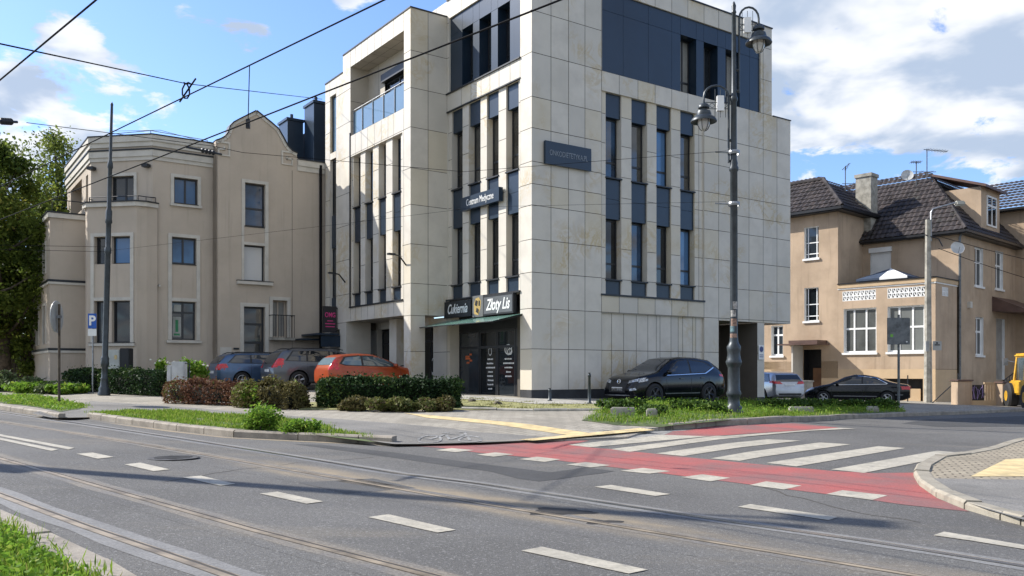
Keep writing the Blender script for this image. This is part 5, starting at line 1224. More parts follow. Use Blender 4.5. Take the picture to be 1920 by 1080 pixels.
S2['panes'] = [[(-1.86, 1.15), (-1.08, 1.13), (-1.05, 1.53), (-1.56, 1.51)], [(-1.0, 1.13), (-.1, 1.11), (-.1, 1.53), (-.98, 1.53)], [(-.03, 1.11), (.88, 1.09), (.32, 1.49), (-.03, 1.52)]]
S2['seams'] = [-1.04, -.06, 1.0]; S2['handles'] = [-.85, .2]
S2['patches'] = [('tail_light', [(.50, .86), (.92, .88), (.92, 1.22), (.72, 1.24)], 'B', M_tail), ('tail_light', mirror_pts([(.50, .86), (.92, .88), (.92, 1.22), (.72, 1.24)]), 'B', M_tail), ('tail_light', [(-2.36, .90), (-2.02, .98), (-1.98, 1.22), (-2.18, 1.22)], 'R', M_tail), ('tail_light', [(-2.36, .90), (-2.02, .98), (-1.98, 1.22), (-2.18, 1.22)], 'L', M_tail), ('number_plate', [(-.26, .70), (.26, .70), (.26, .81), (-.26, .81)], 'B', M_platem)]
c = make_car('dark grey high roofed car with red tail lights, half hidden behind the orange hatchback', park(606, 0, 35.7), HUR, S2); roofrails(c, 4.75, 1.62, 1.8)
S3 = S_wagon(p_or, 3.93, 1.69, 1.46); S3['wr'] = .30; S3['glass'] = M_carglass2
h = 3.93 / 2
S3['top'] = [(-h, .78), (-h + .06, .98), (-h + .30, 1.30), (-h + .55, 1.41), (-h + 1.3, 1.46), (-h + 1.9, 1.43), (h - 1.45, 1.22), (h - 1.0, .99), (h - .7, .93), (h - .3, .80), (h - .06, .64), (h, .5)]
S3['belt'] = [(-h, .77), (-h + .08, .94), (-h + .9, .95), (h - 1.05, .90), (h - .25, .72), (h, .46)]
S3['dlo'] = [(-h + .40, 1.06), (-h + .62, .99), (h - 1.08, .94), (h - 1.72, 1.34), (-h + 1.3, 1.39), (-h + .62, 1.32)]
S3['panes'] = [[(-h + .50, 1.07), (-h + .66, 1.02), (-h + 1.28, 1.0), (-h + 1.28, 1.35), (-h + .68, 1.29)], [(-h + 1.36, 1.0), (h - 1.2, .965), (h - 1.74, 1.30), (-h + 1.36, 1.35)]]
S3['seams'] = [-h + 1.32, h - 1.02]; S3['handles'] = [-h + 1.55]; S3['mx'] = h - 1.28; S3['xf'] = h - .80; S3['xr'] = -h + .72
S3['ws'] = [(-.64, 1.0), (.64, 1.0), (.52, 1.36), (-.52, 1.36)]
S3['patches'] = [('tail_light', [(.60, .84), (.80, .84), (.76, 1.22), (.62, 1.22)], 'B', M_tail), ('tail_light', mirror_pts([(.60, .84), (.80, .84), (.76, 1.22), (.62, 1.22)]), 'B', M_tail), ('tail_light', [(-h + .02, .84), (-h + .16, .86), (-h + .3, 1.2), (-h + .2, 1.22)], 'R', M_tail), ('headlight', [(h - .56, .78), (h - .10, .60), (h - .06, .70), (h - .44, .83)], 'R', M_head), ('headlight', [(h - .56, .78), (h - .10, .60), (h - .06, .70), (h - .44, .83)], 'L', M_head), ('headlight', [(.38, .62), (.72, .66), (.66, .80), (.40, .74)], 'F', M_head), ('headlight', mirror_pts([(.38, .62), (.72, .66), (.66, .80), (.40, .74)]), 'F', M_head), ('bumper_strip', [(-h + .1, .42), (-h + .42, .42), (-h + .42, .47), (-h + .1, .47)], 'R', M_trimblk)]
make_car('orange three door hatchback parked behind the dark clipped hedge', park(692, 0, 33.4), HUR, S3)
# black crossover by the shaded wall
S4 = dict(L=4.66, W=1.88, xf=1.40, xr=-1.30, wr=.385, paint=p_blk, clr=.25, trimz=.36,
          top=[(-2.3, .86), (-2.24, 1.08), (-2.0, 1.38), (-1.6, 1.61), (-.9, 1.70), (-.2, 1.71), (.25, 1.65), (.75, 1.41), (1.12, 1.17), (1.5, 1.09), (1.95, 1.01), (2.2, .88), (2.3, .60)],
          belt=[(-2.3, .85), (-2.2, 1.03), (-1.2, 1.10), (.9, 1.06), (1.6, .97), (2.1, .86), (2.3, .58)],
          dlo=[(-1.66, 1.33), (-1.15, 1.13), (.92, 1.06), (.15, 1.57), (-.6, 1.62), (-1.2, 1.54)],
          panes=[[(-1.54, 1.33), (-1.10, 1.16), (-.42, 1.13), (-.42, 1.585), (-1.16, 1.51)], [(-.34, 1.13), (.80, 1.085), (.12, 1.54), (-.34, 1.59)]],
          seams=[-.38, .85, -1.3], handles=[-.95, .1], mx=.80, ws=[(-.74, 1.10), (.74, 1.10), (.58, 1.60), (-.58, 1.60)], rw=[(-.66, 1.08), (.66, 1.08), (.56, 1.44), (-.56, 1.44)], alloy=M_alloyd,
          patches=[('headlight', [(.42, .76), (.86, .86), (.84, .97), (.46, .86)], 'F', M_head), ('headlight', mirror_pts([(.42, .76), (.86, .86), (.84, .97), (.46, .86)]), 'F', M_head), ('headlight', [(1.72, .86), (2.08, .80), (2.05, .88), (1.70, .93)], 'L', M_head), ('grille', [(-.40, .46), (.40, .46), (.46, .84), (-.46, .84)], 'F', M_trimblk), ('number_plate', [(-.27, .52), (.27, .52), (.27, .64), (-.27, .64)], 'F', M_platem),
                   ('bumper_trim', [(-.8, .34), (.8, .34), (.74, .38), (-.74, .38)], 'F', M_galv), ('fog_light', [(.62, .52), (.8, .54), (.76, .62), (.62, .58)], 'F', M_head), ('fog_light', mirror_pts([(.62, .52), (.8, .54), (.76, .62), (.62, .58)]), 'F', M_head), ('window_trim', [(-1.15, 1.105), (.92, 1.035), (.92, 1.058), (-1.15, 1.128)], 'L', M_chrome), ('window_trim', [(-1.70, 1.325), (-1.15, 1.105), (-1.12, 1.13), (-1.64, 1.345)], 'L', M_chrome), ('sill_trim', [(-.82, .40), (.92, .40), (.92, .435), (-.82, .435)], 'L', M_galv), ('tail_light', [(-2.28, .96), (-1.9, 1.02), (-1.9, 1.08), (-2.2, 1.08)], 'L', M_tail)])
cblk = make_car('black crossover car parked close along the shaded stone wall', park(1247, 0, 31.2, .03), HUR + math.pi, S4)
b_ = MB(); b_.lathe([(.06, 0), (.09, .004), (.075, .012), (.055, .008)], 20, (2.245, 0, .83), rot=Matrix.Rotation(R(80), 4, 'Y').to_3x3()); b_.box(2.25, -.05, .82, 2.262, .05, .84); b_.build('front_emblem', M_chrome, cblk)
# silver estate seen from behind, black saloon
HHL = math.atan2(HL.y, HL.x)
S5 = S_wagon(p_sil, 4.5, 1.80, 1.50)
S5['patches'] = [('tail_light', [(.36, .90), (.9, .92), (.9, 1.05), (.50, 1.06)], 'B', M_tail), ('tail_light', mirror_pts([(.36, .90), (.9, .92), (.9, 1.05), (.50, 1.06)]), 'B', M_tail), ('tail_light', [(-2.22, .92), (-1.82, .96), (-1.86, 1.06), (-2.16, 1.05)], 'L', M_tail), ('number_plate', [(-.26, .80), (.26, .80), (.26, .91), (-.26, .91)], 'B', M_platem), ('bumper_trim', [(-.75, .36), (.75, .36), (.75, .46), (-.75, .46)], 'B', M_trimblk)]
S5['belt'] = [(-2.25, .86), (-2.15, 1.02), (-1.3, 1.0), (1.0, .93), (2, .76), (2.25, .5)]
make_car('silver estate car seen from behind beside the office passage', park(1440, 0, 43.2, .0), R(100), S5)
h = 2.385
S6 = S_wagon(p_blk2, 4.77, 1.82, 1.48)
S6['top'] = [(-h, .86), (-h + .1, .98), (-h + .5, 1.03), (-h + .85, 1.10), (-h + 1.5, 1.36), (-h + 2.0, 1.45), (-h + 2.5, 1.455), (h - 1.9, 1.36), (h - 1.2, 1.0), (h - .85, .94), (h - .3, .80), (h - .06, .66), (h, .52)]
S6['belt'] = [(-h, .84), (-h + .1, .94), (-h + .8, .97), (h - 1.2, .92), (h - .3, .74), (h, .5)]
S6['dlo'] = [(-h + .95, 1.02), (h - 1.40, .96), (h - 2.0, 1.33), (-h + 2.3, 1.39), (-h + 1.55, 1.29)]
S6['panes'] = [[(-h + 1.05, 1.035), (-h + 2.05, 1.02), (-h + 2.05, 1.345), (-h + 1.6, 1.275)], [(-h + 2.12, 1.02), (h - 1.5, .975), (h - 2.02, 1.305), (-h + 2.3, 1.36), (-h + 2.12, 1.35)]]
S6['seams'] = [-h + 2.08, h - 1.3]; S6['handles'] = [-h + 1.4, -h + 2.35]; S6['rw'] = [(-.64, 1.12), (.64, 1.12), (.52, 1.38), (-.52, 1.38)]
S6['patches'] = [('tail_light', [(.5, .74), (.86, .74), (.86, .90), (.5, .88)], 'B', M_tail), ('tail_light', mirror_pts([(.5, .74), (.86, .74), (.86, .90), (.5, .88)]), 'B', M_tail), ('tail_light', [(-h + .02, .74), (-h + .36, .76), (-h + .34, .90), (-h + .05, .90)], 'L', M_tail), ('side_trim', [(-h + .3, .48), (-h + .62, .48), (-h + .62, .51), (-h + .3, .51)], 'L', M_chrome), ('window_trim', [(-h + 1.0, .995), (h - 1.4, .945), (h - 1.4, .962), (-h + 1.0, 1.012)], 'L', M_chrome), ('window_trim', [(-h + 1.0, 1.02), (-h + 1.5, 1.29), (-h + 2.3, 1.385), (-h + 2.3, 1.405), (-h + 1.45, 1.305), (-h + .94, 1.02)], 'L', M_chrome), ('side_trim', [(-.95, .40), (1.0, .40), (1.0, .43), (-.95, .43)], 'L', M_chrome), ('headlight', [(h - .5, .74), (h - .1, .60), (h - .06, .72), (h - .42, .82)], 'L', M_head), ('headlight', [(.4, .6), (.78, .66), (.74, .78), (.42, .72)], 'F', M_head)]
make_car('black saloon car with chrome window line parked in front of the tan villa', park(1607, 0, 42.3, .0), math.atan2(.45, -.9), S6)
# yellow loader at the right edge
def loader():
    p = park(1950, 0, 39.5, .02); t = thing('wheel_loader', 'yellow construction loader with framed cab at the right edge of the street', 'loader', p, R(75))
    yel = mat('loader_yellow', (.62, .34, .02), .45, 0, .15, 3, coat=.4)
    m_ = MB(); m_.bevbox(-1.6, -.95, .7, 1.2, .95, 1.35, .06); m_.bevbox(-2.4, -.8, .75, -1.5, .8, 1.5, .08); m_.build('body', yel, t)
    m_ = MB()
    for x0, x1 in ((.9, .75), (-.6, -.55)):
        for s in (-1, 1): m_.tube([(x0, s * .8, 1.35), (x1, s * .72, 2.45)], .07, 6)
    m_.bevbox(-.7, -.82, 2.42, .9, .82, 2.6, .06); m_.build('cab_frame', yel, t)
    m_ = MB(); m_.box(-.5, -.74, 1.36, .76, .74, 2.42); m_.build('cab_glass', M_carglass2, t)
    for x in (.95, -1.75):
        for s in (-1, 1):
            m_ = MB(); m_.lathe([(.2, -.2), (.55, -.2), (.62, -.12), (.62, .12), (.55, .2), (.2, .2)], 22, (x, s * .95, .62), rot=Matrix.Rotation(R(90), 4, 'X').to_3x3()); w_ = m_.build('wheel', M_tyre, t, smooth=True, angle=40)
            m_ = MB(); m_.lathe([(.26, -.1), (.24, -.21 * s), (0, -.16 * s)], 16, (x, s * .95, .62), rot=Matrix.Rotation(R(90), 4, 'X').to_3x3()); m_.build('rim', yel, w_)
    m_ = MB(); m_.tube([(1.0, -.6, 1.1), (2.2, -.6, .6)], .1, 6); m_.tube([(1.0, .6, 1.1), (2.2, .6, .6)], .1, 6); m_.prism([(2.1, .15), (2.9, .1), (2.9, .2), (2.3, .35), (2.25, .9), (2.1, .9)], -1.0, 1.0, lambda u, w, d: (u, d, w)); m_.build('bucket', M_greyp, t)
    m_ = MB(); m_.tube([(.85, .8, 2.2), (1.0, 1.15, 2.3)], .02, 5); m_.bevbox(.97, 1.05, 2.05, 1.03, 1.25, 2.4, .01); m_.build('mirror', M_galv, t)
    m_ = MB(); m_.lathe([(.08, 0), (.08, .12), (.05, .16), (0, .17)], 10, (0, .5, 2.6)); m_.build('beacon', mat('amber_plastic', (.7, .25, .02), .3), t)
loader()
# ================================================================== STREET FURNITURE
def lamp_base(mb, Hh, plain=False):
    prof = [(.30, 0), (.30, .06), (.27, .10), (.27, .16), (.20, .22), (.19, .40), (.23, .46), (.25, .52), (.205, .60), (.195, 1.18), (.215, 1.24), (.255, 1.30), (.265, 1.36), (.23, 1.42), (.205, 1.60), (.225, 1.66), (.23, 1.76), (.17, 1.84), (.145, 1.90), (.128, 2.05)]
    prof += [(.118, Hh * .585), (.15, Hh * .588), (.155, Hh * .594), (.12, Hh * .600), (.13, Hh * .606), (.10, Hh * .615), (.092, Hh * .755), (.125, Hh * .758), (.125, Hh * .765), (.085, Hh * .772), (.066, Hh * .97), (.085, Hh * .972), (.06, Hh * .978), (.075, Hh * .988), (.03, Hh * .997), (0, Hh)]
    mb.lathe([(r * .80, z) for r, z in prof], 20)
def lantern(parent, at):
    mb = MB(); mb.lathe([(.03, .62), (.035, .52), (.11, .50), (.15, .45), (.15, .40), (.08, .37), (.08, .33), (.18, .31), (.20, .25), (.20, .20), (.30, .13), (.345, .06), (.345, .03), (.28, .045), (.16, .10)], 20, at)
    o = mb.build('lantern', M_cast, parent, smooth=True, angle=45)
    mb = MB(); mb.lathe([(.16, .12), (.165, .04), (.15, -.06), (.11, -.15), (.06, -.20), (0, -.22)], 16, at); mb.build('lamp_globe', M_lamp, o, smooth=True)
    mb = MB()
    for k in range(6):
        a = k * math.pi / 3; mb.tube([(at[0] + r * math.cos(a), at[1] + r * math.sin(a), at[2] + z) for r, z in ((.17, .1), (.175, .03), (.16, -.06), (.115, -.155), (.05, -.215))], .008, 4)
    mb.build('lamp_cage', M_cast, o)
def street_lamp(label, loc, Hh, rz=0, arms=True, group=None, name='street_lamp'):
    t = thing(name, label, 'street lamp', loc, rz, group)
    mb = MB(); lamp_base(mb, Hh); mb.build('pole', M_cast, t, smooth=True, angle=50)
    if arms:
        for s, z0, z1, reach, zl in ((1, .80, .985, .66, .0), (-1, .63, .795, .80, 0)):
            zb, zt = Hh * z0, Hh * z1; mb = MB(); ax = .14 * s
            path = [(ax, 0, zb - .25), (ax, 0, zt - .45)]
            for k in range(9):
                a = math.pi * k / 8; path.append((ax + s * (reach - .14) / 2 * (1 - math.cos(a)), 0, zt - .30 + .30 * math.sin(a) * 1.0 * (1 if True else 0)))
            path.append((s * reach, 0, zt - .5)); mb.tube(path, .028, 7)
            for zz in (zb - .2, zb + .35): mb.tube([(0, 0, zz), (ax, 0, zz)], .035, 6)
            mb.build('lamp_arm', M_cast, t, smooth=True, angle=50)
            mb = MB(); mb.box(s * .36 - .09, -.05, zt - .68, s * .36 + .09, .05, zt - .28); mb.build('control_box', M_white, t)
            mb = MB()
            for dx in (.22, .36, .5): mb.tube([(s * dx, 0, zt - .85), (s * dx, 0, zt - .1)], .008, 4)
            for dz_ in (-.45, -.62): mb.tube([(s * .16, 0, zt + dz_), (s * reach, 0, zt + dz_)], .01, 4)
            for dx in (.24, .58): mb.tube([(s * dx + .06 * math.cos(q * .7), 0, zt - .53 + .06 * math.sin(q * .7)) for q in range(10)], .008, 4)
            mb.build('arm_scroll', M_cast, t)
            lantern(t, (s * reach, 0, zt - 1.0))
    return t
PL0 = G(1376, 774, .13); LH = (1.38 + (697 - 2) / FPX * PL0.y) - PL0.z
lampR = street_lamp('tall cast iron lamp post with two curved arms and hanging lanterns on the green island', PL0, LH)
st_ = MB()
for k, (a0, a1, z0, z1) in enumerate(((3.6, 5.0, 2.55, 2.72), (3.7, 5.2, 2.3, 2.5), (3.5, 4.6, 2.15, 2.3), (4.2, 5.4, 2.75, 2.95), (3.4, 5.3, 1.95, 2.10))):
    n = 5
    for j in range(n):
        t0, t1 = a0 + (a1 - a0) * j / n, a0 + (a1 - a0) * (j + 1) / n
        st_.poly([(.108 * math.cos(t), .108 * math.sin(t), z) for t, z in ((t0, z0), (t1, z0), (t1, z1), (t0, z1))], k % 3)
st_.build('torn_sticker', [mat('sticker_white', (.36, .35, .33), .7, var=.3, vscale=14), mat('sticker_orange', (.30, .19, .14), .7, var=.3, vscale=14), mat('sticker_teal', (.16, .26, .28), .7, var=.3, vscale=14)], lampR)
mb = MB()
for z in (LH * .632, LH * .507): mb.lathe([(.15, z - .05), (.16, z), (.15, z + .05)], 14); mb.tube([(-.1, 0, z), (-.5, 0, z + .02)], .02, 5)
mb.build('wire_clamp', M_galv, lampR)
t = thing('traction_pole', 'stout steel tram pole with bracket and switch box on the near roadside', 'pole', (-14.3, 13.6, H(-14.3, 13.6) + .12), R(-20))
mb = MB(); mb.lathe([(.30, 0), (.30, .5), (.22, .6), (.20, 4), (.17, 9), (.15, 13.2), (0, 13.3)], 16); mb.build('pole', M_greyp, t, smooth=True, angle=50)
mb = MB(); mb.bevbox(-.35, -.45, 5.2, .35, -.15, 6.3, .04); mb.build('switch_box', M_greyp, t)
mb = MB(); mb.tube([(0, 0, 11.6), (1.8, .6, 12.0)], .06, 8); mb.bevbox(1.4, .35, 11.9, 2.3, .85, 12.1, .05); mb.build('lamp_bracket', M_greyp, t)
# left traction pole
PL1 = G(195, 741, .13); LH1 = (1.38 + (697 - 190) / FPX * PL1.y) - PL1.z
t = thing('traction_pole', 'plain dark cast iron pole without lanterns rising from the clipped hedge', 'pole', PL1); t.rotation_euler = (0, R(1.55), 0)
mb = MB(); prof = [(.24, 0), (.24, .08), (.20, .14), (.21, .24), (.16, .32), (.14, .55), (.15, .58), (.12, .62), (.115, 1.0), (.15, 1.04), (.165, 1.12), (.15, 1.2), (.165, 1.28), (.13, 1.34), (.115, 1.4)]
prof += [(.108, LH1 * .48), (.13, LH1 * .485), (.13, LH1 * .50), (.10, LH1 * .505), (.10, LH1 * .583), (.14, LH1 * .588), (.12, LH1 * .60), (.125, LH1 * .625), (.085, LH1 * .635), (.08, LH1 * .77), (.11, LH1 * .775), (.10, LH1 * .79), (.062, LH1 * .80), (.05, LH1 * .985), (.06, LH1 * .99), (0, LH1)]
mb.lathe([(r * .86, z) for r, z in prof], 18); mb.build('pole', M_cast, t, smooth=True, angle=50)
# overhead wires
def wire(label, pts, r=.011, sag=0, cat='wire', m=M_wire, name='overhead_wire', group='overhead tram wires'):
    path = []
    for a, b in zip(pts, pts[1:]):
        a, b = Vector(a), Vector(b); n = max(2, int((b - a).length / 1.5))
        for k in range(n): q = a.lerp(b, k / n); f = k / n; q.z -= sag * 4 * f * (1 - f); path.append(q)
    path.append(Vector(pts[-1])); o = path[0].copy()
    mb = MB(); mb.tube([p - o for p in path], r, 6); ob = mb.build(name, m); ob.location = o
    return tag(ob, label, cat, group)
def onh(px, py, z): D = (z - CH) * FPX / (HZ - py); return Vector(((px - CX) / FPX * D, D, z))
def ext(a, b, t0, t1): d = (b - a).normalized(); return a - d * t0, b + d * t1
w1 = ext(onh(0, 150, 5.6), onh(180, 0, 5.6), 25, 12); wire('thick black tram wire crossing the upper left corner of the sky', w1, .012)
w3 = ext(onh(150, 353, 5.6), onh(1050, 0, 5.6), 20, 10); wire('lower black tram wire running over both building fronts and the office corner', w3, .012)
w2 = ext(onh(220, 243, 6.5), onh(720, 0, 6.5), 10, 8); wire('black carrier wire passing above the curved gable towards the top of the photo', w2, .012)
a, b = onh(468, 122, 6.5), onh(465, 232, 5.62); wire('short vertical hanger wire between carrier and tram wire beside the gable', [a, b], .008)
mb = MB(); mb.box(-.03, -.03, -.08, .03, .03, .08); o = mb.build('wire_clip', M_dark); o.location = b; tag(o, 'small dark clip at the foot of the hanger wire', 'clip')
wA = [PX(-80, 62, 11), PX(0, 82, 12), PX(350, 157, 22), PX(604, 186, 39)]; wire('thin span wire from the left frame edge to the office wall', wA, .012)
wB_ = [PX(-60, 224, 12), PX(50, 230, 13.5), PX(172, 245, 15), PX(400, 274, 18), PX(455, 286, 19), PX(870, 322, 21.5), PX(1362, 283, PL0.y)]
wire('thin span wire from the right lamp post across the gable to the left edge', wB_[1:], .006)
wC_ = [PX(205, 470, PL1.y), PX(640, 420, 25), PX(900, 388, 24.5), PX(1362, 378, PL0.y)]; wire('thin lower span wire between the traction pole and the lamp post', wC_, .004, 0)
for q in ((458, 463), (466, 472)): wire('pair of thin wires running left from the traction pole', [PX(-80, q[0], 22), PX(200, q[1], PL1.y)], .007)
wire('thin wire above the taupe roof edge', [PX(205, 246, PL1.y), PX(300, 244, 24), PX(405, 272, 22)], .007)
def insul(label, p, d, L):
    t = thing('insulator', label, 'insulator', p); d = d.normalized(); mb = MB(); mb.tube([d * 0, d * L], .022, 6); mb.build('rod', M_dark, t)
    mb = MB(); rot = d.to_track_quat('Z', 'Y').to_matrix()
    for k in (.45, .55, .65, .75): mb.lathe([(.02, -.03), (.055, 0), (.02, .03)], 10, d * L * k, rot=rot)
    mb.build('disc', M_dark, t)
insul('dark rod insulator on the span wire before the gable', PX(350, 276, 17.3), wB_[4] - wB_[3], 1.15)
insul('dark rod insulator at the left edge of the sky', PX(-20, 226, 12.6), wB_[1] - wB_[0], .75)
p = PX(352, 170, 21.0); t = thing('wire_loop', 'dark twisted wire loop hanging from the span wire left of the gable', 'wire loop', p); mb = MB()
mb.tube([(.12 * math.sin(k * .7) + .05 * k / 4 - .1, 0, .33 * math.cos(k * .7) * .6) for k in range(11)], .02, 5); mb.tube([(-.2, 0, -.28), (.2, 0, .3)], .022, 5); mb.build('loop', M_wire, t)
# ---- sign posts
def post(label, px, py, ptop, r=.03, name='sign_post', m=M_galv, dz=.13, D=None):
    p = G(px, py, dz) if D is None else Vector(park(px, 0, D, dz)); hgt = CH + (HZ - ptop) / FPX * p.y - p.z; t = thing(name, label, 'road sign', p); mb = MB(); mb.tube([(0, 0, -.1), (0, 0, hgt)], r, 10); mb.build('post', m, t, smooth=True, angle=50); return t, p, hgt
t, p, hg = post('round road sign seen from behind on a thin brown post in the verge', 111, 757, 570, .035, 'road_sign', M_bark)
s_ = p.y / FPX; mb = MB(); rr = 30 * s_; rot = Matrix.Rotation(R(97), 4, 'Z').to_3x3() @ Matrix.Rotation(R(90), 4, 'X').to_3x3()
mb.lathe([(0, -.012), (rr, -.012), (rr + .006, 0), (rr, .012), (0, .012)], 28, (-6 * s_, .04, hg - 24 * s_), rot=rot); mb.build('sign_disc', mat('bare_sign_back', (.42, .42, .40), .5, .3), t)
mb = MB(); mb.box(-.06, -.05, hg - 24 * s_ - .04, .05, .05, hg - 24 * s_ + .04); mb.build('bracket', M_galv, t)
t, p, hg = post('blue parking sign with a white letter on a grey post before the taupe building', 174, 708, 588, .03, 'parking_sign', M_galv, D=31.5)
s_ = p.y / FPX; mb = MB(); mb.bevbox(-8 * s_, -.05, hg - 28 * s_, 8 * s_, -.035, hg, .006); mb.build('sign_panel', mat('sign_blue', (.01, .10, .45), .4), t)
mb = MB(); mb.bevbox(-8 * s_, -.05, hg - 42 * s_, 8 * s_, -.035, hg - 29 * s_, .006); mb.build('sign_plate', M_white, t)
lettering('P', 25 * s_, M_white, t, (0, -.055, hg - 14 * s_), RR, bold=.015)
t, p, hg = post('square grey road sign seen from behind on a grey post in front of the villa', 1685, 766, 590, .045, 'road_sign', M_greyp)
s_ = p.y / FPX; mb = MB(); mb.bevbox(-23 * s_, -.07, hg - 56 * s_, 20 * s_, -.045, hg - 6 * s_, .01); mb.build('sign_panel', M_greyp, t)
mb = MB(); mb.box(-17 * s_, -.075, hg - 42 * s_, -12 * s_, -.071, hg - 37 * s_); mb.build('sticker', mat('sticker_green', (.15, .4, .05), .6), t)
mb = MB(); mb.box(12 * s_, -.075, hg - 52 * s_, 15 * s_, -.071, hg - 50 * s_); mb.build('sticker', M_white, t)
# concrete utility pole with street light
p = G(1740, 757, .05); hg = CH + (HZ - 412) / FPX * p.y - p.z; t = thing('utility_pole', 'weathered concrete utility pole with a bent street light arm', 'pole', p); s_ = p.y / FPX
mb = MB(); mb.lathe([(8 * s_, -.2), (6.5 * s_, hg * .4), (5 * s_, hg), (0, hg)], 8); mb.build('pole', M_conc, t)
mb = MB(); mb.tube([(5 * s_, -.03, hg - 40 * s_), (5 * s_, -.03, hg + 14 * s_), (9 * s_, -.03, hg + 20 * s_), (58 * s_, -.03, hg + 34 * s_)], .045, 7); ao = mb.build('lamp_arm', M_galv, t, smooth=True, angle=50)
mb = MB(); mb.bevbox(50 * s_, -.16, hg + 26 * s_, 68 * s_, .12, hg + 35 * s_, .06); mb.build('lamp_head', mat('lamp_head_grey', (.42, .41, .36), .5), ao)
mb = MB(); mb.box(4 * s_, -.3, hg - 245 * s_, 20 * s_, -.26, hg - 228 * s_); mb.box(-9 * s_, -.3, hg - 247 * s_, -3 * s_, -.2, hg - 228 * s_); mb.build('info_plate', mat('plate_grey', (.35, .36, .35), .6), t)
mb = MB(); mb.box(7 * s_, -.31, hg - 236 * s_, 17 * s_, -.305, hg - 234 * s_); mb.box(10 * s_, -.31, hg - 233 * s_, 13 * s_, -.305, hg - 230 * s_); mb.build('plate_print', M_dark, t)
mb = MB(); mb.tube([(-.2, -.1, hg - .8), (.5, -.1, hg - 1.0)], .03, 5); mb.tube([(.5, -.1, hg - 1.0), (.7, -.1, hg - 1.4)], .03, 5); mb.build('wire_bracket', M_dark, t)
wire('dark cable from the concrete pole to the right edge, upper', [Vector(p) + Vector((.3, -.1, hg - .8)), PX(1990, 500, p.y + 8)], .016, .1, 'cable', name='power_cable', group='cables at the concrete pole')
wire('dark cable from the concrete pole to the right edge, lower', [Vector(p) + Vector((.5, -.1, hg - 1.5)), PX(1990, 540, p.y + 8)], .016, .1, 'cable', name='power_cable', group='cables at the concrete pole')
# bollards, cabinet, white pedestal, racks
def bollard(label, px, py, top):
    p = G(px, py, .14); h_ = CH + (HZ - top) / FPX * p.y - p.z; t = thing('bollard', label, 'bollard', p); mb = MB()
    mb.lathe([(.075, 0), (.075, .03), (.05, .05), (.045, .3), (.04, h_ - .12), (.05, h_ - .11), (.05, h_ - .05), (.03, h_ - .03), (.04, h_), (0, h_ + .01)], 12); mb.build('post', M_cast, t, smooth=True, angle=50)
bollard('thin leaning dark bollard left of the black crossover', 1105, 757, 699); bollard('short dark bollard beside the stone corner', 1031, 752, 728)
p = PX(219, 706, 33.0); s_ = p.y / FPX; t = thing('utility_cabinet', 'pale grey electric cabinet with yellow warning label behind the hedge', 'cabinet', p)
mb = MB(); mb.bevbox(-12 * s_, -.2, -.9, 9 * s_, .2, 50 * s_, .02); mb.build('door', mat('cabinet_grey', (.45, .47, .44), .6, 0, .1, 3, streak=.2), t)
mb = MB(); mb.bevbox(9.2 * s_, -.18, -.9, 27 * s_, .2, 53 * s_, .02); mb.build('case', M_dark, t)
mb = MB(); mb.box(0, -.21, 32 * s_, 5 * s_, -.205, 40 * s_); mb.build('warning_label', M_yellow, t)
p = G(333, 751, .13); s_ = p.y / FPX; t = thing('meter_pedestal', 'white stepped meter pedestal standing between the green and red hedges', 'pedestal', p)
mb = MB(); mb.bevbox(-17 * s_, -.15, -.2, -9 * s_, .2, 66 * s_, .02); mb.bevbox(-9.0 * s_, -.13, 15 * s_, 14 * s_, .2, 73 * s_, .02); mb.bevbox(-8 * s_, -.1, -.2, 12 * s_, .2, 15 * s_, .01); mb.build('case', mat('pedestal_white', (.55, .56, .55), .6, 0, .1, 3, streak=.25), t)
mb = MB(); mb.tube([(14 * s_, 0, 70 * s_), (22 * s_, 0, 69 * s_), (22 * s_, 0, 20 * s_)], .02, 5); mb.build('pipe', M_dark, t)
def rack(label, px, D, w=.5, hh=.85):
    q = park(px, 0, D, .14); t = thing('bicycle_rack', label, 'bicycle rack', q, ROT, 'bicycle racks'); mb = MB()
    mb.tube([(0, 0, 0), (0, 0, hh - .12), (.04, 0, hh - .03), (.12, 0, hh), (w - .12, 0, hh), (w - .04, 0, hh - .03), (w, 0, hh - .12), (w, 0, 0)], .025, 7); mb.build('hoop', M_dark, t, smooth=True, angle=60)
rack('dark steel hoop by the taupe wall behind the blue estate car', 409, 36.2, .55, 1.2); rack('dark steel hoop in front of the stone arcade pillar', 748, 33.9, .5, 1.0); rack('dark hoop near the green electric cabinet', 246, 33.5, .4, .9)
# villa forecourt: boundary posts with gate, handrail, gazebo, antennas, dishes
def gate_pillar(label, px, D, w, hgt):
    q = park(px, 0, D, 0); t = thing('gate_pillar', label, 'pillar', q, HROT - R(20)); mb = MB(); mb.bevbox(-w / 2, -.2, -.2, w / 2, .2, hgt, .015); mb.build('pillar', M_tan, t); mb = MB(); mb.bevbox(-w / 2 - .05, -.25, hgt + .002, w / 2 + .05, .25, hgt + .08, .015); mb.build('cap', M_brownmetal, t)
gate_pillar('wide tan gate pillar right of the concrete pole', 1803, 41.5, .95, 1.25); gate_pillar('narrow tan gate pillar beside the yellow loader', 1880, 41.5, .5, 1.2)
q = park(1845, 0, 41.6, .05); t = thing('garden_gate', 'brown garden gate with purple scribbled paint between two tan pillars', 'gate', q, R(-2)); mb = MB(); mb.box(-.75, -.03, .05, .7, .03, .3)
for k in range(5): mb.box(.05 + k * .13, -.02, .3, .15 + k * .13, .02, 1.1)
mb.box(0, -.04, 1.1, .72, .04, 1.18); mb.build('panel', M_tanl, t); mb = MB(); rnd = random.Random(5)
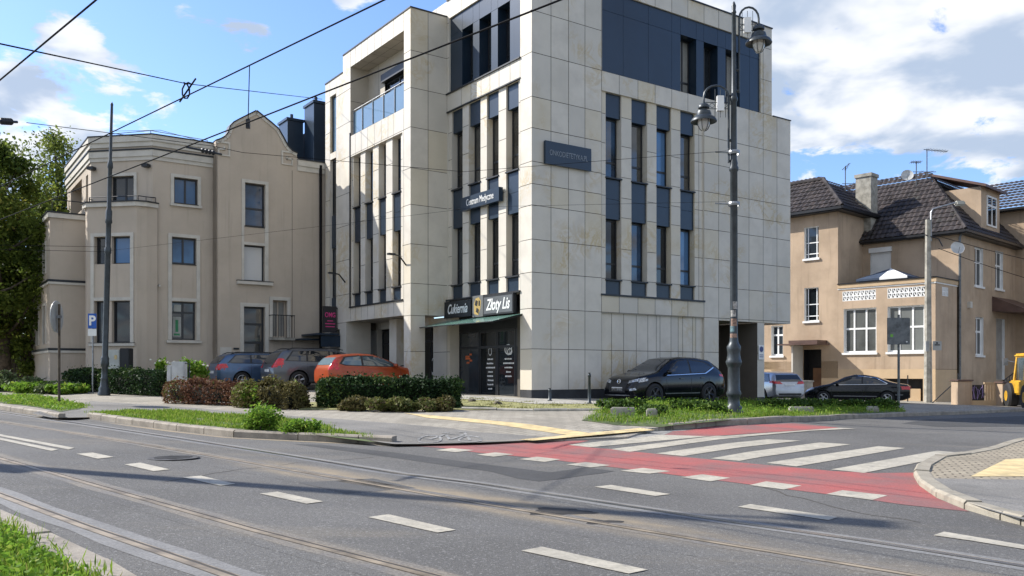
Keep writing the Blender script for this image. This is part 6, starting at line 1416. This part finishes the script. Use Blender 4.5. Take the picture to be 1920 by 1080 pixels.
for k in range(9): x = -.68 + k * .075; mb.tube([(x + rnd.uniform(-.05, .05), -.05, .35 + rnd.uniform(0, .3)), (x + rnd.uniform(-.1, .1), -.05, .7), (x + rnd.uniform(-.05, .1), -.05, .8 + rnd.uniform(0, .25))], .016, 4)
mb.build('painted_scribble', mat('purple_paint', (.30, .22, .40), .6), t)
mb = MB(); mb.box(-.72, -.01, .3, .0, .01, 1.05); mb.build('back_board', M_trimblk, t)
t = thing('handrail', 'thin dark handrail sloping beside the villa corner', 'handrail', park(1780, 0, 43.5, 0)); mb = MB(); mb.tube([(.45, 0, -.1), (.45, 0, 1.65)], .03, 6); mb.tube([(-.9, 0, .1), (.45, 0, 1.35)], .025, 6); mb.build('rail', M_dark, t)
for px in (1605, 1702): 
    t = thing('stake', 'thin dark stake standing before the villa wall', 'stake', park(px, 0, 45.2, 0), 0, 'dark stakes before the villa'); mb = MB(); mb.tube([(0, 0, 0), (0, 0, 1.5)], .03, 6); mb.build('rod', M_dark, t)
q = HW(1.7, 3.1, 6.27); t = thing('gazebo', 'folded blue and white canopy tent on the villa terrace', 'gazebo', q, HROT); mb = MB()
for s in (-1, 1):
    for r_ in (-1, 1): mb.tube([(s * 1.2, r_ * 1.35, 0), (s * 1.2, r_ * 1.35, .45)], .03, 5)
mb.build('leg', M_galv, t)
for k, (a, b) in enumerate((((-1.3, -1.45), (1.3, -1.45)), ((1.3, -1.45), (1.3, 1.45)), ((1.3, 1.45), (-1.3, 1.45)), ((-1.3, 1.45), (-1.3, -1.45)))):
    mb = MB(); mb.poly([(a[0], a[1], .42), (b[0], b[1], .42), (0, 0, 1.05)]); mb.poly([(a[0], a[1], .3), (b[0], b[1], .3), (b[0], b[1], .42), (a[0], a[1], .42)])
    if k == 3: mb = MB(); mb.poly([(-1.3, 1.45, .42), (-1.3, .1, .42), (0, 0, 1.05)]); mb.poly([(-1.3, 1.45, .3), (-1.3, .1, .3), (-1.3, .1, .42), (-1.3, 1.45, .42)])
    mb.build('canopy', mat('navy_fabric', (.03, .05, .09), .8), t)
mb = MB(); mb.poly([(-1.3, .1, .42), (-1.3, -1.45, .42), (0, 0, 1.05)]); mb.poly([(-1.3, .1, .3), (-1.3, -1.45, .3), (-1.3, -1.45, .42), (-1.3, .1, .42)]); mb.build('canopy_panel', M_white, t)
def antenna(label, base, h_, booms):
    t = thing('antenna', label, 'antenna', base); mb = MB(); mb.tube([(0, 0, -.6), (0, 0, h_)], .03, 6); mb.build('mast', M_greyp, t)
    for z, L_, dz, n in booms:
        mb = MB(); mb.tube([(-.2 if L_ > 0 else .2, 0, z), (L_, 0, z + dz)], .022, 5)
        for k in range(n): x = L_ * (k + .5) / n; mb.tube([(x, -.3, z + dz * x / L_), (x, .3, z + dz * x / L_)], .012, 4); mb.tube([(x, 0, z + dz * x / L_ - .1), (x, 0, z + dz * x / L_ + .1)], .01, 4)
        mb.build('boom', M_greyp, t)
antenna('tall bent television antenna with a long boom at the roof ridge', PX(1738, 328, 52.5), 1.6, [(1.55, 1.25, -.12, 7)])
antenna('small white antenna with short arms left of the ridge end', PX(1718, 330, 52.5), .9, [(.85, -.35, 0, 3), (.85, .3, 0, 3), (.25, 1.2, 0, 2)])
antenna('slim antenna on the roof left of the chimney', PX(1585, 346, 53), 1.15, [(.9, .25, .4, 3), (.05, 1.0, 0, 1)])
def dish(label, p, r, face):
    t = thing('satellite_dish', label, 'satellite dish', p); mb = MB(); rot = Vector(face).normalized().to_track_quat('Z', 'Y').to_matrix()
    mb.lathe([(0, -.12 * r), (r * .5, -.06 * r), (r * .85, .05 * r), (r, .12 * r), (r, .15 * r), (r * .85, .08 * r), (r * .5, -.03 * r), (0, -.08 * r)], 20, (0, 0, 0), rot=rot); mb.build('reflector', mat('dish_grey', (.55, .55, .53), .45), t, smooth=True, angle=60)
    mb = MB(); mb.tube([rot @ Vector((0, -r * .9, 0)), rot @ Vector((0, -.2 * r, .9 * r))], .015, 5); mb.tube([(0, .08, 0), (.05, .5, -.15)], .025, 5); mb.build('arm', M_greyp, t)
dish('grey satellite dish on the villa front corner above the drainpipe', PX(1795, 465, 47.2), .36, (-.1, -1, .3)); dish('white satellite dish peeking over the villa ridge', PX(1701, 329, 53.5), .36, (-.3, -1, .3)); dish('dark satellite dish on the far roof beside the tower', PX(1517, 355, 57), .3, (-.3, -1, .3))
# no-parking notice on the passage pier
q = OL(12.12, -.02, 1.9); t = thing('notice_plate', 'small white notice with dark round symbol on the passage pier', 'sign', q, ROT); mb = MB(); mb.box(-.17, -.03, 0, .17, -.01, .62); mb.build('panel', M_white, t); mb = MB(); mb.lathe([(0, .01), (.12, .01), (.12, 0)], 18, (0, -.03, .44), rot=Matrix.Rotation(R(90), 4, 'X').to_3x3()); mb.box(-.12, -.036, .1, .12, -.031, .13); mb.box(-.12, -.036, .18, .12, -.031, .21); mb.build('notice_symbol', mat('notice_blue', (.05, .07, .2), .5), t)
mb = MB(); t = thing('boundary_wall', 'low grey parapet wall between the silver car and the black saloon', 'wall', park(1500, 0, 45.5, 0), HROT); mb.box(-1.0, -.2, -.2, 1.0, .2, 1.0); mb.bevbox(-1.05, -.25, 1.002, 1.05, .25, 1.08, .01); mb.build('masonry', M_conc, t)
# ================================================================== PLANTS
def quads_mesh(name, P, U, V, m, pv=None, parent=None, extra=None):
    """N leaf-shaped (rhombus) faces: centre P, half axes U and V"""
    N = len(P); v = np.empty((N, 4, 3), np.float32); v[:, 0] = P - U; v[:, 1] = P + V - U * .1; v[:, 2] = P + U; v[:, 3] = P - V - U * .1
    me = bpy.data.meshes.new(name); me.vertices.add(N * 4); me.vertices.foreach_set('co', v.ravel()); me.loops.add(N * 4); me.loops.foreach_set('vertex_index', np.arange(N * 4, dtype=np.int32))
    me.polygons.add(N); me.polygons.foreach_set('loop_start', np.arange(0, N * 4, 4, dtype=np.int32)); me.polygons.foreach_set('loop_total', np.full(N, 4, np.int32))
    me.materials.append(m); at = me.attributes.new('pv', 'FLOAT', 'FACE'); at.data.foreach_set('value', (RNG.random(N) if pv is None else pv).astype(np.float32)); me.update(calc_edges=True); me.validate()
    o = bpy.data.objects.new(name, me); COL.objects.link(o)
    if parent: o.parent = parent
    return o
def rnd_axes(N, size, flat=0.0, aspect=.55, nrm=None):
    d = RNG.normal(size=(N, 3)); d[:, 2] *= (1 - flat * .8)
    d /= np.linalg.norm(d, axis=1)[:, None]; q = RNG.normal(size=(N, 3)); v = np.cross(d, q); v /= np.linalg.norm(v, axis=1)[:, None]
    s = size * (.6 + .8 * RNG.random(N))[:, None]
    return d * s, v * s * aspect
def in_poly(pts, n):
    """random points inside a world outline"""
    p = np.array(pts)[:, :2]; lo, hi = p.min(0), p.max(0); out = np.zeros((0, 2))
    while len(out) < n:
        q = lo + RNG.random((n * 2, 2)) * (hi - lo); c = np.zeros(len(q), bool); j = len(p) - 1
        for i in range(len(p)):
            with np.errstate(divide='ignore', invalid='ignore'):
                t = ((p[i, 1] > q[:, 1]) != (p[j, 1] > q[:, 1])) & (q[:, 0] < (p[j, 0] - p[i, 0]) * (q[:, 1] - p[i, 1]) / (p[j, 1] - p[i, 1] + 1e-12) + p[i, 0])
            c ^= t; j = i
        out = np.vstack([out, q[c]])
    return out[:n]
def grass(name, px, n, h, w, label, dz=.12, m=M_grass, tuft=True):
    poly = gp(px, dz); q = in_poly(poly, n)
    if tuft: c = in_poly(poly, max(6, n // 160)); k = RNG.integers(0, len(c), n // 2); q[:n // 2] = c[k] + RNG.normal(size=(n // 2, 2)) * .12
    keep = (np.sin(q[:, 0] * 2.1 + 1) * np.sin(q[:, 1] * 2.7) + .6 * np.sin(q[:, 0] * 5.3 + q[:, 1] * 4.1) + RNG.random(n) * 1.2) > -.25; q = q[keep]; n = len(q)      # thin, patchy growth
    z = np.array([H(a, b) for a, b in q]) + dz
    ang = RNG.random(n) * 6.283; lean = RNG.random(n) * .7; hh = h * (.35 + RNG.random(n) ** 1.5 * 1.0)
    d = np.stack([np.cos(ang) * lean, np.sin(ang) * lean, np.ones(n)], 1); d /= np.linalg.norm(d, axis=1)[:, None]
    U = d * hh[:, None] / 2; a2 = RNG.random(n) * 6.283; V = np.stack([np.cos(a2), np.sin(a2), np.zeros(n)], 1) * w * (.6 + .8 * RNG.random(n))[:, None]
    P = np.stack([q[:, 0], q[:, 1], z], 1) + U
    o = quads_mesh(name, P, U, V, m); o['kind'] = 'stuff'; tag(o, label, 'grass'); return o
def soil(px, dz=.13, m=M_turf): return struct(sheet('soil', px, dz, m))
V1 = [(-40, 744), (0, 741), (60, 741), (105, 748), (157, 761), (150, 767), (112, 771), (67, 763), (0, 755), (-40, 750)]
V2 = [(168, 776), (240, 770), (330, 770), (450, 779), (530, 785), (600, 799), (660, 812), (705, 823), (650, 819), (560, 812), (440, 805), (333, 793), (250, 783), (180, 776)]
V3 = [(1090, 788), (1125, 772), (1160, 762), (1250, 752), (1380, 750), (1560, 756), (1690, 768), (1700, 773), (1600, 776), (1493, 781), (1380, 786), (1310, 793), (1240, 797), (1150, 794)]
V4 = [(-120, 970), (-30, 985), (0, 1003), (75, 1046), (170, 1090), (100, 1150), (-200, 1150)]
for v in (V1, V2, V3, V4): soil(v)
grass('grass', V1, 12000, .075, .008, 'short bright grass of the left verge around the round sign'); grass('grass', V2, 24000, .075, .008, 'bright green grass of the long verge behind the kerb'); grass('grass', V3, 36000, .12, .008, 'tall bright grass and weeds on the island round the lamp post')
grass('grass', V4, 15000, .085, .006, 'bright grass with broad weeds in the lower left corner')
grass('grass', [(560, 755), (868, 744), (1000, 754), (1130, 758), (1128, 766), (870, 767), (560, 767)], 5000, .05, .008, 'sparse dry lawn before the shop', .14, leafmat('dry_grass_blade', (.13, .14, .04), (.26, .25, .09), (.34, .31, .14)))
def weeds(name, px, n, size, hmax, label, m=M_leaf_bright, dz=.12):
    q = in_poly(gp(px, dz), n); z = np.array([H(a, b) for a, b in q]) + dz + RNG.random(n) ** 1.6 * hmax; U, V = rnd_axes(n, size, .5, .6)
    o = quads_mesh(name, np.stack([q[:, 0], q[:, 1], z], 1), U, V, m); o['kind'] = 'stuff'; tag(o, label, 'weeds')
weeds('weeds', V4, 7000, .018, .10, 'broad leaved weeds among the grass in the lower left corner')
weeds('weeds', V3, 9000, .028, .22, 'mixed leafy weeds on the green island')
weeds('weeds', V1, 2600, .03, .10, 'small leafy weeds in the left verge')
def bush(name, label, loc, rx, ry, h_, n, size, m, cat='shrub', group=None, lumps=7, flat=.2, spiky=0, rz=0, stems=True, core=.55):
    """leaf clumps of unequal size spread over an uneven mound"""
    t = thing(name, label, cat, loc, rz, group); C = []
    for k in range(lumps):
        a = RNG.random() * 6.283; r = math.sqrt(RNG.random()) * .72; C.append((r * rx * math.cos(a), r * ry * math.sin(a), h_ * (.25 + .45 * RNG.random()), .28 + .3 * RNG.random()))
    k = RNG.integers(0, lumps, n); C = np.array(C); d = RNG.normal(size=(n, 3)); d /= np.linalg.norm(d, axis=1)[:, None]; rad = RNG.random(n) ** .4
    P = C[k, :3] + d * (rad * C[k, 3])[:, None] * np.array([rx, ry, h_]) * (1 + spiky * RNG.random(n) ** 4)[:, None]
    P[:, 2] = np.clip(P[:, 2], .02, h_ * 1.3); U, V = rnd_axes(n, size, flat); quads_mesh('foliage', P, U, V, m, None, t)
    if stems:
        mb = MB()
        for c in C: mb.tube([(c[0] * .3, c[1] * .3, -.1), (c[0] * .8, c[1] * .8, c[2] * .5), tuple(c[:3])], [.02, .015, .008], 5)
        mb.build('stem', M_bark, t)
    return t
def hedge(name, label, a, b, depth, h_, n, size, m, cat='hedge', group=None, wob=.06, coremat=None, gaps=0, round_=.12):
    """clipped hedge between two ground points: leafy skin all round over a dark twiggy body"""
    a, b = Vector(a), Vector(b); L = (b - a).length; rz = math.atan2(b.y - a.y, b.x - a.x); t = thing(name, label, cat, a, rz, group); dzdx = (b.z - a.z) / L
    f = RNG.random(n); area = np.array([L * h_, L * h_, L * depth * 1.6, depth * h_, depth * h_]); pr = area / area.sum(); k = RNG.choice(5, n, p=pr)
    u = RNG.random(n) * L; d = (RNG.random(n) - .5) * depth; z = RNG.random(n) * h_
    d = np.where(k == 0, -depth / 2, np.where(k == 1, depth / 2, d)); z = np.where(k == 2, h_, z); u = np.where(k == 3, 0, np.where(k == 4, L, u))
    ed = np.clip((z - (h_ - round_)) / round_, 0, 1); d = d * (1 - .25 * ed ** 2)
    bump = np.sin(u * 3.1 + 1.3) * np.sin(z * 5 + u) * .5 + np.sin(u * 7.7 + d * 4) * .35 + np.sin(u * 1.3) * .5
    P = np.stack([u, d, z], 1); nrm = np.zeros((n, 3)); nrm[k == 0, 1] = -1; nrm[k == 1, 1] = 1; nrm[k == 2, 2] = 1; nrm[k == 3, 0] = -1; nrm[k == 4, 0] = 1
    P += nrm * (bump * wob - RNG.random(n) ** 2 * .12 + .03)[:, None]; P += RNG.normal(size=(n, 3)) * .02; out = RNG.random(n) < .05; P[out] += nrm[out] * (RNG.random(out.sum()) * .16)[:, None]
    P[:, 2] += P[:, 0] * dzdx; U, V = rnd_axes(n, size, .2); pv = np.clip(.5 + .32 * np.sin(P[:, 0] * 2.3 + 1) * np.sin(P[:, 0] * .9 + P[:, 2] * 3) + (RNG.random(n) - .5) * .8, 0, 1); quads_mesh('foliage', P, U, V, m, pv, t)
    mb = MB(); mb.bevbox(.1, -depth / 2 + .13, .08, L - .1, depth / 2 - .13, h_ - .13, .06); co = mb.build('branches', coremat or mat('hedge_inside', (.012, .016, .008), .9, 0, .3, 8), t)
    for v in co.data.vertices: v.co.z += v.co.x * dzdx
    return t
def gnd(px, py, dz=.13): return G(px, py, dz)
hedge('hedge', 'short dark green clipped hedge left of the traction pole foot', gnd(137, 732), gnd(186, 734), .9, .76, 5000, .045, M_leaf_hedge); hedge('hedge', 'long dark green clipped hedge between traction pole and white pedestal', gnd(206, 736), gnd(316, 742), .9, .80, 9000, .045, M_leaf_hedge)
hedge('hedge', 'reddish brown hedge before the blue and grey cars', gnd(328, 754), gnd(470, 760), .9, .58, 9000, .038, M_leaf_red, wob=.10); hedge('hedge', 'brown and olive hedge end in front of the grey car', gnd(455, 762), gnd(562, 766), .8, .58, 7000, .042, M_leaf_olive, wob=.14)
hedge('hedge', 'dark clipped hedge in front of the orange hatchback', gnd(602, 763), gnd(862, 763), 1.0, .74, 17000, .042, M_leaf_hedge, wob=.05)
for i, (a, b, py, m, lb) in enumerate(((628, 700, 770, M_leaf_olive, 'low olive shrub at the left foot of the dark clipped hedge'), (690, 768, 771, M_leaf_var, 'low reddish variegated shrub at the middle foot of the dark clipped hedge'), (755, 818, 771, M_leaf_var, 'low mottled shrub right of the middle of the dark clipped hedge'), (806, 866, 770, M_leaf_olive, 'low yellow green shrub at the right foot of the dark clipped hedge'))):
    p, q = gnd(a, py), gnd(b, py); c = (p + q) / 2; bush('low_shrub', lb, c, (q - p).length / 2 * 1.15, .42, .34, 3200, .045, m, group='shrubs at the foot of the clipped hedge', lumps=9)
p = gnd(560, 765); bush('low_shrub', 'pale green leggy shrub at the end of the brown hedge', p, .5, .4, .6, 900, .05, M_leaf_olive, lumps=5, spiky=.6)
p = gnd(470, 765); bush('low_shrub', 'small bright green sprig in front of the brown hedge', p, .3, .3, .55, 500, .05, M_leaf_bright, lumps=4, spiky=.6)
p = G(490, 807, .12); bush('weed_clump', 'tall bright green weed clump on the long verge', p,   .42, .35, .44, 3600, .03, M_leaf_bright, 'weeds', lumps=9, spiky=.5)
p = G(565, 812, .12); bush('weed_clump', 'smaller bright weed clump on the long verge right of the tall one', p, .40, .3, .26, 1500, .035, M_leaf_bright, 'weeds', lumps=6, spiky=.9)
def flowers(t, n, rx, ry, h_):
    for k in range(n):
        mb = MB(); a = RNG.random() * 6.283; r = math.sqrt(RNG.random()); mb.lathe([(0, -.03), (.05, 0), (.03, .04), (0, .05)], 6, (r * rx * math.cos(a), -abs(r * ry * math.sin(a)), h_ * (.35 + .6 * RNG.random()))); mb.build('flower', M_flower, t)
q = park(352, 0, 33.5, .13); t = bush('flowering_shrub', 'green shrub with cream flowers behind the white pedestal', q, .8, .5, 1.2, 2200, .07, M_leaf_bright, lumps=9); flowers(t, 26, .8, .5, 1.2)
q = park(302, 0, 33.8, .13); t = bush('flowering_shrub', 'small green shrub with cream flowers over the long clipped hedge', q, .4, .4, 1.35, 900, .07, M_leaf_bright, lumps=6); flowers(t, 9, .4, .4, 1.3)
for i, (px, py, wpx, h_, lb) in enumerate(((1170, 767, 50, .24, 'spreading juniper before the front of the black crossover'), (1225, 776, 28, .2, 'small round juniper right of the low stone edge'), (1286, 768, 36, .25, 'spreading juniper between the wheels of the black crossover'), (1335, 772, 34, .26, 'bright juniper just left of the lamp post foot'), (1478, 766, 62, .30, 'flat juniper before the silver estate car'), (1565, 764, 60, .32, 'broad juniper before the middle of the black saloon'), (1640, 766, 48, .33, 'dark juniper at the foot of the grey sign post'), (1160, 772, 28, .3, 'low juniper sprig at the left tip of the island'))):
    p = G(px, py, .14); bush('juniper', lb, p, wpx * p.y / FPX, .5, h_, 2600, .05, M_leaf_jun, group='junipers on the green island', lumps=10, spiky=.35)
for px, py, w_, lb in ((1168, 779, 46, 'pale low stone edge at the left end of the island'), (1222, 782, 20, 'short pale stone block beside the small juniper'), (1502, 775, 44, 'pale stone edge among the junipers before the silver car'), (1636, 773, 20, 'short pale stone block near the grey sign post')):
    p = G(px, py, .12); s_ = p.y / FPX; t = thing('stone_edge', lb, 'stone', p, R(-6), 'stone edging blocks'); mb = MB(); mb.bevbox(-w_ / 2 * s_, -.12, -.1, w_ / 2 * s_, .12, .20, .03); mb.build('block', M_conc, t)
for px, py in ((885, 752), (933, 757)):
    p = G(px, py, .15); t = thing('stone', 'small dark stone lying on the dry lawn', 'stone', p, 0, 'stones on the lawn'); mb = MB(); bm = bmesh.new(); bmesh.ops.create_icosphere(bm, subdivisions=2, radius=.14)
    for v in bm.verts: v.co *= random.uniform(.85, 1.1); v.co.z *= .6
    mb.addbm(bm); mb.build('rock', M_soil, t)
# leafy ground plants on the far left
for i, (px, D, rx, h_, lb) in enumerate(((20, 33, 1.6, .5, 'dark leafy ground shrub at the left frame edge'), (62, 32, 1.3, .42, 'bright leafy shrub left of the annex foot'), (100, 31.5, 1.2, .40, 'grey green spreading shrub before the annex corner'), (124, 31, .6, .34, 'pale green shrub at the start of the clipped hedge'), (-30, 33, 1.4, .8, 'leafy shrub outside the left frame edge'))):
    bush('ground_shrub', lb, park(px, 0, D, .12), rx, .8, h_, 2600, .075, M_leaf_bright if i % 2 else leafmat('sage_leaf', (.05, .08, .03), (.13, .17, .07), (.2, .24, .12)), group='shrubs left of the clipped hedge', lumps=9)
# trees
def tree(label, loc, h_, r, trunk, n_cl, n_leaf, size, m, base=.25, name='tree', group='trees beside the taupe building', sx=1.0, sp=.55):
    t = thing(name, label, 'tree', loc, RNG.random() * 6, group); C = []
    while len(C) < n_cl:
        p = RNG.normal(size=3); p /= np.linalg.norm(p); p *= RNG.random() ** .45
        z = base * h_ + (p[2] * .5 + .5) * h_ * (1 - base); w = 1 - .35 * abs(p[2]); C.append((p[0] * r * w * sx, p[1] * r * w, z, r * (.11 + .20 * RNG.random())))
    C = np.array(C); k = RNG.integers(0, n_cl, n_leaf); P = C[k, :3] + RNG.normal(size=(n_leaf, 3)) * (C[k, 3] * sp)[:, None] * np.array([1, 1, .8])
    tone = RNG.random(n_cl)[k] * .45 + RNG.random(n_leaf) * .55
    U, V = rnd_axes(n_leaf, size, .25, .6); quads_mesh('crown', P, U, V, m, tone, t)
    mb = MB(); mb.tube([(0, 0, -.3), (.05, .03, h_ * .2), (-.08, .1, h_ * .45), (.1, 0, h_ * .7), (0, 0, h_ * .9)], [trunk, trunk * .8, trunk * .6, trunk * .35, trunk * .1], 10); mb.build('trunk', M_bark, t, smooth=True)
    mb = MB()
    for j in range(0, n_cl, 2):
        c = C[j]; z0 = max(h_ * .18, c[2] - h_ * .22 * (.5 + RNG.random())); mid = (c[0] * .5, c[1] * .5, (z0 + c[2]) / 2 - .2); mb.tube([(0, .03, z0), mid, tuple(c[:3])], [trunk * .28, trunk * .18, trunk * .05], 6)
    mb.build('limb', M_bark, t, smooth=True)
    return t
def tpos(px, D): return park(px, 0, D, 0)
tree('large dark leafy tree at the left frame edge', tpos(10, 41), 11.2, 4.2, .32, 48, 32000, .09, M_leaf_dark, .12); tree('mid height bushy tree between the dark tree and the annex', tpos(66, 47), 10.4, 3.6, .25, 46, 30000, .09, M_leaf_dark, .08)
tree('tall slender tree with airy top behind the annex', tpos(112, 48), 14.2, 2.3, .2, 60, 15000, .085, M_leaf_tree, .35, sp=.8); tree('tree just outside the left frame edge', tpos(-50, 38), 11.5, 3.8, .3, 36, 20000, .10, M_leaf_dark, .12)
tree('bright understorey tree near the annex wall', tpos(55, 42), 6.2, 2.6, .12, 30, 14000, .09, M_leaf_dark, .05)
hedge('background_hedge', 'tall shadowy hedge under the trees at the left edge', Vector(tpos(-120, 47)), Vector(tpos(110, 50)), 1.2, 2.6, 9000, .10, M_leaf_dark)
t = thing('garden_fence', 'dark picket fence under the trees at the left edge', 'fence', tpos(-80, 42), 0); mb = MB(); 
for k in range(40): mb.box(k * .13, -.02, 0, k * .13 + .09, .02, 1.25)
mb.box(0, .02, .3, 5.2, .06, .4); mb.box(0, .02, .95, 5.2, .06, 1.05); mb.build('boards', M_bark, t)
